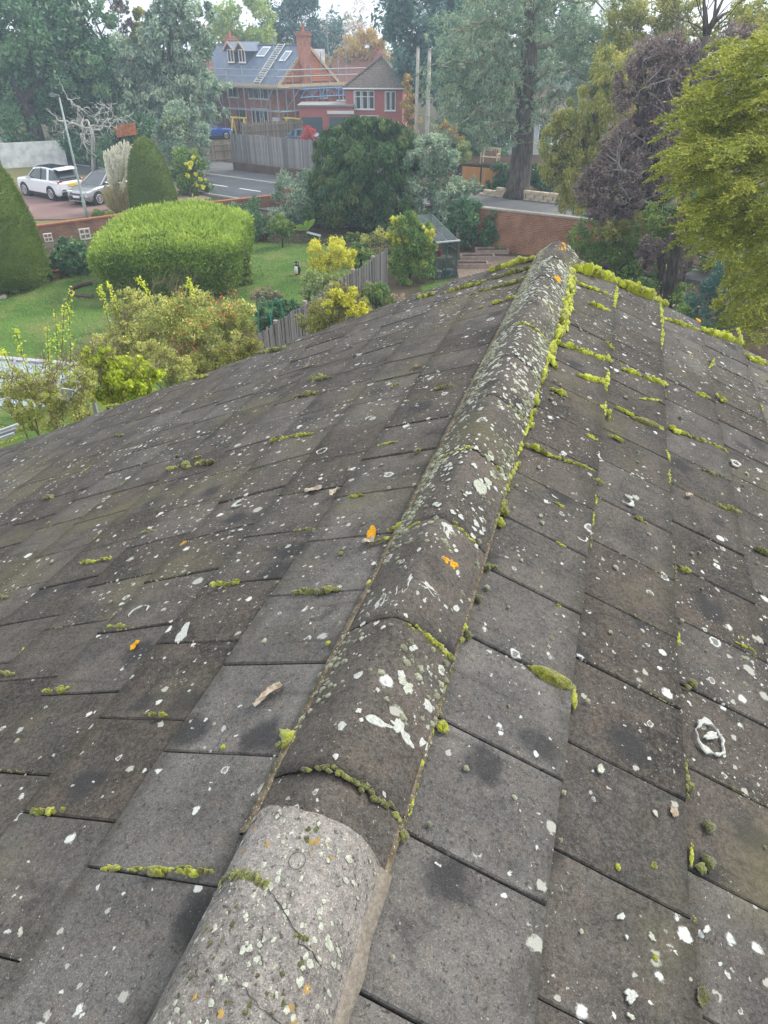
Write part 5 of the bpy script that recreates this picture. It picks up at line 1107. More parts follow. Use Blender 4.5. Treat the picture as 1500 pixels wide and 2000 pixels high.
T('dark_shrub', 'dark shrubs under the eucalyptus by the drive', 'shrub', (250, 300), 58, C((260, 255, 40, 30), (225, 275, 30, 28), (290, 270, 30, 35), (210, 300, 30, 20, -2), (285, 310, 30, 20, -3)), LVE, 8000, .2)
t_ = [tag(obj('orange_netting', MB().box((0, 0, 0), (1.5, .06, .75), rz=.2, ry=-.12), plain('orange_sheet', (.42, .14, .05), .8, var=.35), loc=at(246, 254, 56.5)), 'orange netting fence among the dark trees at left', 'netting')]
T('crimson_maple', 'small crimson maple standing behind the grey board fence', 'shrub', (602, 290), 60, C((602, 265, 17, 14), (592, 272, 10, 8), (612, 272, 10, 8)), leafmat('crimson_leaf', C((.16, .01, .02), (.32, .02, .04), (.42, .05, .06)), .5, .3), 1800, .12, bark=BKB, trunk=.05)
T('orange_shrub', 'orange leaved shrub right of the red hipped house', 'shrub', (800, 262), 70, C((800, 195, 14, 30), (806, 235, 16, 25), (795, 165, 10, 14)), LAU, 2200, .26, bark=BKB, trunk=.1)

# pampas grass
pb = gr(238, 412); pb[2] = 0; t = thing('pampas_grass', 'pampas grass with cream plumes between silver car and clipped cone', 'grass clump', pb)
PLM = leafmat('plume_fluff', C((.44, .375, .29), (.55, .48, .39), (.61, .545, .46)), .9, .3); STM = leafmat('pampas_blade', C((.12, .12, .05), (.25, .22, .11), (.38, .32, .19)), .8, .2)
st_ = MB()
for i in range(38):
    px = 203+(i*7.37 % 24)*2.7+rng.normal(0, 1); top = max(272, 274+abs(px-242)*.6+72*rng.random()*(i % 3 > 0)); y_ = pb[1]+.45*math.sin(i*2.1)
    tip = at(px, top, y_); root = pb+np.array([rng.normal(0, .2), rng.normal(0, .2), 0]); ln = .95+.35*rng.random(); ax = unit(tip-root); bot = tip-ax*ln
    st_.tube([root, (root+bot)/2+np.array([0, 0, .12]), bot, bot+ax*.3], [.016, .014, .012, .01], 4)
    n = 420; f = rng.random(n); P = bot+ax*ln*f[:, None]; wd = .15*np.sin(math.pi*np.clip(f*.92+.06, 0, 1))**.7; P = P+rdir(n)*wd[:, None]*rng.random((n, 1))**.5
    leafmesh('plume', quads(P, ax+rdir(n)*.35, .17, .035), rng.random(n), PLM, t)
obj('stem', st_, plain('pampas_stem', (.36, .29, .17), .8), t, world=True)
n = 2600; an = rng.random(n)*6.28; rr = rng.random(n)**.6; P = pb+np.stack([np.cos(an)*rr*.75, np.sin(an)*rr*.75, .25+1.15*rng.random(n)*(1.1-rr*.5)], 1); D = np.stack([np.cos(an)*rr*.8, np.sin(an)*rr*.8, np.ones(n)*1.1], 1)
leafmesh('leaf_tuft', quads(P, D+rdir(n)*.2, .75, .025), rng.random(n), STM, t)

# clipped topiary ---------------------------------------------------------------------------------
def cone_fn(rb, h, tip=.35, bulge=.16, sy=1.0, foot=.82):
    def fn(u, v):
        v = np.asarray(v, float); r = rb*np.sqrt(np.clip(1-v**(2.5+tip), 0, 1))*(1-bulge*v)*(foot+(1-foot)*np.clip(v/.14, 0, 1)); return np.stack([np.cos(u)*r, np.sin(u)*r*sy, h*v+0*u], -1)
    return fn
def cone_at(label, pxc, py_base, py_top, half_px, n, L, group=None, **k):
    b = gr(pxc, py_base); b[2] = 0; top = at(pxc, py_top, b[1]); kk = ppm(b); clipped('clipped_cone', label, 'topiary', b, LTO, cone_fn(half_px/kk, top[2], **k), n, L, rough=.03); return b
cone_at('large clipped green cone at the left edge of the lawn', -5, 560, 264, 104, 42000, .085, tip=.5, bulge=.10)
cone_at('smaller clipped cone behind the square bright hedge', 306, 425, 268, 47, 20000, .085, tip=.3, bulge=.14)
# big square conifer hedge with bright top
hb_ = gr(318, 596); hb_[2] = 0; hb_[1] = 27.75
def hedge_fn(u, v):
    v = np.asarray(v, float); ph = (v-.5)*math.pi; e = .34
    cu, su = np.cos(u), np.sin(u); pw = 5.0; k1 = (np.abs(cu)**pw+np.abs(su)**pw)**(-1/pw); cp, sp = np.clip(np.cos(ph), 0, 1), np.sin(ph); k2 = (np.abs(cp)**6+np.abs(sp)**6)**(-1/6.)
    cr = cp*k2; z = .5+.5*sp*k2
    x = cu*k1*cr*2.85; y = su*k1*cr*2.5; f = .82+.18*np.clip(z*1.6, 0, 1)
    hh = 2.32+.34*np.clip(.55-np.abs(x-.5)/3.0, -.5, 1)+.12*y
    return np.stack([x*f, y*f, z*hh], -1)
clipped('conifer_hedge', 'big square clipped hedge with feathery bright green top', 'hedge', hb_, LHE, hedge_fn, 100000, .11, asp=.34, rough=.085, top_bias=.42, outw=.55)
n = 5200; u_ = rng.random(n)*6.283; v_ = .80+.2*rng.random(n); P = hedge_fn(u_, v_)+hb_; D = np.stack([rng.normal(.25, .5, n), rng.normal(-.35, .5, n), np.full(n, .75)], 1)
hd = [o for o in bpy.data.objects if o.name.startswith('conifer_hedge')][-1]
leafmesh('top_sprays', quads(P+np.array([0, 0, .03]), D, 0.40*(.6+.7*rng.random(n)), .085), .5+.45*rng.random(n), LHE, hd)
# second narrow conifer at the right of the hedge
T('conifer_shrub', 'thin dark conifer tucked against the right side of the square hedge', 'shrub', (487, 578), gr(487, 578)[1]+1.5, C((479, 510, 6, 40), (484, 545, 7, 35), (474, 475, 6, 25)), LTO, 3800, .1, kmix=.4)
# garden shrubs (centre in image pixels, distance from base row) ---------------------------------------------
def S(label, base, blobs, mat, n, L, name='garden_shrub', cat='shrub', bark=BKB, trunk=.05, **k):
    b = gr(*base); return T(name, label, cat, base, float(b[1]), blobs, mat, n, L, bark=bark, trunk=trunk, **k)
S('dark glossy shrub against the low brick wall', (482, 470), C((482, 425, 35, 30), (465, 440, 25, 25), (505, 440, 22, 25), (482, 455, 38, 15)), LVE, 8500, .13, kmix=.5)
S('grey green rounded shrub left of the dark yew', (578, 440), C((578, 385, 40, 40), (556, 405, 28, 32), (605, 410, 34, 38), (585, 428, 42, 20), (600, 362, 28, 22), (625, 395, 20, 40)), LGG, 14000, .12, kmix=.4)
S('small round headed standard tree on the far lawn', (552, 484), C((550, 437, 25, 20), (545, 447, 20, 14), (562, 447, 16, 14)), LBG, 4200, .085, name='standard_tree', cat='tree', trunk=.04, kmix=.35)
S('green rounded shrub by the parking area wall', (212, 440), C((212, 425, 26, 16), (200, 430, 16, 12)), LTO, 3600, .1)
S('dark low shrub between the two clipped trees', (140, 535), C((135, 495, 38, 22), (115, 505, 25, 22), (158, 505, 22, 25), (140, 520, 40, 14)), LVE, 6500, .12)
S('small green plant at the foot of the left cone', (82, 548), C((80, 533, 20, 13), (90, 540, 14, 9)), LBG, 1600, .13)
S('sprig of yellowing leaves in the terracotta pot', (112, 532), C((113, 521, 11, 7)), LVA, 420, .08, bark=None)
S('clump of green leaves in the dark red pot', (514, 460), C((513, 452, 10, 6)), LBG, 420, .1, bark=None)
# yew with drooping sprays
T('yew_tree', 'large drooping dark yew in front of the red hipped house', 'tree', (725, 447), 37.6, C((710, 270, 65, 32), (660, 290, 45, 35), (765, 285, 45, 38), (645, 335, 38, 40), (720, 330, 80, 50, -1), (790, 335, 28, 45), (680, 385, 60, 40, -1), (755, 390, 55, 45, -1), (625, 360, 22, 30), (720, 420, 45, 22), (700, 245, 35, 14), (750, 248, 35, 14), (800, 300, 20, 35)), LYE, 64000, .19, asp=.26, bark=BKB, trunk=.3, limbs=False, droop=.8, outw=.5, sub=34, sub_r=.24, shell=.62, kmix=.7)
S('low reddish shrubs under the yew', (640, 440), C((632, 415, 22, 18), (655, 425, 20, 15), (668, 432, 16, 12)), LRO, 2200, .11)
S('dark low shrub at the foot of the yew', (665, 445), C((665, 432, 26, 15)), LBG, 2000, .1)
T('olive_shrub', 'loose grey green shrub with pale stems right of the yew', 'tree', (835, 438), 36.6, C((850, 300, 45, 35), (820, 340, 35, 45), (880, 345, 40, 40), (850, 385, 55, 40), (905, 370, 30, 25), (830, 420, 35, 20), (895, 400, 35, 25), (845, 275, 25, 20)), LGG, 20000, .15, asp=.4, bark=BKP, trunk=.09, sub=20, sub_r=.27, kmix=.5)
T('camellia_bush', 'dark glossy bush against the orange brick wall', 'shrub', (925, 492), 33.2, C((920, 430, 45, 30), (895, 445, 30, 35), (950, 445, 25, 35), (920, 470, 42, 22), (905, 415, 30, 18)), LVE, 13000, .115, bark=BKB, trunk=.08, kmix=.5)
gcb = S('dense green conical bush with yellow topped shoots by the greenhouse', (800, 552), C((800, 480, 40, 50), (780, 500, 26, 40), (825, 500, 26, 40), (800, 525, 42, 28), (790, 445, 30, 25), (822, 455, 25, 25)), LBG, 21000, .095, name='golden_tipped_bush', kmix=.5)
foliage('golden_shoots', LGY, gcb, blobs_px(27.6, C((778, 440, 13, 18), (770, 463, 15, 14), (785, 465, 12, 10), (832, 452, 14, 11), (842, 462, 8, 8), (768, 428, 7, 9)), .6), 2600, .085, sub=8, kmix=.25)
yl = S('bright yellow leaved shrub beside the timber fence', (640, 545), C((640, 495, 40, 25), (615, 510, 25, 22), (668, 500, 28, 22), (640, 520, 46, 18)), LGY, 9500, .09, kmix=.3)
S('green shrub between the yellow shrub and the fence top', (705, 520), C((705, 492, 26, 16), (690, 505, 18, 14), (722, 500, 16, 12)), LBG, 3600, .09, kmix=.4)
S('pale variegated rounded shrub below the bright yellow one', (632, 610), C((632, 550, 38, 22), (605, 562, 20, 22), (660, 560, 20, 24), (632, 580, 40, 22)), LVA, 10500, .075, kmix=.35)
S('grey heather mound at the lawn edge', (520, 595), C((520, 575, 25, 12), (505, 580, 18, 9), (538, 580, 16, 9)), leafmat('heather', C((.10, .075, .06), (.19, .15, .10), (.15, .17, .08)), .7, .15), 2800, .07)
S('dark green bush under the green hoops', (545, 650), C((545, 610, 42, 22), (520, 625, 28, 22), (572, 612, 22, 24), (540, 640, 40, 20)), LVE, 9500, .085, kmix=.5)
S('low plants on our side of the timber fence', (735, 610), C((735, 575, 26, 22), (715, 585, 20, 18), (755, 590, 18, 14)), LBG, 5200, .075, kmix=.45)
S('tan grasses at the foot of the timber fence', (775, 605), C((775, 590, 14, 18), (790, 600, 10, 8)), LTW, 900, .16, asp=.12, bark=None, outw=.3)
S('yellow roses and green leaves by the fence near the yew', (735, 480), C((735, 465, 26, 16), (718, 470, 16, 12)), LRO, 2400, .085)
S('scattered low plants in front of the conifer bush', (700, 470), C((690, 462, 14, 8), (650, 470, 22, 8)), LBG, 1300, .1, bark=None)
S('thin climber on the brick wall', (1018, 480), C((1018, 455, 8, 20), (1015, 475, 14, 12)), LBG, 900, .09, trunk=.02)
S('dry stems and weeds along the brick wall', (1030, 492), C((1030, 482, 40, 9), (985, 488, 20, 6)), LBG, 1800, .1, bark=None)
# banana and white debris by the yew
bp = gr(600, 462); bp[2] = 0; t = thing('banana_plant', 'young banana plant with broad pale leaves on the far lawn', 'plant', bp); BN = leafmat('banana_leaf', C((.16, .27, .05), (.24, .36, .08)), .5, .35)
for i, (az, el, l_) in enumerate(((2.4, .6, .8), (.7, .95, 1.0), (3.4, .5, .7), (1.5, 1.2, .8))):
    d = np.array([math.cos(az)*math.cos(el), -.3, math.sin(el)]); P = np.array([bp+np.array([0, 0, .3])+unit(d)*f*l_+np.array([0, 0, -.25*f*f]) for f in np.linspace(0, 1, 7)]); X = unit(np.cross(unit(d), [0, 1, .3])); ww = .13*np.sin(np.linspace(.25, 3.0, 7)); m = MB(); V = np.concatenate([P-X*ww[:, None], P+np.array([0, 0, -.03]), P+X*ww[:, None]]); m.add(V, [(j+7*k, j+1+7*k, j+8+7*k, j+7+7*k) for j in range(6) for k in (0, 1)]); obj('leaf', m, BN, t, world=True)
obj('stem', MB().tube([bp, bp+np.array([0, 0, .35])], [.06, .045], 8), plain('banana_stem', (.2, .22, .09)), t, world=True)
c = gr(613, 462); tag(obj('plastic_sheet', MB().box((0, 0, .12), (.7, .3, .04), ry=.25), bl, loc=(c[0], c[1], 0)), 'pale blue sheet on the ground below the banana plant', 'sheet')
# cedar with the great trunk -------------------------------------------------------------------------
cb = gr(1008, 389); cb[2] = 0; Yc = float(cb[1]); t = thing('cedar_tree', 'tall cedar with a deeply furrowed trunk beyond the brick wall', 'tree', cb); mb = MB()
P = [cb-UP*.1, at(1012, 360, Yc), at(1020, 300, Yc), at(1026, 220, Yc), at(1032, 130, Yc), at(1034, 50, Yc), at(1035, -60, Yc)]; P[0][0] = cb[0]
R0 = [.80, .62, .56, .50, .44, .34, .2]
for i in range(7):                                    # furrowed: a bundle of ribs
    a = i*2*math.pi/7+.3; mb.tube([p+np.array([math.cos(a+j*.12), math.sin(a+j*.12), 0])*r*.52 for j, (p, r) in enumerate(zip(P, R0))], [r*.62 for r in R0], 7)
obj('trunk', mb, BK, t, smooth=True, world=True)
lm = MB(); ends = []
for x0, y0, x1, y1, x2, y2, dy_ in ((1028, 130, 960, 110, 860, 130, -2), (1028, 160, 950, 160, 880, 200, -1.5), (1024, 200, 960, 190, 900, 240, -2), (1030, 100, 1100, 70, 1200, 90, -1), (1028, 170, 1090, 130, 1180, 150, -2), (1026, 220, 1080, 190, 1130, 200, -2), (1034, 60, 960, 40, 880, 60, -2), (1034, 30, 1100, 0, 1180, 20, -1), (1030, 90, 990, 70, 940, 90, 2), (1024, 240, 980, 230, 950, 250, -2), (1026, 215, 1060, 230, 1100, 250, -1), (1034, 20, 1000, -20, 950, -40, -1)):
    q = np.array([at(x0, y0, Yc), at(x1, y1, Yc+dy_*.5), at(x2, y2, Yc+dy_)]); s_ = np.linspace(0, 2, 9); L_ = np.stack([np.interp(s_, [0, 1, 2], q[:, i]) for i in range(3)], 1); L_[1:-1] += rng.standard_normal((7, 3))*.12; lm.tube(L_, np.linspace(.17, .04, 9), 6, cap=False)
    for k in range(2, 9): grow(lm, L_[k], (rng.normal(0, .8), rng.normal(-.3, .6), rng.normal(-.1, .5)), 1.7, .045, 1, .8, (3, 5), .9, -.1, 4, .7, ends)
obj('limbs', lm, barkmat('lichened_branch', (.15, .15, .10), (.33, .34, .24)), t, world=True)
cbl = blobs_px(Yc-1, C((905, 120, 70, 40), (880, 180, 60, 45), (930, 200, 60, 40), (890, 245, 50, 35), (960, 90, 70, 40), (1000, 40, 80, 45), (1100, 60, 80, 45), (1170, 110, 70, 45), (1110, 150, 70, 40), (960, 160, 60, 40), (1080, 210, 50, 30), (1180, 40, 80, 40), (900, 50, 60, 40, 3), (1060, 100, 60, 40, 2), (1000, -30, 120, 40), (940, 265, 30, 25), (1150, 170, 60, 30)), .7)
foliage('crown', LCE, t, cbl, 44000, .17, asp=.22, sub=34, sub_r=.2, shell=.6, droop=.35, kmix=.6)
foliage('crown', LCE, t, [(p, np.array([.45, .45, .3])) for p, d in ends[::2]], 15000, .16, asp=.22, sub=3, droop=.3, kmix=.5)
# laurel hedges and shrubs round it
T('laurel_hedge', 'dark laurel bushes behind the cream stone wall', 'hedge', (1020, 380), 48.2, C((970, 345, 18, 22), (990, 350, 20, 25), (1055, 352, 22, 22), (1078, 360, 18, 18), (1040, 345, 18, 20), (965, 360, 14, 15)), LVE, 8500, .16, kmix=.5)
T('laurel_hedge', 'dark evergreen bushes on the terrace behind the bench', 'shrub', (920, 300), 58, C((935, 265, 30, 35), (960, 280, 25, 25), (910, 280, 25, 30), (985, 290, 18, 30), (975, 240, 30, 30), (890, 270, 25, 30)), LVE, 9500, .2)
T('autumn_shrub', 'orange and green shrub left of the bench terrace', 'shrub', (878, 300), 57, C((878, 258, 22, 14), (865, 250, 14, 12), (890, 268, 14, 10)), LAU, 2200, .2)
T('clipped_bush', 'rounded pale green bush left of the bench', 'shrub', (908, 318), 52, C((905, 298, 15, 18),), LVA, 2400, .12, sub=30)
# right hand side ---------------------------------------------------------------------------------
T('weeping_tree', 'weeping yellow green tree over the end of the brick wall', 'tree', (1165, 440), 34, C((1120, 260, 45, 35), (1085, 280, 30, 35), (1160, 215, 50, 40), (1190, 170, 50, 35), (1110, 320, 45, 35), (1150, 300, 40, 40), (1090, 330, 20, 35), (1130, 370, 30, 30), (1200, 130, 45, 30), (1180, 260, 40, 45), (1100, 240, 25, 20), (1140, 230, 45, 40), (1075, 320, 22, 30), (1130, 340, 45, 40), (1215, 190, 50, 40), (1120, 395, 35, 25)), LOL, 40000, .14, asp=.3, bark=BK, trunk=.16, droop=.7, sub=24, sub_r=.26, kmix=.5, outw=.4)
pt_ = T('purple_tree', 'dark purple leaved tree spreading right of the brick wall', 'tree', (1300, 520), 27, C((1155, 360, 30, 30), (1200, 290, 35, 35), (1160, 400, 35, 22), (1215, 330, 55, 45), (1180, 370, 40, 30), (1260, 300, 60, 50), (1300, 240, 55, 50), (1250, 230, 50, 45), (1330, 180, 50, 50), (1280, 150, 50, 40), (1240, 390, 60, 30), (1300, 350, 50, 45), (1320, 110, 50, 35), (1390, 110, 60, 40), (1350, 300, 40, 60), (1350, 420, 40, 60), (1190, 420, 30, 20), (1440, 90, 50, 35), (1230, 170, 30, 40), (1270, 120, 50, 35), (1240, 260, 40, 40), (1370, 200, 45, 50), (1390, 380, 40, 50)), LPU, 62000, .115, asp=.4, bark=BKB, trunk=.17, sub=30, sub_r=.26, shell=.65, kmix=.5)
mb = MB()
for px, py in ((1215, 330), (1260, 300), (1300, 240), (1240, 380), (1330, 180), (1280, 150), (1200, 360), (1300, 340)):
    for _ in range(3): grow(mb, at(px+rng.normal(0, 20), py+rng.normal(0, 15), 27+rng.normal(-.6, .5)), (rng.normal(-.3, .7), rng.normal(-.3, .5), rng.normal(.4, .5)), 1.0, .022, 2, .7, (2, 4), .9, .1, 4, .7)
tw_ = obj('twigs', mb, barkmat('grey_purple_twig', (.17, .14, .14), (.32, .28, .27)), pt_, world=True); tw_['kind'] = 'stuff'
t = thing('bare_tree', 'bare forked tree top against the sky at upper right', 'tree', (*at(1375, 300, 24)[:2], 0)); mb = MB(); b = np.array([*at(1375, 300, 24)[:2], 0])
mb.tube([b, at(1372, 150, 24), at(1378, 70, 24)], [.2, .15, .11], 7)
for q in (((1378, 75), (1376, 20), (1372, -40)), ((1378, 70), (1400, 25), (1425, -30)), ((1377, 85), (1395, 35), (1400, -20)), ((1380, 60), (1410, 30), (1425, 22))): mb.tube([at(x, y, 24) for x, y in q], [.075, .05, .02], 6)
for _ in range(9): grow(mb, at(1378+rng.normal(0, 12), 50+rng.normal(0, 35), 24), (rng.normal(0, .7), rng.normal(0, .4), .8), 1.2, .02, 2, .5, (2, 4), .8, .2, 4, .7)
obj('trunk', mb, BK, t, smooth=True, world=True)
T('broadleaf_tree', 'olive green tree filling the upper right corner behind', 'tree', (1230, 300), 42, C((1230, 60, 60, 40), (1290, 100, 60, 40), (1250, 20, 70, 40), (1330, 70, 50, 35), (1200, 100, 50, 40), (1330, 10, 50, 35), (1430, 60, 45, 35, -8), (1470, 20, 50, 40, -8), (1495, 60, 40, 40, -10)), LOL, 21000, .17, asp=.4, bark=BK, trunk=.2, sub=22, sub_r=.26, kmix=.5, shell=.6)
T('mixed_bush', 'green and yellow bushes behind the far right of the ridge', 'shrub', (1190, 520), 29, C((1160, 455, 40, 35), (1200, 470, 45, 35), (1240, 445, 45, 35), (1170, 500, 45, 25), (1225, 500, 45, 30), (1130, 470, 20, 30), (1280, 470, 35, 30), (1215, 425, 40, 25)), LBG, 24000, .095, bark=BKB, trunk=.06, kmix=.5)
T('ochre_bush', 'ochre tinted bush under the purple tree', 'shrub', (1235, 500), 28, C((1250, 430, 40, 28), (1195, 450, 30, 22), (1280, 420, 30, 25)), LOL, 6000, .085, kmix=.4)
T('purple_bush', 'low purple bush above the dark bank', 'shrub', (1300, 540), 25, C((1290, 490, 40, 28), (1315, 470, 30, 25), (1270, 510, 30, 18), (1330, 510, 25, 25)), LPU, 9500, .075, bark=BKB, trunk=.05)
T('dark_conifer', 'dark bushy conifer below the yellow green spruce', 'shrub', (1400, 640), 20.5, C((1400, 560, 45, 50), (1440, 590, 40, 45), (1370, 590, 28, 40), (1410, 620, 50, 28), (1440, 540, 30, 40)), LCO, 15000, .085, asp=.3, bark=BKB, trunk=.08)
T('ground_cover', 'low dark ground cover with ferns on the bank at right', 'ground cover', (1320, 620), 24, C((1240, 560, 50, 14), (1290, 590, 50, 16), (1340, 610, 50, 16, -1), (1250, 530, 40, 14, 2), (1390, 640, 50, 14, -2), (1330, 570, 30, 14), (1220, 540, 30, 14, 2)), LBG, 10500, .085)
T('holly_bush', 'russet tinted bush at the lower right edge', 'shrub', (1480, 640), 17.5, C((1475, 530, 30, 25), (1490, 560, 25, 25)), LRO, 4200, .07)
# near spruce with finger-like yellow green shoots ---------------------------------------------------
sb = gr(1560, 640); sb = np.array([9.6, 15.5, 0]); t = thing('spruce_tree', 'large yellow green spruce filling the right edge', 'tree', sb); mb = MB(); mb.tube([sb, sb+np.array([0, 0, 5]), sb+np.array([.1, 0, 11])], [.32, .22, .06], 9)
V = []; RN = []; fr_n = 0
def frond(A, B, rn0, wmax):
    """a flattened branch: side shoots in two ranks, each a bundle of short needles"""
    global V
    ax = B-A; L_ = np.linalg.norm(ax); ax = ax/L_; side = unit(np.cross(ax, UP)); k = int(L_/.085)+3
    f = np.linspace(.12, 1, k); pos = A+ax*(L_*f)[:, None]-UP*(.10*L_*f*f)[:, None]
    sh_p = []; sh_d = []; sh_l = []
    for s_ in (-1, 1):
        l = wmax*(1.05-f)**.5*(.75+.7*rng.random(k)); d = unit(ax*.8+side*s_*.75+rng.standard_normal((k, 3))*.3+UP*.05); sh_p.append(pos); sh_d.append(d); sh_l.append(l)
        # secondary shoots
        m_ = pos+d*(l*.55)[:, None]; d2 = unit(ax*.9-side*s_*.1+rng.standard_normal((k, 3))*.25); sh_p.append(m_); sh_d.append(d2); sh_l.append(l*.55)
    sh_p.append(pos[-1:]); sh_d.append(ax[None]); sh_l.append(np.array([.16]))
    P = np.concatenate(sh_p); D = np.concatenate(sh_d); Ls = np.concatenate(sh_l); m = 9
    idx = np.repeat(np.arange(len(P)), m); ff_ = np.tile(np.linspace(.1, 1, m), len(P))+rng.normal(0, .03, len(idx)); Q = P[idx]+D[idx]*(Ls[idx]*ff_)[:, None]; N = unit(D[idx]*.95+rdir(len(idx))*.55)
    V.append(quads(Q+N*.018, N, .062, .016, .1)); RN.append(np.clip(rn0-.1+.6*ff_*rng.random(len(idx))+rng.normal(0, .09, len(idx)), 0, 1))
tips = [(1285, 250), (1275, 330), (1300, 370), (1290, 300), (1335, 250), (1340, 170), (1360, 130), (1400, 140), (1330, 310), (1345, 350), (1350, 290), (1370, 220), (1400, 250), (1310, 465), (1330, 430), (1350, 480), (1350, 410), (1390, 420), (1380, 330), (1420, 300), (1420, 370), (1440, 200), (1450, 130), (1470, 250), (1460, 330), (1490, 170), (1500, 300), (1440, 440), (1410, 480), (1470, 400), (1500, 430), (1390, 500), (1440, 510), (1480, 500), (1500, 560), (1450, 600), (1480, 620), (1430, 560), (1500, 650), (1420, 640), (1460, 660), (1310, 210), (1390, 90), (1480, 90), (1300, 340), (1540, 200), (1600, 280), (1560, 360), (1640, 180), (1620, 420), (1560, 500), (1680, 330), (1600, 600), (1660, 520), (1560, 120), (1720, 250), (1700, 430), (1550, 690), (1640, 680), (1365, 380), (1400, 200), (1500, 220), (1320, 270), (1480, 560), (1395, 300), (1370, 450), (1470, 460)]
for px, py in tips:
    Y = 12.3+max(0, (1500-px))*.002+rng.normal(0, .5); B = at(px, py, Y); A = np.array([sb[0], sb[1], B[2]+.55+rng.normal(0, .25)]); A = B+(A-B)*min(1, 2.6/np.linalg.norm(A-B)); fine = B+(A-B)*1.0
    mb.tube([A+(np.array([sb[0], sb[1], A[2]+.3])-A)*.6, A, A*.35+B*.65], [.03, .02, .008], 5)
    for j in range(5):
        g0_ = A+(B-A)*(.15+.17*j); dd_ = unit(B-A); sd = unit(np.cross(dd_, UP))*(1 if j % 2 else -1)
        frond(g0_, g0_+unit(dd_*.8+sd*.55+rng.standard_normal(3)*.12)*(.75-.06*j), .22+.3*rng.random(), .20)
    frond(A+(B-A)*.35, B, .3+.25*rng.random(), .24)
obj('trunk', mb, barkmat('spruce_bark', (.07, .06, .045), (.16, .14, .10)), t, smooth=True, world=True); foliage('inner_growth', LSP, t, blobs_px(14.2, C((1430, 250, 70, 110), (1400, 430, 70, 80), (1460, 560, 60, 90), (1490, 330, 60, 200), (1480, 130, 50, 60), (1350, 290, 40, 60), (1370, 190, 40, 50)), .6), 26000, .085, .25, sub=40, sub_r=.2, shell=.6, droop=.3, kmix=.5); leafmesh('crown', np.concatenate(V), np.concatenate(RN), LSP, t)

# near shrubs at lower left, beyond our verge ------------------------------------------------------
def near_shrub(name, label, Y, lst, mat, n, L, base, asp=.55, twig=None, arms=(), fl=None, cat='shrub', **k):
    b = at(base[0], base[1], Y); b[2] = 0; t = thing(name, label, cat, b); bl_ = blobs_px(Y, lst, .9); foliage('leaves', mat, t, bl_, n, L, asp, **k)
    mb = MB()
    for c, r in bl_:
        mid = b*.5+c*.5+rng.standard_normal(3)*.15; mb.tube([b+rng.normal(0, .12, 3)*[1, 1, 0], mid, c], [.028, .018, .009], 5, cap=False)
        for _ in range(9): grow(mb, c+rdir(1)[0]*r*.5, (rng.normal(0, .6), rng.normal(0, .6), .6), .5*float(np.mean(r))+.25, .007, 2, .6, (2, 4), .8, .1, 3, .7)
    PA = []
    for pts in arms:                                  # long arching shoots set with leaves
        q = np.array([at(x, y, Y-.3) for x, y in pts]); s_ = np.linspace(0, len(q)-1, 16); A = np.stack([np.interp(s_, range(len(q)), q[:, i]) for i in range(3)], 1); mb.tube(A, np.linspace(.009, .004, 16), 4); j = np.repeat(np.arange(3, 16), 5); PA.append(A[j]+rng.standard_normal((len(j), 3))*.035)
    obj('stems', mb, twig or barkmat('rose_stem', (.12, .09, .06), (.27, .21, .15)), t, world=True)
    if PA: PA = np.concatenate(PA); leafmesh('shoot_leaves', quads(PA, rdir(len(PA))+np.array([0, 0, .2]), L*1.1, L*.65), .55+.4*rng.random(len(PA)), LLI, t)
    if fl:
        m, nf, sz, bl2 = fl; P, D, K = crown_points(blobs_px(Y-.4, bl2, .8), nf, 10, .5); leafmesh('rose_hips', quads(P, rdir(len(P)), sz, sz*.9), rng.random(len(P)), m, t)['kind'] = 'stuff'
    return t
HIP = leafmat('red_hip', C((.30, .03, .02), (.42, .07, .04), (.45, .16, .06)), .4, .1)
near_shrub('rose_bush', 'tangled rose bush with red hips in front of the square hedge', 15.5, C((300, 620, 70, 55), (380, 630, 80, 50), (440, 640, 55, 50), (330, 680, 80, 45), (410, 690, 70, 40), (250, 640, 45, 40), (470, 660, 30, 45), (240, 600, 30, 30), (460, 610, 40, 25), (360, 585, 50, 22)), LRO, 26000, .066, (360, 760), arms=(((250, 640), (225, 590), (212, 550)), ((300, 600), (285, 560), (270, 545)), ((380, 590), (372, 560), (368, 545)), ((215, 640), (200, 580), (195, 560))), fl=(HIP, 380, .04, C((340, 660, 55, 45), (390, 600, 60, 35), (300, 650, 40, 40), (450, 590, 30, 20))), sub=30, sub_r=.24, shell=.6, kmix=.45)
near_shrub('lime_leaved_shrub', 'bright yellow green leafy shrub leaning over our verge', 10.6, C((255, 730, 50, 30), (210, 715, 35, 28), (290, 745, 30, 25), (200, 750, 30, 30), (235, 765, 50, 22), (180, 700, 20, 20)), LLI, 8200, .062, (240, 830), asp=.7, droop=.5, sub=22, sub_r=.28, kmix=.45)
near_shrub('straggly_shrub', 'straggly grey brown shrub with sparse leaves at lower left', 9.8, C((20, 750, 40, 30), (70, 750, 40, 25), (60, 780, 55, 35), (120, 760, 45, 32), (40, 820, 40, 30), (110, 810, 55, 35), (150, 790, 35, 35), (165, 740, 25, 25)), LRO, 20000, .038, (90, 880), asp=.45, sub=26, sub_r=.25, shell=.6, kmix=.4)
near_shrub('green_shrub', 'green shrub between the rose bush and the timber fence', 15.6, C((470, 690, 30, 25), (430, 705, 35, 20), (490, 660, 18, 30), (380, 725, 35, 16), (340, 740, 30, 14)), LOL, 9000, .048, (440, 760), sub=20, kmix=.4)
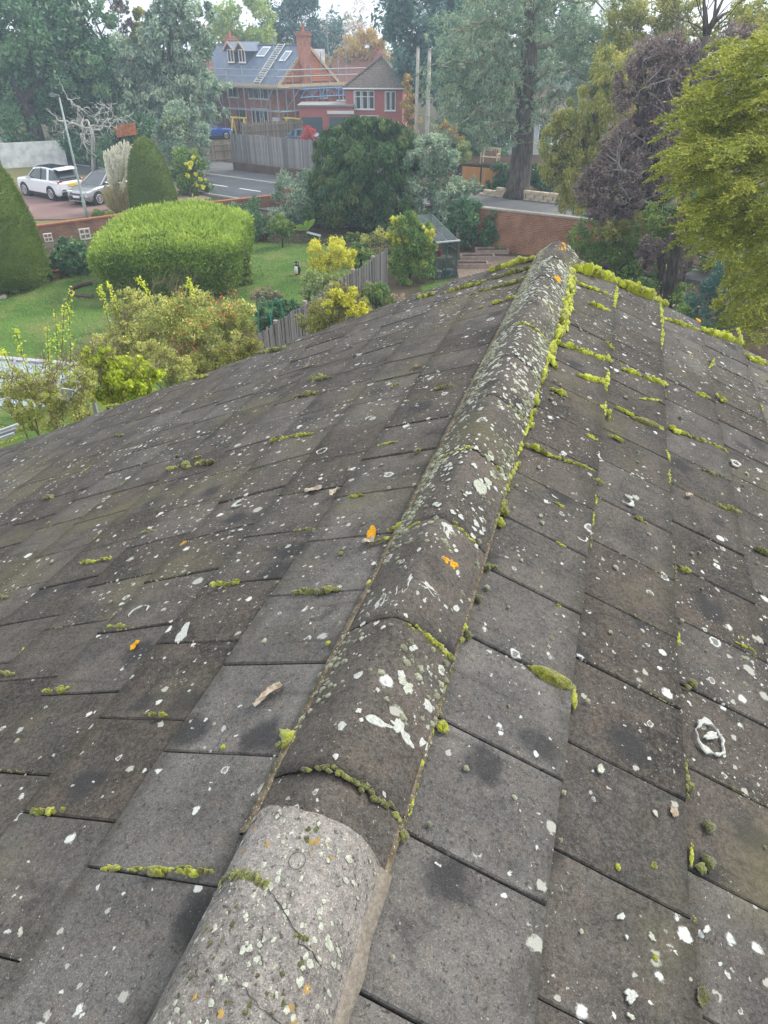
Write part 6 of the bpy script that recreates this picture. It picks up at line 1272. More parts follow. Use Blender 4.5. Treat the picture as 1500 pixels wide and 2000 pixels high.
near_shrub('climbing_rose', 'thin yellow leaved shoots rising against the lawn at left', 11.5, C((100, 720, 40, 10), (150, 720, 30, 10)), LLI, 500, .05, (110, 800), arms=(((60, 740), (42, 690), (30, 640)), ((110, 760), (112, 680), (108, 610)), ((135, 760), (138, 690), (135, 605)), ((100, 760), (95, 700), (92, 640)), ((20, 720), (8, 690), (0, 690)), ((120, 700), (125, 610), (140, 565))), sub=10)
near_shrub('golden_shrub', 'golden yellow shrub against the timber fence at the roof edge', 17.2, C((650, 610, 40, 30), (690, 600, 30, 28), (620, 630, 35, 24), (665, 575, 28, 20), (700, 620, 18, 16)), LOL, 12000, .058, (650, 700), sub=22, kmix=.35)
gs_ = [o for o in bpy.data.objects if o.name.startswith('golden_shrub')][0]
foliage('golden_leaves', LGY, gs_, blobs_px(16.8, C((685, 590, 26, 24), (700, 605, 18, 16), (665, 575, 20, 14), (650, 600, 20, 12), (690, 570, 14, 8)), .6), 3000, .062, .6, sub=9, kmix=.2)
# wood beyond the last houses: reads as one mass
_c = np.stack([rng.uniform(-170, 170, 70), rng.uniform(150, 215, 70), rng.uniform(1.5, 4.5, 70)], 1)
tag(foliage('woodland', LVE, None, [(c, np.array([rng.uniform(7, 11), 6, rng.uniform(4, 6)])) for c in _c], 42000, 1.0, sub=16), 'distant belt of dark woodland beyond the houses', None, None, 'stuff')
T('mixed_bush', 'dark green bushes on the bank behind the purple bush', 'shrub', (1380, 560), 29, C((1330, 500, 40, 40), (1380, 520, 45, 45), (1440, 500, 50, 50), (1490, 540, 40, 60), (1330, 455, 35, 30), (1420, 440, 50, 35)), LBG, 16000, .1, bark=BKB, trunk=.06)
S('low evergreen mass along the wall behind the far lawn', (690, 455), C((640, 405, 30, 18), (690, 415, 35, 18), (610, 420, 25, 18), (740, 430, 30, 16)), LYE, 7000, .12, bark=None, kmix=.5)

T('mixed_bush', 'green bushes filling the gap under the purple tree', 'shrub', (1350, 520), 25.5, C((1330, 400, 40, 40), (1370, 430, 45, 45), (1310, 450, 35, 35), (1400, 400, 40, 50), (1290, 420, 30, 25)), LBG, 14000, .085, bark=BKB, trunk=.05, kmix=.5)
near_shrub('olive_shrub', 'loose olive shrub joining the rose bush and the lime leaved one', 12.8, C((300, 700, 50, 30), (250, 690, 45, 30), (210, 680, 35, 30), (340, 720, 40, 25), (180, 700, 25, 25), (240, 650, 25, 25)), LRO, 15000, .05, (280, 800), sub=26, sub_r=.25, shell=.6, kmix=.45)
near_shrub('olive_shrub', 'olive shrub behind the verge below the timber fence end', 13.6, C((400, 715, 40, 22), (450, 695, 40, 22), (490, 680, 22, 20), (370, 730, 30, 16)), LOL, 9000, .048, (430, 780), sub=22, kmix=.45)

# ------------------------------------------------------------------ moss, lichen and litter on the roof
def mossmat(name, cols, scale=1.0, fuzz=.35):
    t = NT(name); p = t.pos(); n = t.noise(p, 38*scale, 5, .7); n2 = t.noise(p, 210, 3, .7); f = t.attr('rnd')
    k = t.math('ADD', t.math('MULTIPLY', n, .65), t.math('MULTIPLY', f, .45)); c = t.ramp(k, [(.22+.22*i, q) for i, q in enumerate(cols)])
    c = t.mix(t.map(n2, .5, .75, 0, .5), c, [min(1, x*1.7) for x in cols[2]]); c = t.mix(t.map(n2, .48, .3, 0, .5), c, [x*.4 for x in cols[0]])
    return t.done(t.bsdf(c, .95, t.bump(t.math('ADD', n2, n), .9, .006), 0, .1, Sheen_Weight=fuzz, Sheen_Roughness=.5))
MG = mossmat('bright_moss', C((.07, .06, .010), (.25, .265, .010), (.40, .44, .012), (.46, .49, .04)))
MG2 = mossmat('yellowish_moss', C((.05, .04, .009), (.155, .16, .013), (.285, .305, .015), (.40, .42, .04)))
MD = mossmat('olive_moss', C((.035, .036, .012), (.085, .088, .02), (.16, .17, .03), (.25, .26, .06)))
MGR = mossmat('grey_cushion_moss', C((.06, .063, .033), (.14, .145, .08), (.24, .25, .155), (.36, .37, .27)), 1.6)
bm = bmesh.new(); bmesh.ops.create_icosphere(bm, subdivisions=3, radius=1); IV3 = np.array([v.co[:] for v in bm.verts]); IF3 = np.array([[q.index for q in f.verts] for f in bm.faces]); bm.free()
bm = bmesh.new(); bmesh.ops.create_icosphere(bm, subdivisions=2, radius=1); IV2 = np.array([v.co[:] for v in bm.verts]); IF2 = np.array([[q.index for q in f.verts] for f in bm.faces]); bm.free()
def dome(iv, if_): 
    keep = iv[:, 2] > -.35; f = if_[keep[if_].all(1)]; m = np.cumsum(keep)-1; v = iv[keep].copy(); v[:, 2] = np.maximum(v[:, 2], -.2); return v, m[f]
DV3, DF3 = dome(IV3, IF3); DV2, DF2 = dome(IV2, IF2)
class Moss:
    def __init__(s): s.v = []; s.f = []; s.r = []; s.n = 0
    def cushion(s, o, e1, e2, n, a, b, h, fine=True, rough=.2):
        """one cushion: centre o, axes e1,e2 on the surface, normal n, half sizes a,b and height h"""
        V, F = (DV3, DF3) if fine else (DV2, DF2); ph = rng.random(3)*9; k = 3.2
        d = 1+rough*(np.sin(V[:, 0]*k+ph[0])*np.cos(V[:, 1]*k*1.2+ph[1])+.6*np.sin(V[:, 0]*7+V[:, 1]*6+ph[2]))+.10*rng.standard_normal(len(V))
        W_ = V*d[:, None]; P = o+W_[:, :1]*a*e1+W_[:, 1:2]*b*e2+W_[:, 2:]*h*n
        s.v.append(P); s.f.append(F+s.n); s.r.append(np.full(len(F), rng.random())); s.n += len(P)
    def build(s, name, mat, label, kind='stuff', cat=None, group=None):
        V = np.concatenate(s.v).astype(np.float32); F = np.concatenate(s.f).astype(np.int32); me = bpy.data.meshes.new(name); me.vertices.add(len(V)); me.vertices.foreach_set('co', V.ravel()); me.loops.add(F.size); me.loops.foreach_set('vertex_index', F.ravel()); me.polygons.add(len(F)); me.polygons.foreach_set('loop_start', np.arange(len(F), dtype=np.int32)*3); me.update(calc_edges=True)
        a = me.attributes.new('rnd', 'FLOAT', 'FACE'); a.data.foreach_set('value', np.concatenate(s.r).astype(np.float32)); me.materials.append(mat); me.polygons.foreach_set('use_smooth', [True]*len(F))
        o = bpy.data.objects.new(name, me); COL.objects.link(o); return tag(o, label, cat, group, kind)
def axes(side): return rR, rE(side), rN(side)
def moss_line(M, side, p0, p1, wd, ht, seed=None, cover=1., gap=0., skew=0):
    """a string of cushions between two roof points (along, down)"""
    p0 = np.array(p0); p1 = np.array(p1); L = np.linalg.norm(p1-p0); dr = (p1-p0)/max(L, 1e-6); r_, e_, n_ = axes(side); n = max(1, int(L/(wd*.7)))
    for i in range(n+1):
        if rng.random() > cover: continue
        f = (i+rng.normal(0, .2))/max(1, n); q = p0+(p1-p0)*f+rng.normal(0, wd*.30, 2); end = .55+.45*math.sin(math.pi*min(1, max(0, f)))
        x1 = r_*dr[0]+e_*dr[1]; x2 = np.cross(n_, x1); w_ = wd*(.35+.75*rng.random())*end
        M.cushion(RF(side, q[0], q[1], -.002), x1, x2, n_, w_*(1.0+.7*rng.random()), w_*(.6+.3*rng.random()), ht*(.45+.7*rng.random())*end, fine=w_ > .008)
MR, ML, MM, MX, MN = Moss(), Moss(), Moss(), Moss(), Moss()
def px_line(M, side, x0, y0, x1, y1, wpx, ht=.5, cover=1.):
    A = roof_at(x0, y0, side); B = roof_at(x1, y1, side); P = RF(side, (A[0]+B[0])/2, (A[1]+B[1])/2); w_ = wpx/ppm(P)*1.05; moss_line(M, side, A, B, w_, w_*ht*1.5, cover=cover)
# right slope: named strips read off in image pixels (x0,y0,x1,y1,width)
for q in ((1092, 670, 1150, 690, 8), (1150, 690, 1205, 712, 9), (1130, 733, 1185, 750, 8), (1222, 722, 1250, 733, 6), (1258, 738, 1297, 750, 8), (1030, 868, 1075, 888, 7), (1075, 888, 1160, 918, 5), (1312, 836, 1345, 850, 7), (1350, 852, 1380, 862, 6), (1385, 864, 1418, 880, 4), (1295, 620, 1365, 645, 5), (1460, 698, 1500, 712, 7), (1130, 553, 1195, 577, 4), (1150, 592, 1190, 607, 6), (1062, 690, 1085, 715, 6), (1080, 760, 1105, 772, 6), (1250, 778, 1295, 782, 3), (1360, 768, 1385, 778, 5), (1440, 640, 1450, 670, 4), (1178, 795, 1190, 815, 7), (1205, 795, 1235, 810, 5), (1145, 848, 1165, 858, 5), (1195, 850, 1215, 860, 5), (1160, 935, 1180, 945, 4), (1240, 1008, 1260, 1018, 5), (1405, 985, 1445, 1000, 6), (1375, 918, 1420, 935, 4), (1330, 1108, 1345, 1118, 6), (1440, 1255, 1475, 1272, 4), (1475, 1070, 1500, 1080, 7), (1400, 770, 1415, 785, 6), (1085, 980, 1100, 990, 4), (1090, 1060, 1105, 1068, 4), (1085, 1178, 1095, 1185, 4), (955, 1100, 975, 1112, 5), (985, 945, 1000, 955, 5)):
    px_line(MR if q[1] < 850 else MN if rng.random() < .6 else MM, 1, *q[:4], q[4]*1.1, .7)
for q in ((1118, 522, 1205, 552, 13), (1205, 552, 1290, 590, 12), (1375, 645, 1450, 672, 9)):
    px_line(MR, 1, *q[:4], q[4]*1.0, .9); px_line(MR, 1, q[0], q[1]-3, q[2], q[3]-3, q[4]*.6, .9)
for q in ((1185, 668, 1196, 680, 5), (1186, 690, 1190, 705, 5), (1205, 560, 1200, 600, 5), (1290, 592, 1294, 640, 5), (1294, 640, 1292, 685, 4), (1183, 785, 1180, 815, 5), (1303, 880, 1308, 900, 4), (1308, 915, 1308, 945, 4), (1163, 965, 1165, 985, 4), (1160, 1000, 1158, 1025, 3), (1327, 1235, 1326, 1260, 4), (1187, 720, 1184, 760, 6), (1352, 1650, 1352, 1690, 6), (1357, 1790, 1358, 1820, 5), (1395, 700, 1385, 720, 4), (1180, 740, 1183, 760, 6)):
    px_line(MR, 1, *q[:4], q[4]*.85, .7)
# right foot of the ridge: nearly continuous strip getting heavier up the roof
ft = [(1108, 515), (1112, 540), (1108, 570), (1103, 600), (1095, 640), (1085, 665), (1068, 710), (1050, 760), (1043, 795), (1030, 835), (1018, 870), (1005, 905), (985, 960), (975, 1000), (955, 1045), (940, 1085), (925, 1130), (905, 1200), (885, 1285), (860, 1380), (830, 1480), (800, 1590), (770, 1660)]
for (x0, y0), (x1, y1) in zip(ft[:-1], ft[1:]):
    px_line(MR if y0 < 900 else MN, 1, x0, y0, x1, y1, 9*(1.15 if y0 < 690 else .95 if y0 < 1080 else .45), .7, .95 if y0 < 690 else .75 if y0 < 1080 else .45)
    if y0 < 640: px_line(MR, 1, x0+8, y0+6, x1+10, y1+6, 7, .5, .8)
for x, y, w_ in ((985, 998, 11), (978, 1020, 10), (898, 1142, 9), (935, 1168, 9), (915, 1160, 7), (905, 1200, 6), (905, 1225, 9), (915, 1240, 9), (900, 1250, 8), (885, 1285, 5), (880, 1305, 4), (865, 1418, 12), (817, 1490, 12), (788, 1632, 11), (980, 960, 9), (952, 1107, 8), (850, 1275, 7), (870, 1282, 7), (868, 1335, 4), (795, 1535, 5), (1350, 1535, 8), (1278, 1690, 7), (1208, 1693, 6), (1280, 1870, 7), (1385, 1685, 14), (1370, 1695, 10), (1355, 1335, 9), (1345, 1342, 6), (1385, 1615, 12), (1352, 1848, 5), (1330, 815, 4), (1450, 1245, 3), (1495, 1655, 4)):
    A = roof_at(x, y, 1); P = RF(1, *A, -.002); k = w_/ppm(P)*.95; (MN if rng.random() < .5 else MM).cushion(P, rR, rE(1), rN(1), k*1.1, k, k*.85)
# left slope
for q in ((955, 530, 1046, 503, 9), (865, 573, 950, 548, 5), (950, 548, 1040, 521, 6), (920, 575, 975, 560, 5), (975, 560, 1028, 543, 6), (960, 592, 980, 588, 4), (985, 585, 1010, 578, 4), (815, 582, 845, 574, 6), (325, 916, 345, 912, 6), (345, 911, 370, 911, 8), (395, 904, 415, 902, 7), (412, 1141, 462, 1138, 8), (575, 1158, 655, 1151, 9), (85, 1350, 132, 1345, 7), (205, 1227, 245, 1222, 6), (200, 1696, 235, 1695, 7), (250, 1697, 290, 1697, 5), (300, 1697, 335, 1697, 12), (335, 1698, 415, 1701, 9), (58, 1587, 118, 1584, 10), (285, 1397, 322, 1394, 9), (530, 860, 560, 855, 6), (565, 852, 610, 846, 4), (600, 742, 645, 735, 6), (575, 775, 620, 765, 7), (505, 690, 560, 678, 6), (360, 743, 400, 735, 6), (375, 895, 395, 890, 3), (155, 1100, 190, 1095, 5), (195, 1092, 215, 1090, 5), (0, 1168, 15, 1166, 5), (0, 1315, 25, 1315, 8), (575, 1035, 615, 1033, 4), (85, 972, 105, 972, 5), (275, 1040, 305, 1036, 5), (680, 970, 710, 966, 4), (740, 870, 775, 862, 4), (765, 755, 780, 750, 4), (725, 1060, 760, 1050, 6), (760, 1035, 790, 1022, 7), (780, 1030, 800, 1010, 6), (845, 760, 880, 752, 4), (215, 853, 240, 850, 4), (0, 868, 40, 855, 5), (200, 795, 235, 790, 3)):
    px_line(ML if rng.random() < .62 else MM, -1, *q[:4], q[4]*1.1, .7)
for x, y, w_ in ((568, 1440, 15), (560, 1452, 13), (585, 1432, 10), (600, 1392, 7), (597, 1405, 7), (545, 1455, 8), (735, 1140, 6), (722, 1138, 7), (640, 1255, 5), (150, 690, 4), (95, 1022, 5), (345, 890, 4), (435, 1458, 5), (815, 880, 7), (940, 600, 5), (1040, 590, 5), (1030, 640, 4), (665, 1080, 5), (385, 905, 5)):
    A = roof_at(x, y, -1); P = RF(-1, *A, -.002); k = w_/ppm(P)*.95; (ML if rng.random() < .6 else MM).cushion(P, rR, rE(-1), rN(-1), k*1.1, k, k*.75)
# thin sprinkle of small moss in the joints everywhere
for side, k, a, b in tiles[:270]:
    d1 = D1[side]+(k-1)*GA; pr = (.10+.10*max(0, a-1.5)) if side > 0 else (.10+.05*max(0, a-3))
    if rng.random() < pr*1.5: moss_line(MM, side, (a, d1-GA*.9*rng.random()), (a, d1-GA*.1), .0042, .006, cover=.28)
    if rng.random() < pr: f = rng.random()*.6; moss_line(MM if rng.random() < .6 else (MR if side > 0 else ML), side, (a+TW*f, d1+.004), (a+TW*(f+.15+.3*rng.random()), d1+.004), .006, .007, cover=.7)
MR.build('moss', MG, 'bright yellow green moss lining joints right of the ridge'); MN.build('moss', MG2, 'yellow green moss knobs in the nearer joints right of the ridge'); ML.build('moss', MG2, 'yellow green moss tufts in the joints left of the ridge'); MM.build('moss', MD, 'duller olive moss scattered in the tile joints')
# moss arcs across the ridge joints
MA = Moss(); MM2 = Moss()
def arc(a, u0, u1, w_, cover, M=MA):
    for u in np.arange(u0, u1, w_/RW*.9):
        if rng.random() > cover: continue
        o = RP(np.float64(a+rng.normal(0, .004)), np.float64(u), .0); du = unit(RP(np.float64(a), np.float64(u+.02))-RP(np.float64(a), np.float64(u-.02))); n = unit(np.cross(du, rR)); n = n if n[2] > 0 else -n; M.cushion(o-n*.003, du, rR, n, w_*(.7+.6*rng.random()), w_*.7, w_*(.5+.5*rng.random()))
arc(.766, -.45, .1, .006, .9, MM2); arc(.766, .1, .5, .007, .85, MM2); arc(.766, .45, .98, .0085, .9, MM2); arc(1.226, .15, .6, .006, .7); arc(1.226, .55, .98, .013, .95); arc(2.149, -.9, .05, .009, .85); arc(2.149, .7, 1, .009, .9); arc(1.688, .3, .9, .008, .5); arc(1.688, -.9, -.4, .008, .6); arc(3.53, -.2, .95, .012, .9); arc(2.61, .5, .95, .008, .5); arc(3.07, .6, .95, .009, .5); arc(4.0, .3, .95, .010, .6); [MM2.cushion(palep(np.float64(.502-.012*math.sin(u_*3)+rng.normal(0, .002)), np.float64(u_), -.002), rR, rS, UP, .006+.004*rng.random(), .005, .006) for u_ in np.arange(-.80, -.12, .03)]; [MM2.cushion(palep(np.float64(.452+rng.normal(0, .002)), np.float64(u_), -.002), rR, rS, UP, .004, .004, .004) for u_ in np.arange(.42, .56, .03)]
MM2.build('moss', MD, 'olive moss along the first joint across the ridge'); MA.build('moss', MG2, 'moss bridging the joints across the ridge tiles')
# grey cushions crusting the ridge flanks
for _ in range(2900):
    a = .9+4.5*rng.random()**.75; sd_ = -1 if rng.random() < .62 else 1; u = sd_*(1-abs(rng.normal(0, .26))) if rng.random() < .85 else rng.uniform(-.9, .9)
    if abs(u) > 1.04: continue
    cl = math.sin(a*5.3+u*3)+math.sin(a*11.7+1.3)+.9*math.sin(a*2.1+sd_)
    if cl < .9-.42*a and rng.random() < .9: continue
    o = RP(np.float64(a), np.float64(u), .002); du = unit(RP(np.float64(a), np.float64(u+.02))-RP(np.float64(a), np.float64(u-.02))); n = unit(np.cross(du, rR)); n = n if n[2] > 0 else -n; k = .0045+.0065*rng.random()**2
    MX.cushion(o-n*k*.2, du, rR, n, k*1.15, k, k*.75, fine=False)
for _ in range(900):                                  # and dotted over the tiles, thicker up the roof
    side = 1 if rng.random() < .55 else -1; a = .4+5.0*rng.random()**.62; d = .16+(1.7 if side > 0 else 4.5)*rng.random()**(1.6); k = .003+.0065*rng.random()**2
    if side > 0 and d < .2: continue
    MX.cushion(RF(side, a, d, -.003), rR, rE(side), rN(side), k*1.1, k, k*.7, fine=False)
MX.build('cushion_moss', MGR, 'small grey green moss cushions crusting the ridge and tiles')
# single large cushions
def lump(label, side, parts, mat=MG2):
    M = Moss(); 
    for x0, y0, x1, y1, w_ in parts:
        A = np.array(roof_at(x0, y0, side)); B = np.array(roof_at(x1, y1, side)); c = (A+B)/2; P = RF(side, *c, -.003); L = np.linalg.norm(B-A); dr = (B-A)/L; x1_ = rR*dr[0]+rE(side)*dr[1]; k = w_/ppm(P)
        M.cushion(P, x1_, np.cross(rN(side), x1_), rN(side), L*.58, k*.5, k*.42, rough=.13)
    return M.build('moss_cushion', mat, label, None, 'moss cushion')
lump('long bright moss cushion on the course edge, right foreground', 1, [(1045, 1306, 1118, 1342, 32), (1122, 1345, 1122, 1380, 13), (1075, 1318, 1116, 1338, 20)])
lump('fat bright moss sausage halfway up the right slope', 1, [(1240, 816, 1292, 836, 17), (1262, 822, 1296, 840, 11)])
lump('short thick moss cushion above the fat one on the right slope', 1, [(1260, 738, 1297, 752, 14)])
lump('round pale moss ball at the right foot of the ridge', 1, [(858, 1410, 874, 1428, 22)])
lump('large moss clump in the joint left of the ridge foreground', -1, [(550, 1428, 588, 1462, 24)])

# lichen rosettes and other flat growths that read one by one ------------------------------------------
LW = NT('white_lichen'); p = LW.pos(); n1 = LW.noise(p, 180, 4, .7); LW = LW.done(LW.bsdf(LW.mix(LW.map(n1, .35, .65), (.28, .29, .26), (.44, .45, .42)), .95, LW.bump(n1, .6, .003), 0, .1))
LO = NT('orange_lichen'); p = LO.pos(); n1 = LO.noise(p, 120, 4, .7); LO = LO.done(LO.bsdf(LO.mix(LO.map(n1, .4, .65), (.38, .17, .01), (.58, .33, .02)), .9, LO.bump(n1, .8, .004), 0, .1))
LGN = NT('pale_green_lichen'); p = LGN.pos(); n1 = LGN.noise(p, 150, 4, .7); LGN = LGN.done(LGN.bsdf(LGN.mix(LGN.map(n1, .35, .65), (.24, .25, .20), (.42, .43, .36)), .95, LGN.bump(n1, .6, .003), 0, .1))
def surf(side, a, d): return RF(side, a, d, .0012)
def flake(name, label, cat, side, px, py, rx, ry, mat, rot=0., inner=None, arc_=(0, 1), jag=.14, h=.0022, group=None, fn=None):
    """a thin crust: irregular disc, ring or part ring following the roof; rx, ry metres along/down"""
    g = np.random.default_rng(int(px*7+py)); n = 44; t0, t1 = arc_[0]*2*math.pi, arc_[1]*2*math.pi; th = np.linspace(t0, t1, n); full = arc_ == (0, 1)
    ro = 1+jag*(.6*np.sin(th*2+g.random()*6)+.55*np.sin(th*3+g.random()*6)+.4*np.sin(th*5+g.random()*6)+.28*np.sin(th*9+g.random()*6)+.13*g.standard_normal(n)); ri = (inner if inner else 0.0)*(1+jag*.9*(.6*np.sin(th*3+g.random()*6)+.5*np.sin(th*7+g.random()*6)+.15*g.standard_normal(n)))
    if not full: tp = np.sin(np.linspace(0.05, math.pi-.05, n))**.5; mid = (ro+ri)/2; wd = (ro-ri)/2*tp; ro, ri = mid+wd, mid-wd
    A, D = roof_at(px, py, side) if fn is None else (px, py)
    V = []
    for r_, hh in ((ro*1.0, -.002), (ro*.96, h), (ri*1.04+.001, h*.8), (ri, -.002)):
        x = np.cos(th)*r_*rx; y = np.sin(th)*r_*ry; xa = x*math.cos(rot)-y*math.sin(rot); ya = x*math.sin(rot)+y*math.cos(rot)
        if fn is None: V.append(RF(side, A+xa, D+ya, .0008+hh+(-TT/GA*0)))
        else: V.append(fn(A+xa, D+ya, hh))
    F = [(j*n+i, j*n+(i+1) % n, (j+1)*n+(i+1) % n, (j+1)*n+i) for j in range(3) for i in range(n if full else n-1)]
    mb = MB(); mb.add(np.concatenate(V), F); return tag(obj(name, mb, mat), label, cat, group)
flake('lichen_ring', 'large white lichen ring with filled core near the right edge', 'lichen', 1, 1387, 1441, .058, .050, LW, .3, .80, jag=.14); flake('lichen_patch', 'white ragged core inside the large lichen ring at right', 'lichen', 1, 1388, 1437, .031, .010, LW, .9, jag=.25)
flake('lichen_ring', 'oval white lichen ring near the far left verge', 'lichen', -1, 305, 801, .034, .044, LW, 0, .84, jag=.06); flake('lichen_patch', 'white fleck inside the oval lichen ring near the verge', 'lichen', -1, 306, 801, .022, .010, LW, 1.2, jag=.2)
flake('lichen_arc', 'white crescent of lichen in the middle of the left slope', 'lichen', -1, 473, 980, .034, .044, LW, .2, .62, (.0, .52), jag=.16)
flake('lichen_arc', 'thin white lichen hook left of the ragged white patch', 'lichen', -1, 270, 1196, .045, .038, LW, .4, .82, (-.3, .32), jag=.10)
flake('lichen_patch', 'large ragged white lichen patch on the left slope', 'lichen', -1, 357, 1237, .050, .017, LW, .35, jag=.24)
flake('lichen_arc', 'white lichen crescent high on the right slope', 'lichen', 1, 1222, 975, .036, .036, LW, .6, .64, (-.12, .5), jag=.16)
flake('lichen_arc', 'small white lichen hook beside the first right hand course edge', 'lichen', 1, 1137, 1051, .024, .019, LW, 1.2, .6, (-.1, .5), jag=.14)
flake('lichen_patch', 'white lichen blotches high at the right edge', 'lichen', 1, 1437, 905, .034, .028, LW, .6, .55, jag=.2)
flake('lichen_patch', 'thin white lichen oval left of the centre', 'lichen', -1, 628, 881, .03, .026, LW, .6, .84, jag=.1); flake('lichen_arc', 'faint white lichen hook on the left slope near the ridge', 'lichen', -1, 722, 818, .032, .026, LW, .4, .78, (-.2, .25))
flake('lichen_patch', 'white ragged lichen patch at the lower right', 'lichen', 1, 1232, 1945, .017, .009, LW, .9, jag=.3); flake('lichen_patch', 'pale round lichen patch beside the right course edge', 'lichen', 1, 1173, 1502, .012, .010, LGN, .3, jag=.16)
for i, (x, y, s_) in enumerate(((1213, 1790, .012), (1273, 1830, .011), (1020*1.2, 1830, .006), (40, 1820, .010), (15, 1820, .009), (1280, 1588, .011), (1380, 1815, .013), (1232, 1985, .009), (925, 952, .012))): flake('lichen_patch', ('pale lichen spot low on the right slope beside the first course edge', 'elongated pale lichen fleck at the lower right', 'tiny pale lichen fleck in the lower right course', 'white lichen spot at the lower left edge', 'paler twin of the lower left lichen spot', 'pale lichen fleck beside a buff scrap at right', 'chalky lichen lump by the lower right joint', 'pale lichen fleck at the bottom right border', 'white lichen dot on the upper right of the ridge foot')[i], 'lichen', 1 if x > 700 else -1, x, y, s_*.85, s_*.5, LGN if i % 2 else LW, 1.0+i, jag=.26, h=.001, group='small pale lichen spots')
flake('lichen_patch', 'bright orange lichen patch touching the left foot of the ridge', 'lichen', -1, 726, 1042, .036, .016, LO, .15, jag=.2, h=.006)
flake('lichen_patch', 'yellow orange lichen at the roof edge, upper right', 'lichen', 1, 1364, 626, .028, .022, LO, 0, jag=.2, h=.004); flake('lichen_patch', 'small rust coloured lichen on the left slope', 'lichen', -1, 262, 1260, .02, .012, LO, .3, jag=.35, h=.001)
def onr(a, s_, h): return RP(np.asarray(a), np.asarray(s_)/RW, .002)+np.asarray(h)*UP
def crest_at(px, py):
    best = None
    for a in np.linspace(.3, 5.4, 300):
        for u in np.linspace(-1, 1, 61):
            pass
    return best
_A, _U = np.meshgrid(np.linspace(.2, 5.45, 900), np.linspace(-1, 1, 121), indexing='ij'); _Q, _Z = proj(RP(_A, _U, .002)); 
def ridge_at(px, py):
    dd = (_Q[..., 0]-px)**2+(_Q[..., 1]-py)**2; i = np.unravel_index(np.argmin(dd+_Z*0), dd.shape); return _A[i], _U[i]*RW
for nm, lab, cat, x, y, rx, ry, m, rot, jag, h in (('lichen_patch', 'small orange lichen patch on the ridge crown', 'lichen', 881, 1101, .022, .016, LO, .5, .4, .002), ('lichen_patch', 'yellow lichen crust on the farthest ridge tile', 'lichen', 1098, 482, .09, .03, LO, 0, .4, .003), ('lichen_patch', 'orange lichen spot near the far end of the ridge', 'lichen', 1090, 545, .06, .018, LO, 0, .3, .003), ('bird_dropping', 'white bird dropping on the ridge foreground', 'bird dropping', 734, 1407, .011, .022, LW, -.3, .08, .003), ('bird_dropping', 'white tail of the bird dropping on the ridge', 'bird dropping', 752, 1416, .004, .018, LW, -.5, .15, .002), ('lichen_patch', 'round pale lichen rosette on the ridge above the middle', 'lichen', 938, 952, .035, .022, LGN, 0, .14, .003), ('lichen_patch', 'white lichen streak across a ridge joint', 'lichen', 875, 1035, .028, .020, LW, -.6, .3, .002), ('lichen_patch', 'white lichen blotches left of the ridge crown', 'lichen', 790, 1140, .05, .012, LW, .1, .4, .002), ('lichen_patch', 'scattered white lichen on the ridge crown centre', 'lichen', 835, 1147, .014, .03, LW, .2, .5, .002), ('lichen_patch', 'white lichen smear on the left flank of the ridge', 'lichen', 745, 1175, .035, .010, LW, 0, .4, .002), ('lichen_patch', 'pale lichen scab beside the bird dropping', 'lichen', 795, 1340, .017, .016, LGN, 0, .4, .002), ('lichen_patch', 'chalky lichen crust right of the bird dropping', 'lichen', 785, 1425, .016, .022, LW, 0, .6, .0015)):
    a, s_ = ridge_at(x, y); flake(nm, lab, cat, 0, a, s_, rx, ry, m, rot, jag=jag, h=h, fn=onr)
# crusty lichen specks over the ridge: ragged white scabs by the hundred
class Sc: pass
def scabs(n, a0, a1, mat, name, label, smin, smax, dens, ring=9, skin=lambda a, u, h: RP(a, u, h)):
    V = []; F = []; k = 0; done = 0; tries = 0
    while done < n and tries < n*12:
        tries += 1; a = a0+(a1-a0)*rng.random()**.8; u = rng.uniform(-.98, .98)
        if rng.random() > dens(a, u): continue
        s_ = smin+(smax-smin)*rng.random()**3; th = np.linspace(0, 2*math.pi, ring, endpoint=False); rr = s_*(.55+.75*rng.random(ring)); ea = 1.2
        V.append(skin(np.full(ring, a)+np.cos(th)*rr*ea, np.clip(u+np.sin(th)*rr/RW, -1.02, 1.02), .0032)); V.append(skin(np.float64(a), np.float64(u), .0045)[None]); F += [(k+i, k+(i+1) % ring, k+ring) for i in range(ring)]; k += ring+1; done += 1
    mb = MB(); mb.add(np.concatenate(V), F); return tag(obj(name, mb, mat), label, None, None, 'stuff')
scabs(1700, .72, 5.4, LW, 'lichen_scabs', 'white lichen specks and scabs crusting the ridge', .001, .0115, lambda a, u: (.25+.75*(math.sin(a*4.1+u*2.2)+math.sin(a*9.3-u*4)+.7*math.sin(a*2.3+u*7) > .5))*(.35+.65*min(1, a/3)))
scabs(900, 2.0, 5.4, LGN, 'lichen_scabs', 'grey green lichen crust on the far ridge flanks', .003, .018, lambda a, u: (.2+.8*(abs(u) > .35))*min(1, (a-1.5)/2.2))
cap_ = lambda a, u, h: palep(a, u, h-.0028)
scabs(480, .19, .64, LGN, 'lichen_scabs', 'white lichen flecks peppering the pale cracked ridge tile', .0008, .0062, lambda a, u: .25+.75*(math.sin(a*31)+math.sin(u*9+a*17) > .2), skin=cap_)
scabs(34, .19, .64, plain('ochre_crust', (.26, .17, .05), .95), 'lichen_scabs', 'ochre lichen freckles on the pale cracked ridge tile', .001, .007, lambda a, u: (math.sin(a*23+1)+math.sin(u*7+a*9) > .8)*1., skin=cap_)
scabs(170, .19, .64, MD, 'moss_specks', 'olive moss specks on the pale cracked ridge tile', .001, .006, lambda a, u: (math.sin(a*17+2)+math.sin(u*6-a*19) > .5)*1., skin=cap_)
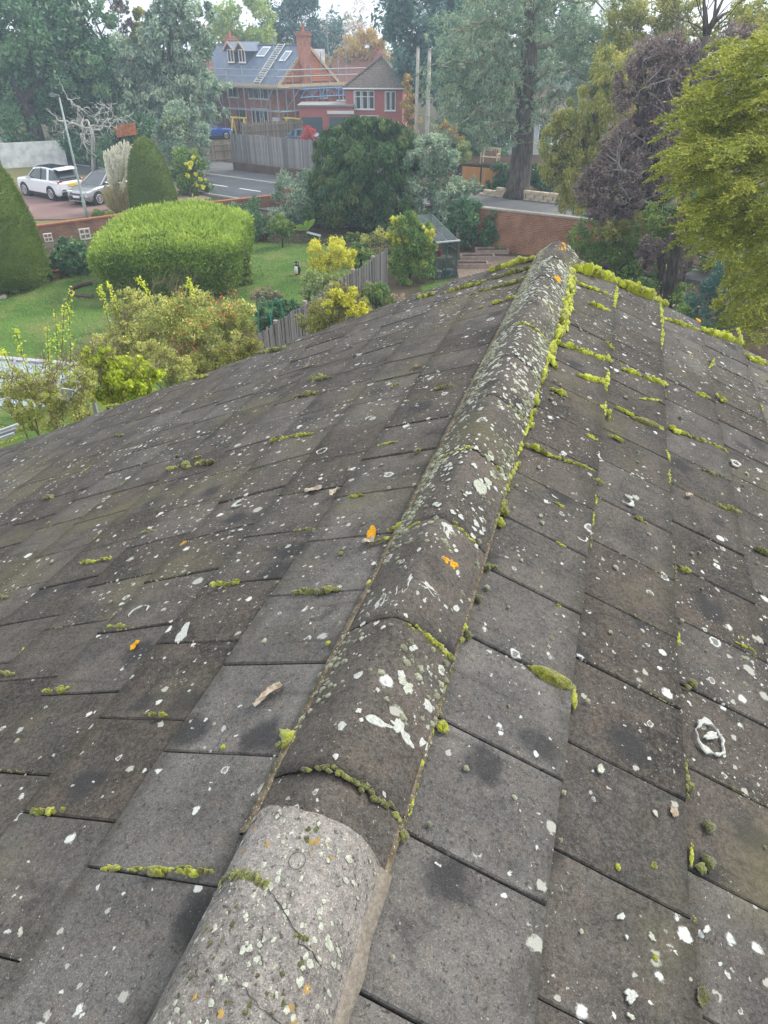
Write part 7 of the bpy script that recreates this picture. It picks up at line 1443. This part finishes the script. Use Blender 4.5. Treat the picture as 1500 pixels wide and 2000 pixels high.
# fallen leaves and bark flakes
DL = NT('dry_leaf'); p = DL.objco(); n1 = DL.noise(p, 60, 4); DL = DL.done(DL.bsdf(DL.mix(DL.map(n1, .35, .65), (.22, .17, .12), (.42, .36, .28)), .8, DL.bump(n1, .5, .004), 0, .2))
DB = plain('brown_leaf', (.12, .085, .05), .8)
def dead_leaf(label, side, px, py, L, Wd, rot, mat, curl=1.2, seed=0):
    g = np.random.default_rng(seed); A, D = roof_at(px, py, side); n, m = 14, 9; V = []
    for i in range(n):
        f = i/(n-1); wd = Wd*(.35+.65*math.sin(math.pi*min(1, f*1.05+.02))**.6)*(1+.12*g.standard_normal())
        for j in range(m):
            an = (j/(m-1)-.5)*2*curl; x = (f-.5)*L; y = math.sin(an)*wd*.5/max(.3, curl)*1.2+.1*Wd*math.sin(f*4+seed); z = .004+(1-math.cos(an))*wd*.4+.10*Wd*math.sin(f*7+j*.6)+abs(g.normal(0, .0012)); V.append(RF(side, A+x*math.cos(rot)-y*math.sin(rot), D+x*math.sin(rot)+y*math.cos(rot), z))
    V = np.array(V); V2 = V+rN(side)*.0009; F = []
    for i in range(n-1):
        for j in range(m-1): q = (i*m+j, i*m+j+1, (i+1)*m+j+1, (i+1)*m+j); F.append(q); F.append(tuple(n*m+k for k in q[::-1]))
    mb = MB(); mb.add(np.concatenate([V, V2]), F); return tag(obj('dead_leaf', mb, mat, smooth=True), label, 'leaf', 'dead leaves on the tiles')
dead_leaf('curled buff leaf on a pale tile left of the ridge', -1, 525, 1360, .085, .030, 2.5, DL, 1.0, 3); dead_leaf('torn buff leaf in a joint on the left slope', -1, 612, 957, .085, .035, 1.45, DL, .6, 5); dead_leaf('crumpled buff leaf right of the torn one', -1, 655, 962, .05, .04, .3, DL, 1.1, 8); dead_leaf('small pale leaf scrap under the orange lichen', -1, 720, 1058, .05, .03, 1.4, DL, .7, 9)
dead_leaf('dark curled leaf on the upper left slope', -1, 600, 716, .07, .03, .5, DB, .8, 11); dead_leaf('dark flake on the left slope near the ridge', -1, 815, 715, .08, .03, .6, DB, .6, 12); dead_leaf('pale twisted leaf on a joint at right', 1, 1345, 968, .05, .022, .9, DL, 1.2, 14); dead_leaf('buff scrap beside the moss at lower right', 1, 1315, 1587, .028, .022, .7, DL, .6, 15); dead_leaf('green tinged moss scrap standing at bottom right', 1, 1368, 1945, .045, .026, .2, MD, .9, 17)

# ------------------------------------------------------------------ damp autumn air
hz_ = NT('damp_air'); v = hz_.add('VolumePrincipled'); v.inputs['Color'].default_value = (.68, .84, 1, 1); v.inputs['Density'].default_value = .0019; v.inputs['Anisotropy'].default_value = .25; hz_.t.links.new(v.outputs[0], hz_.out.inputs['Volume'])
mb = MB(); mb.box((0, 120, 15.5), (560, 420, 33)); tag(obj('haze', mb, hz_.m), 'thin bluish haze filling the valley of gardens', None, None, 'stuff')
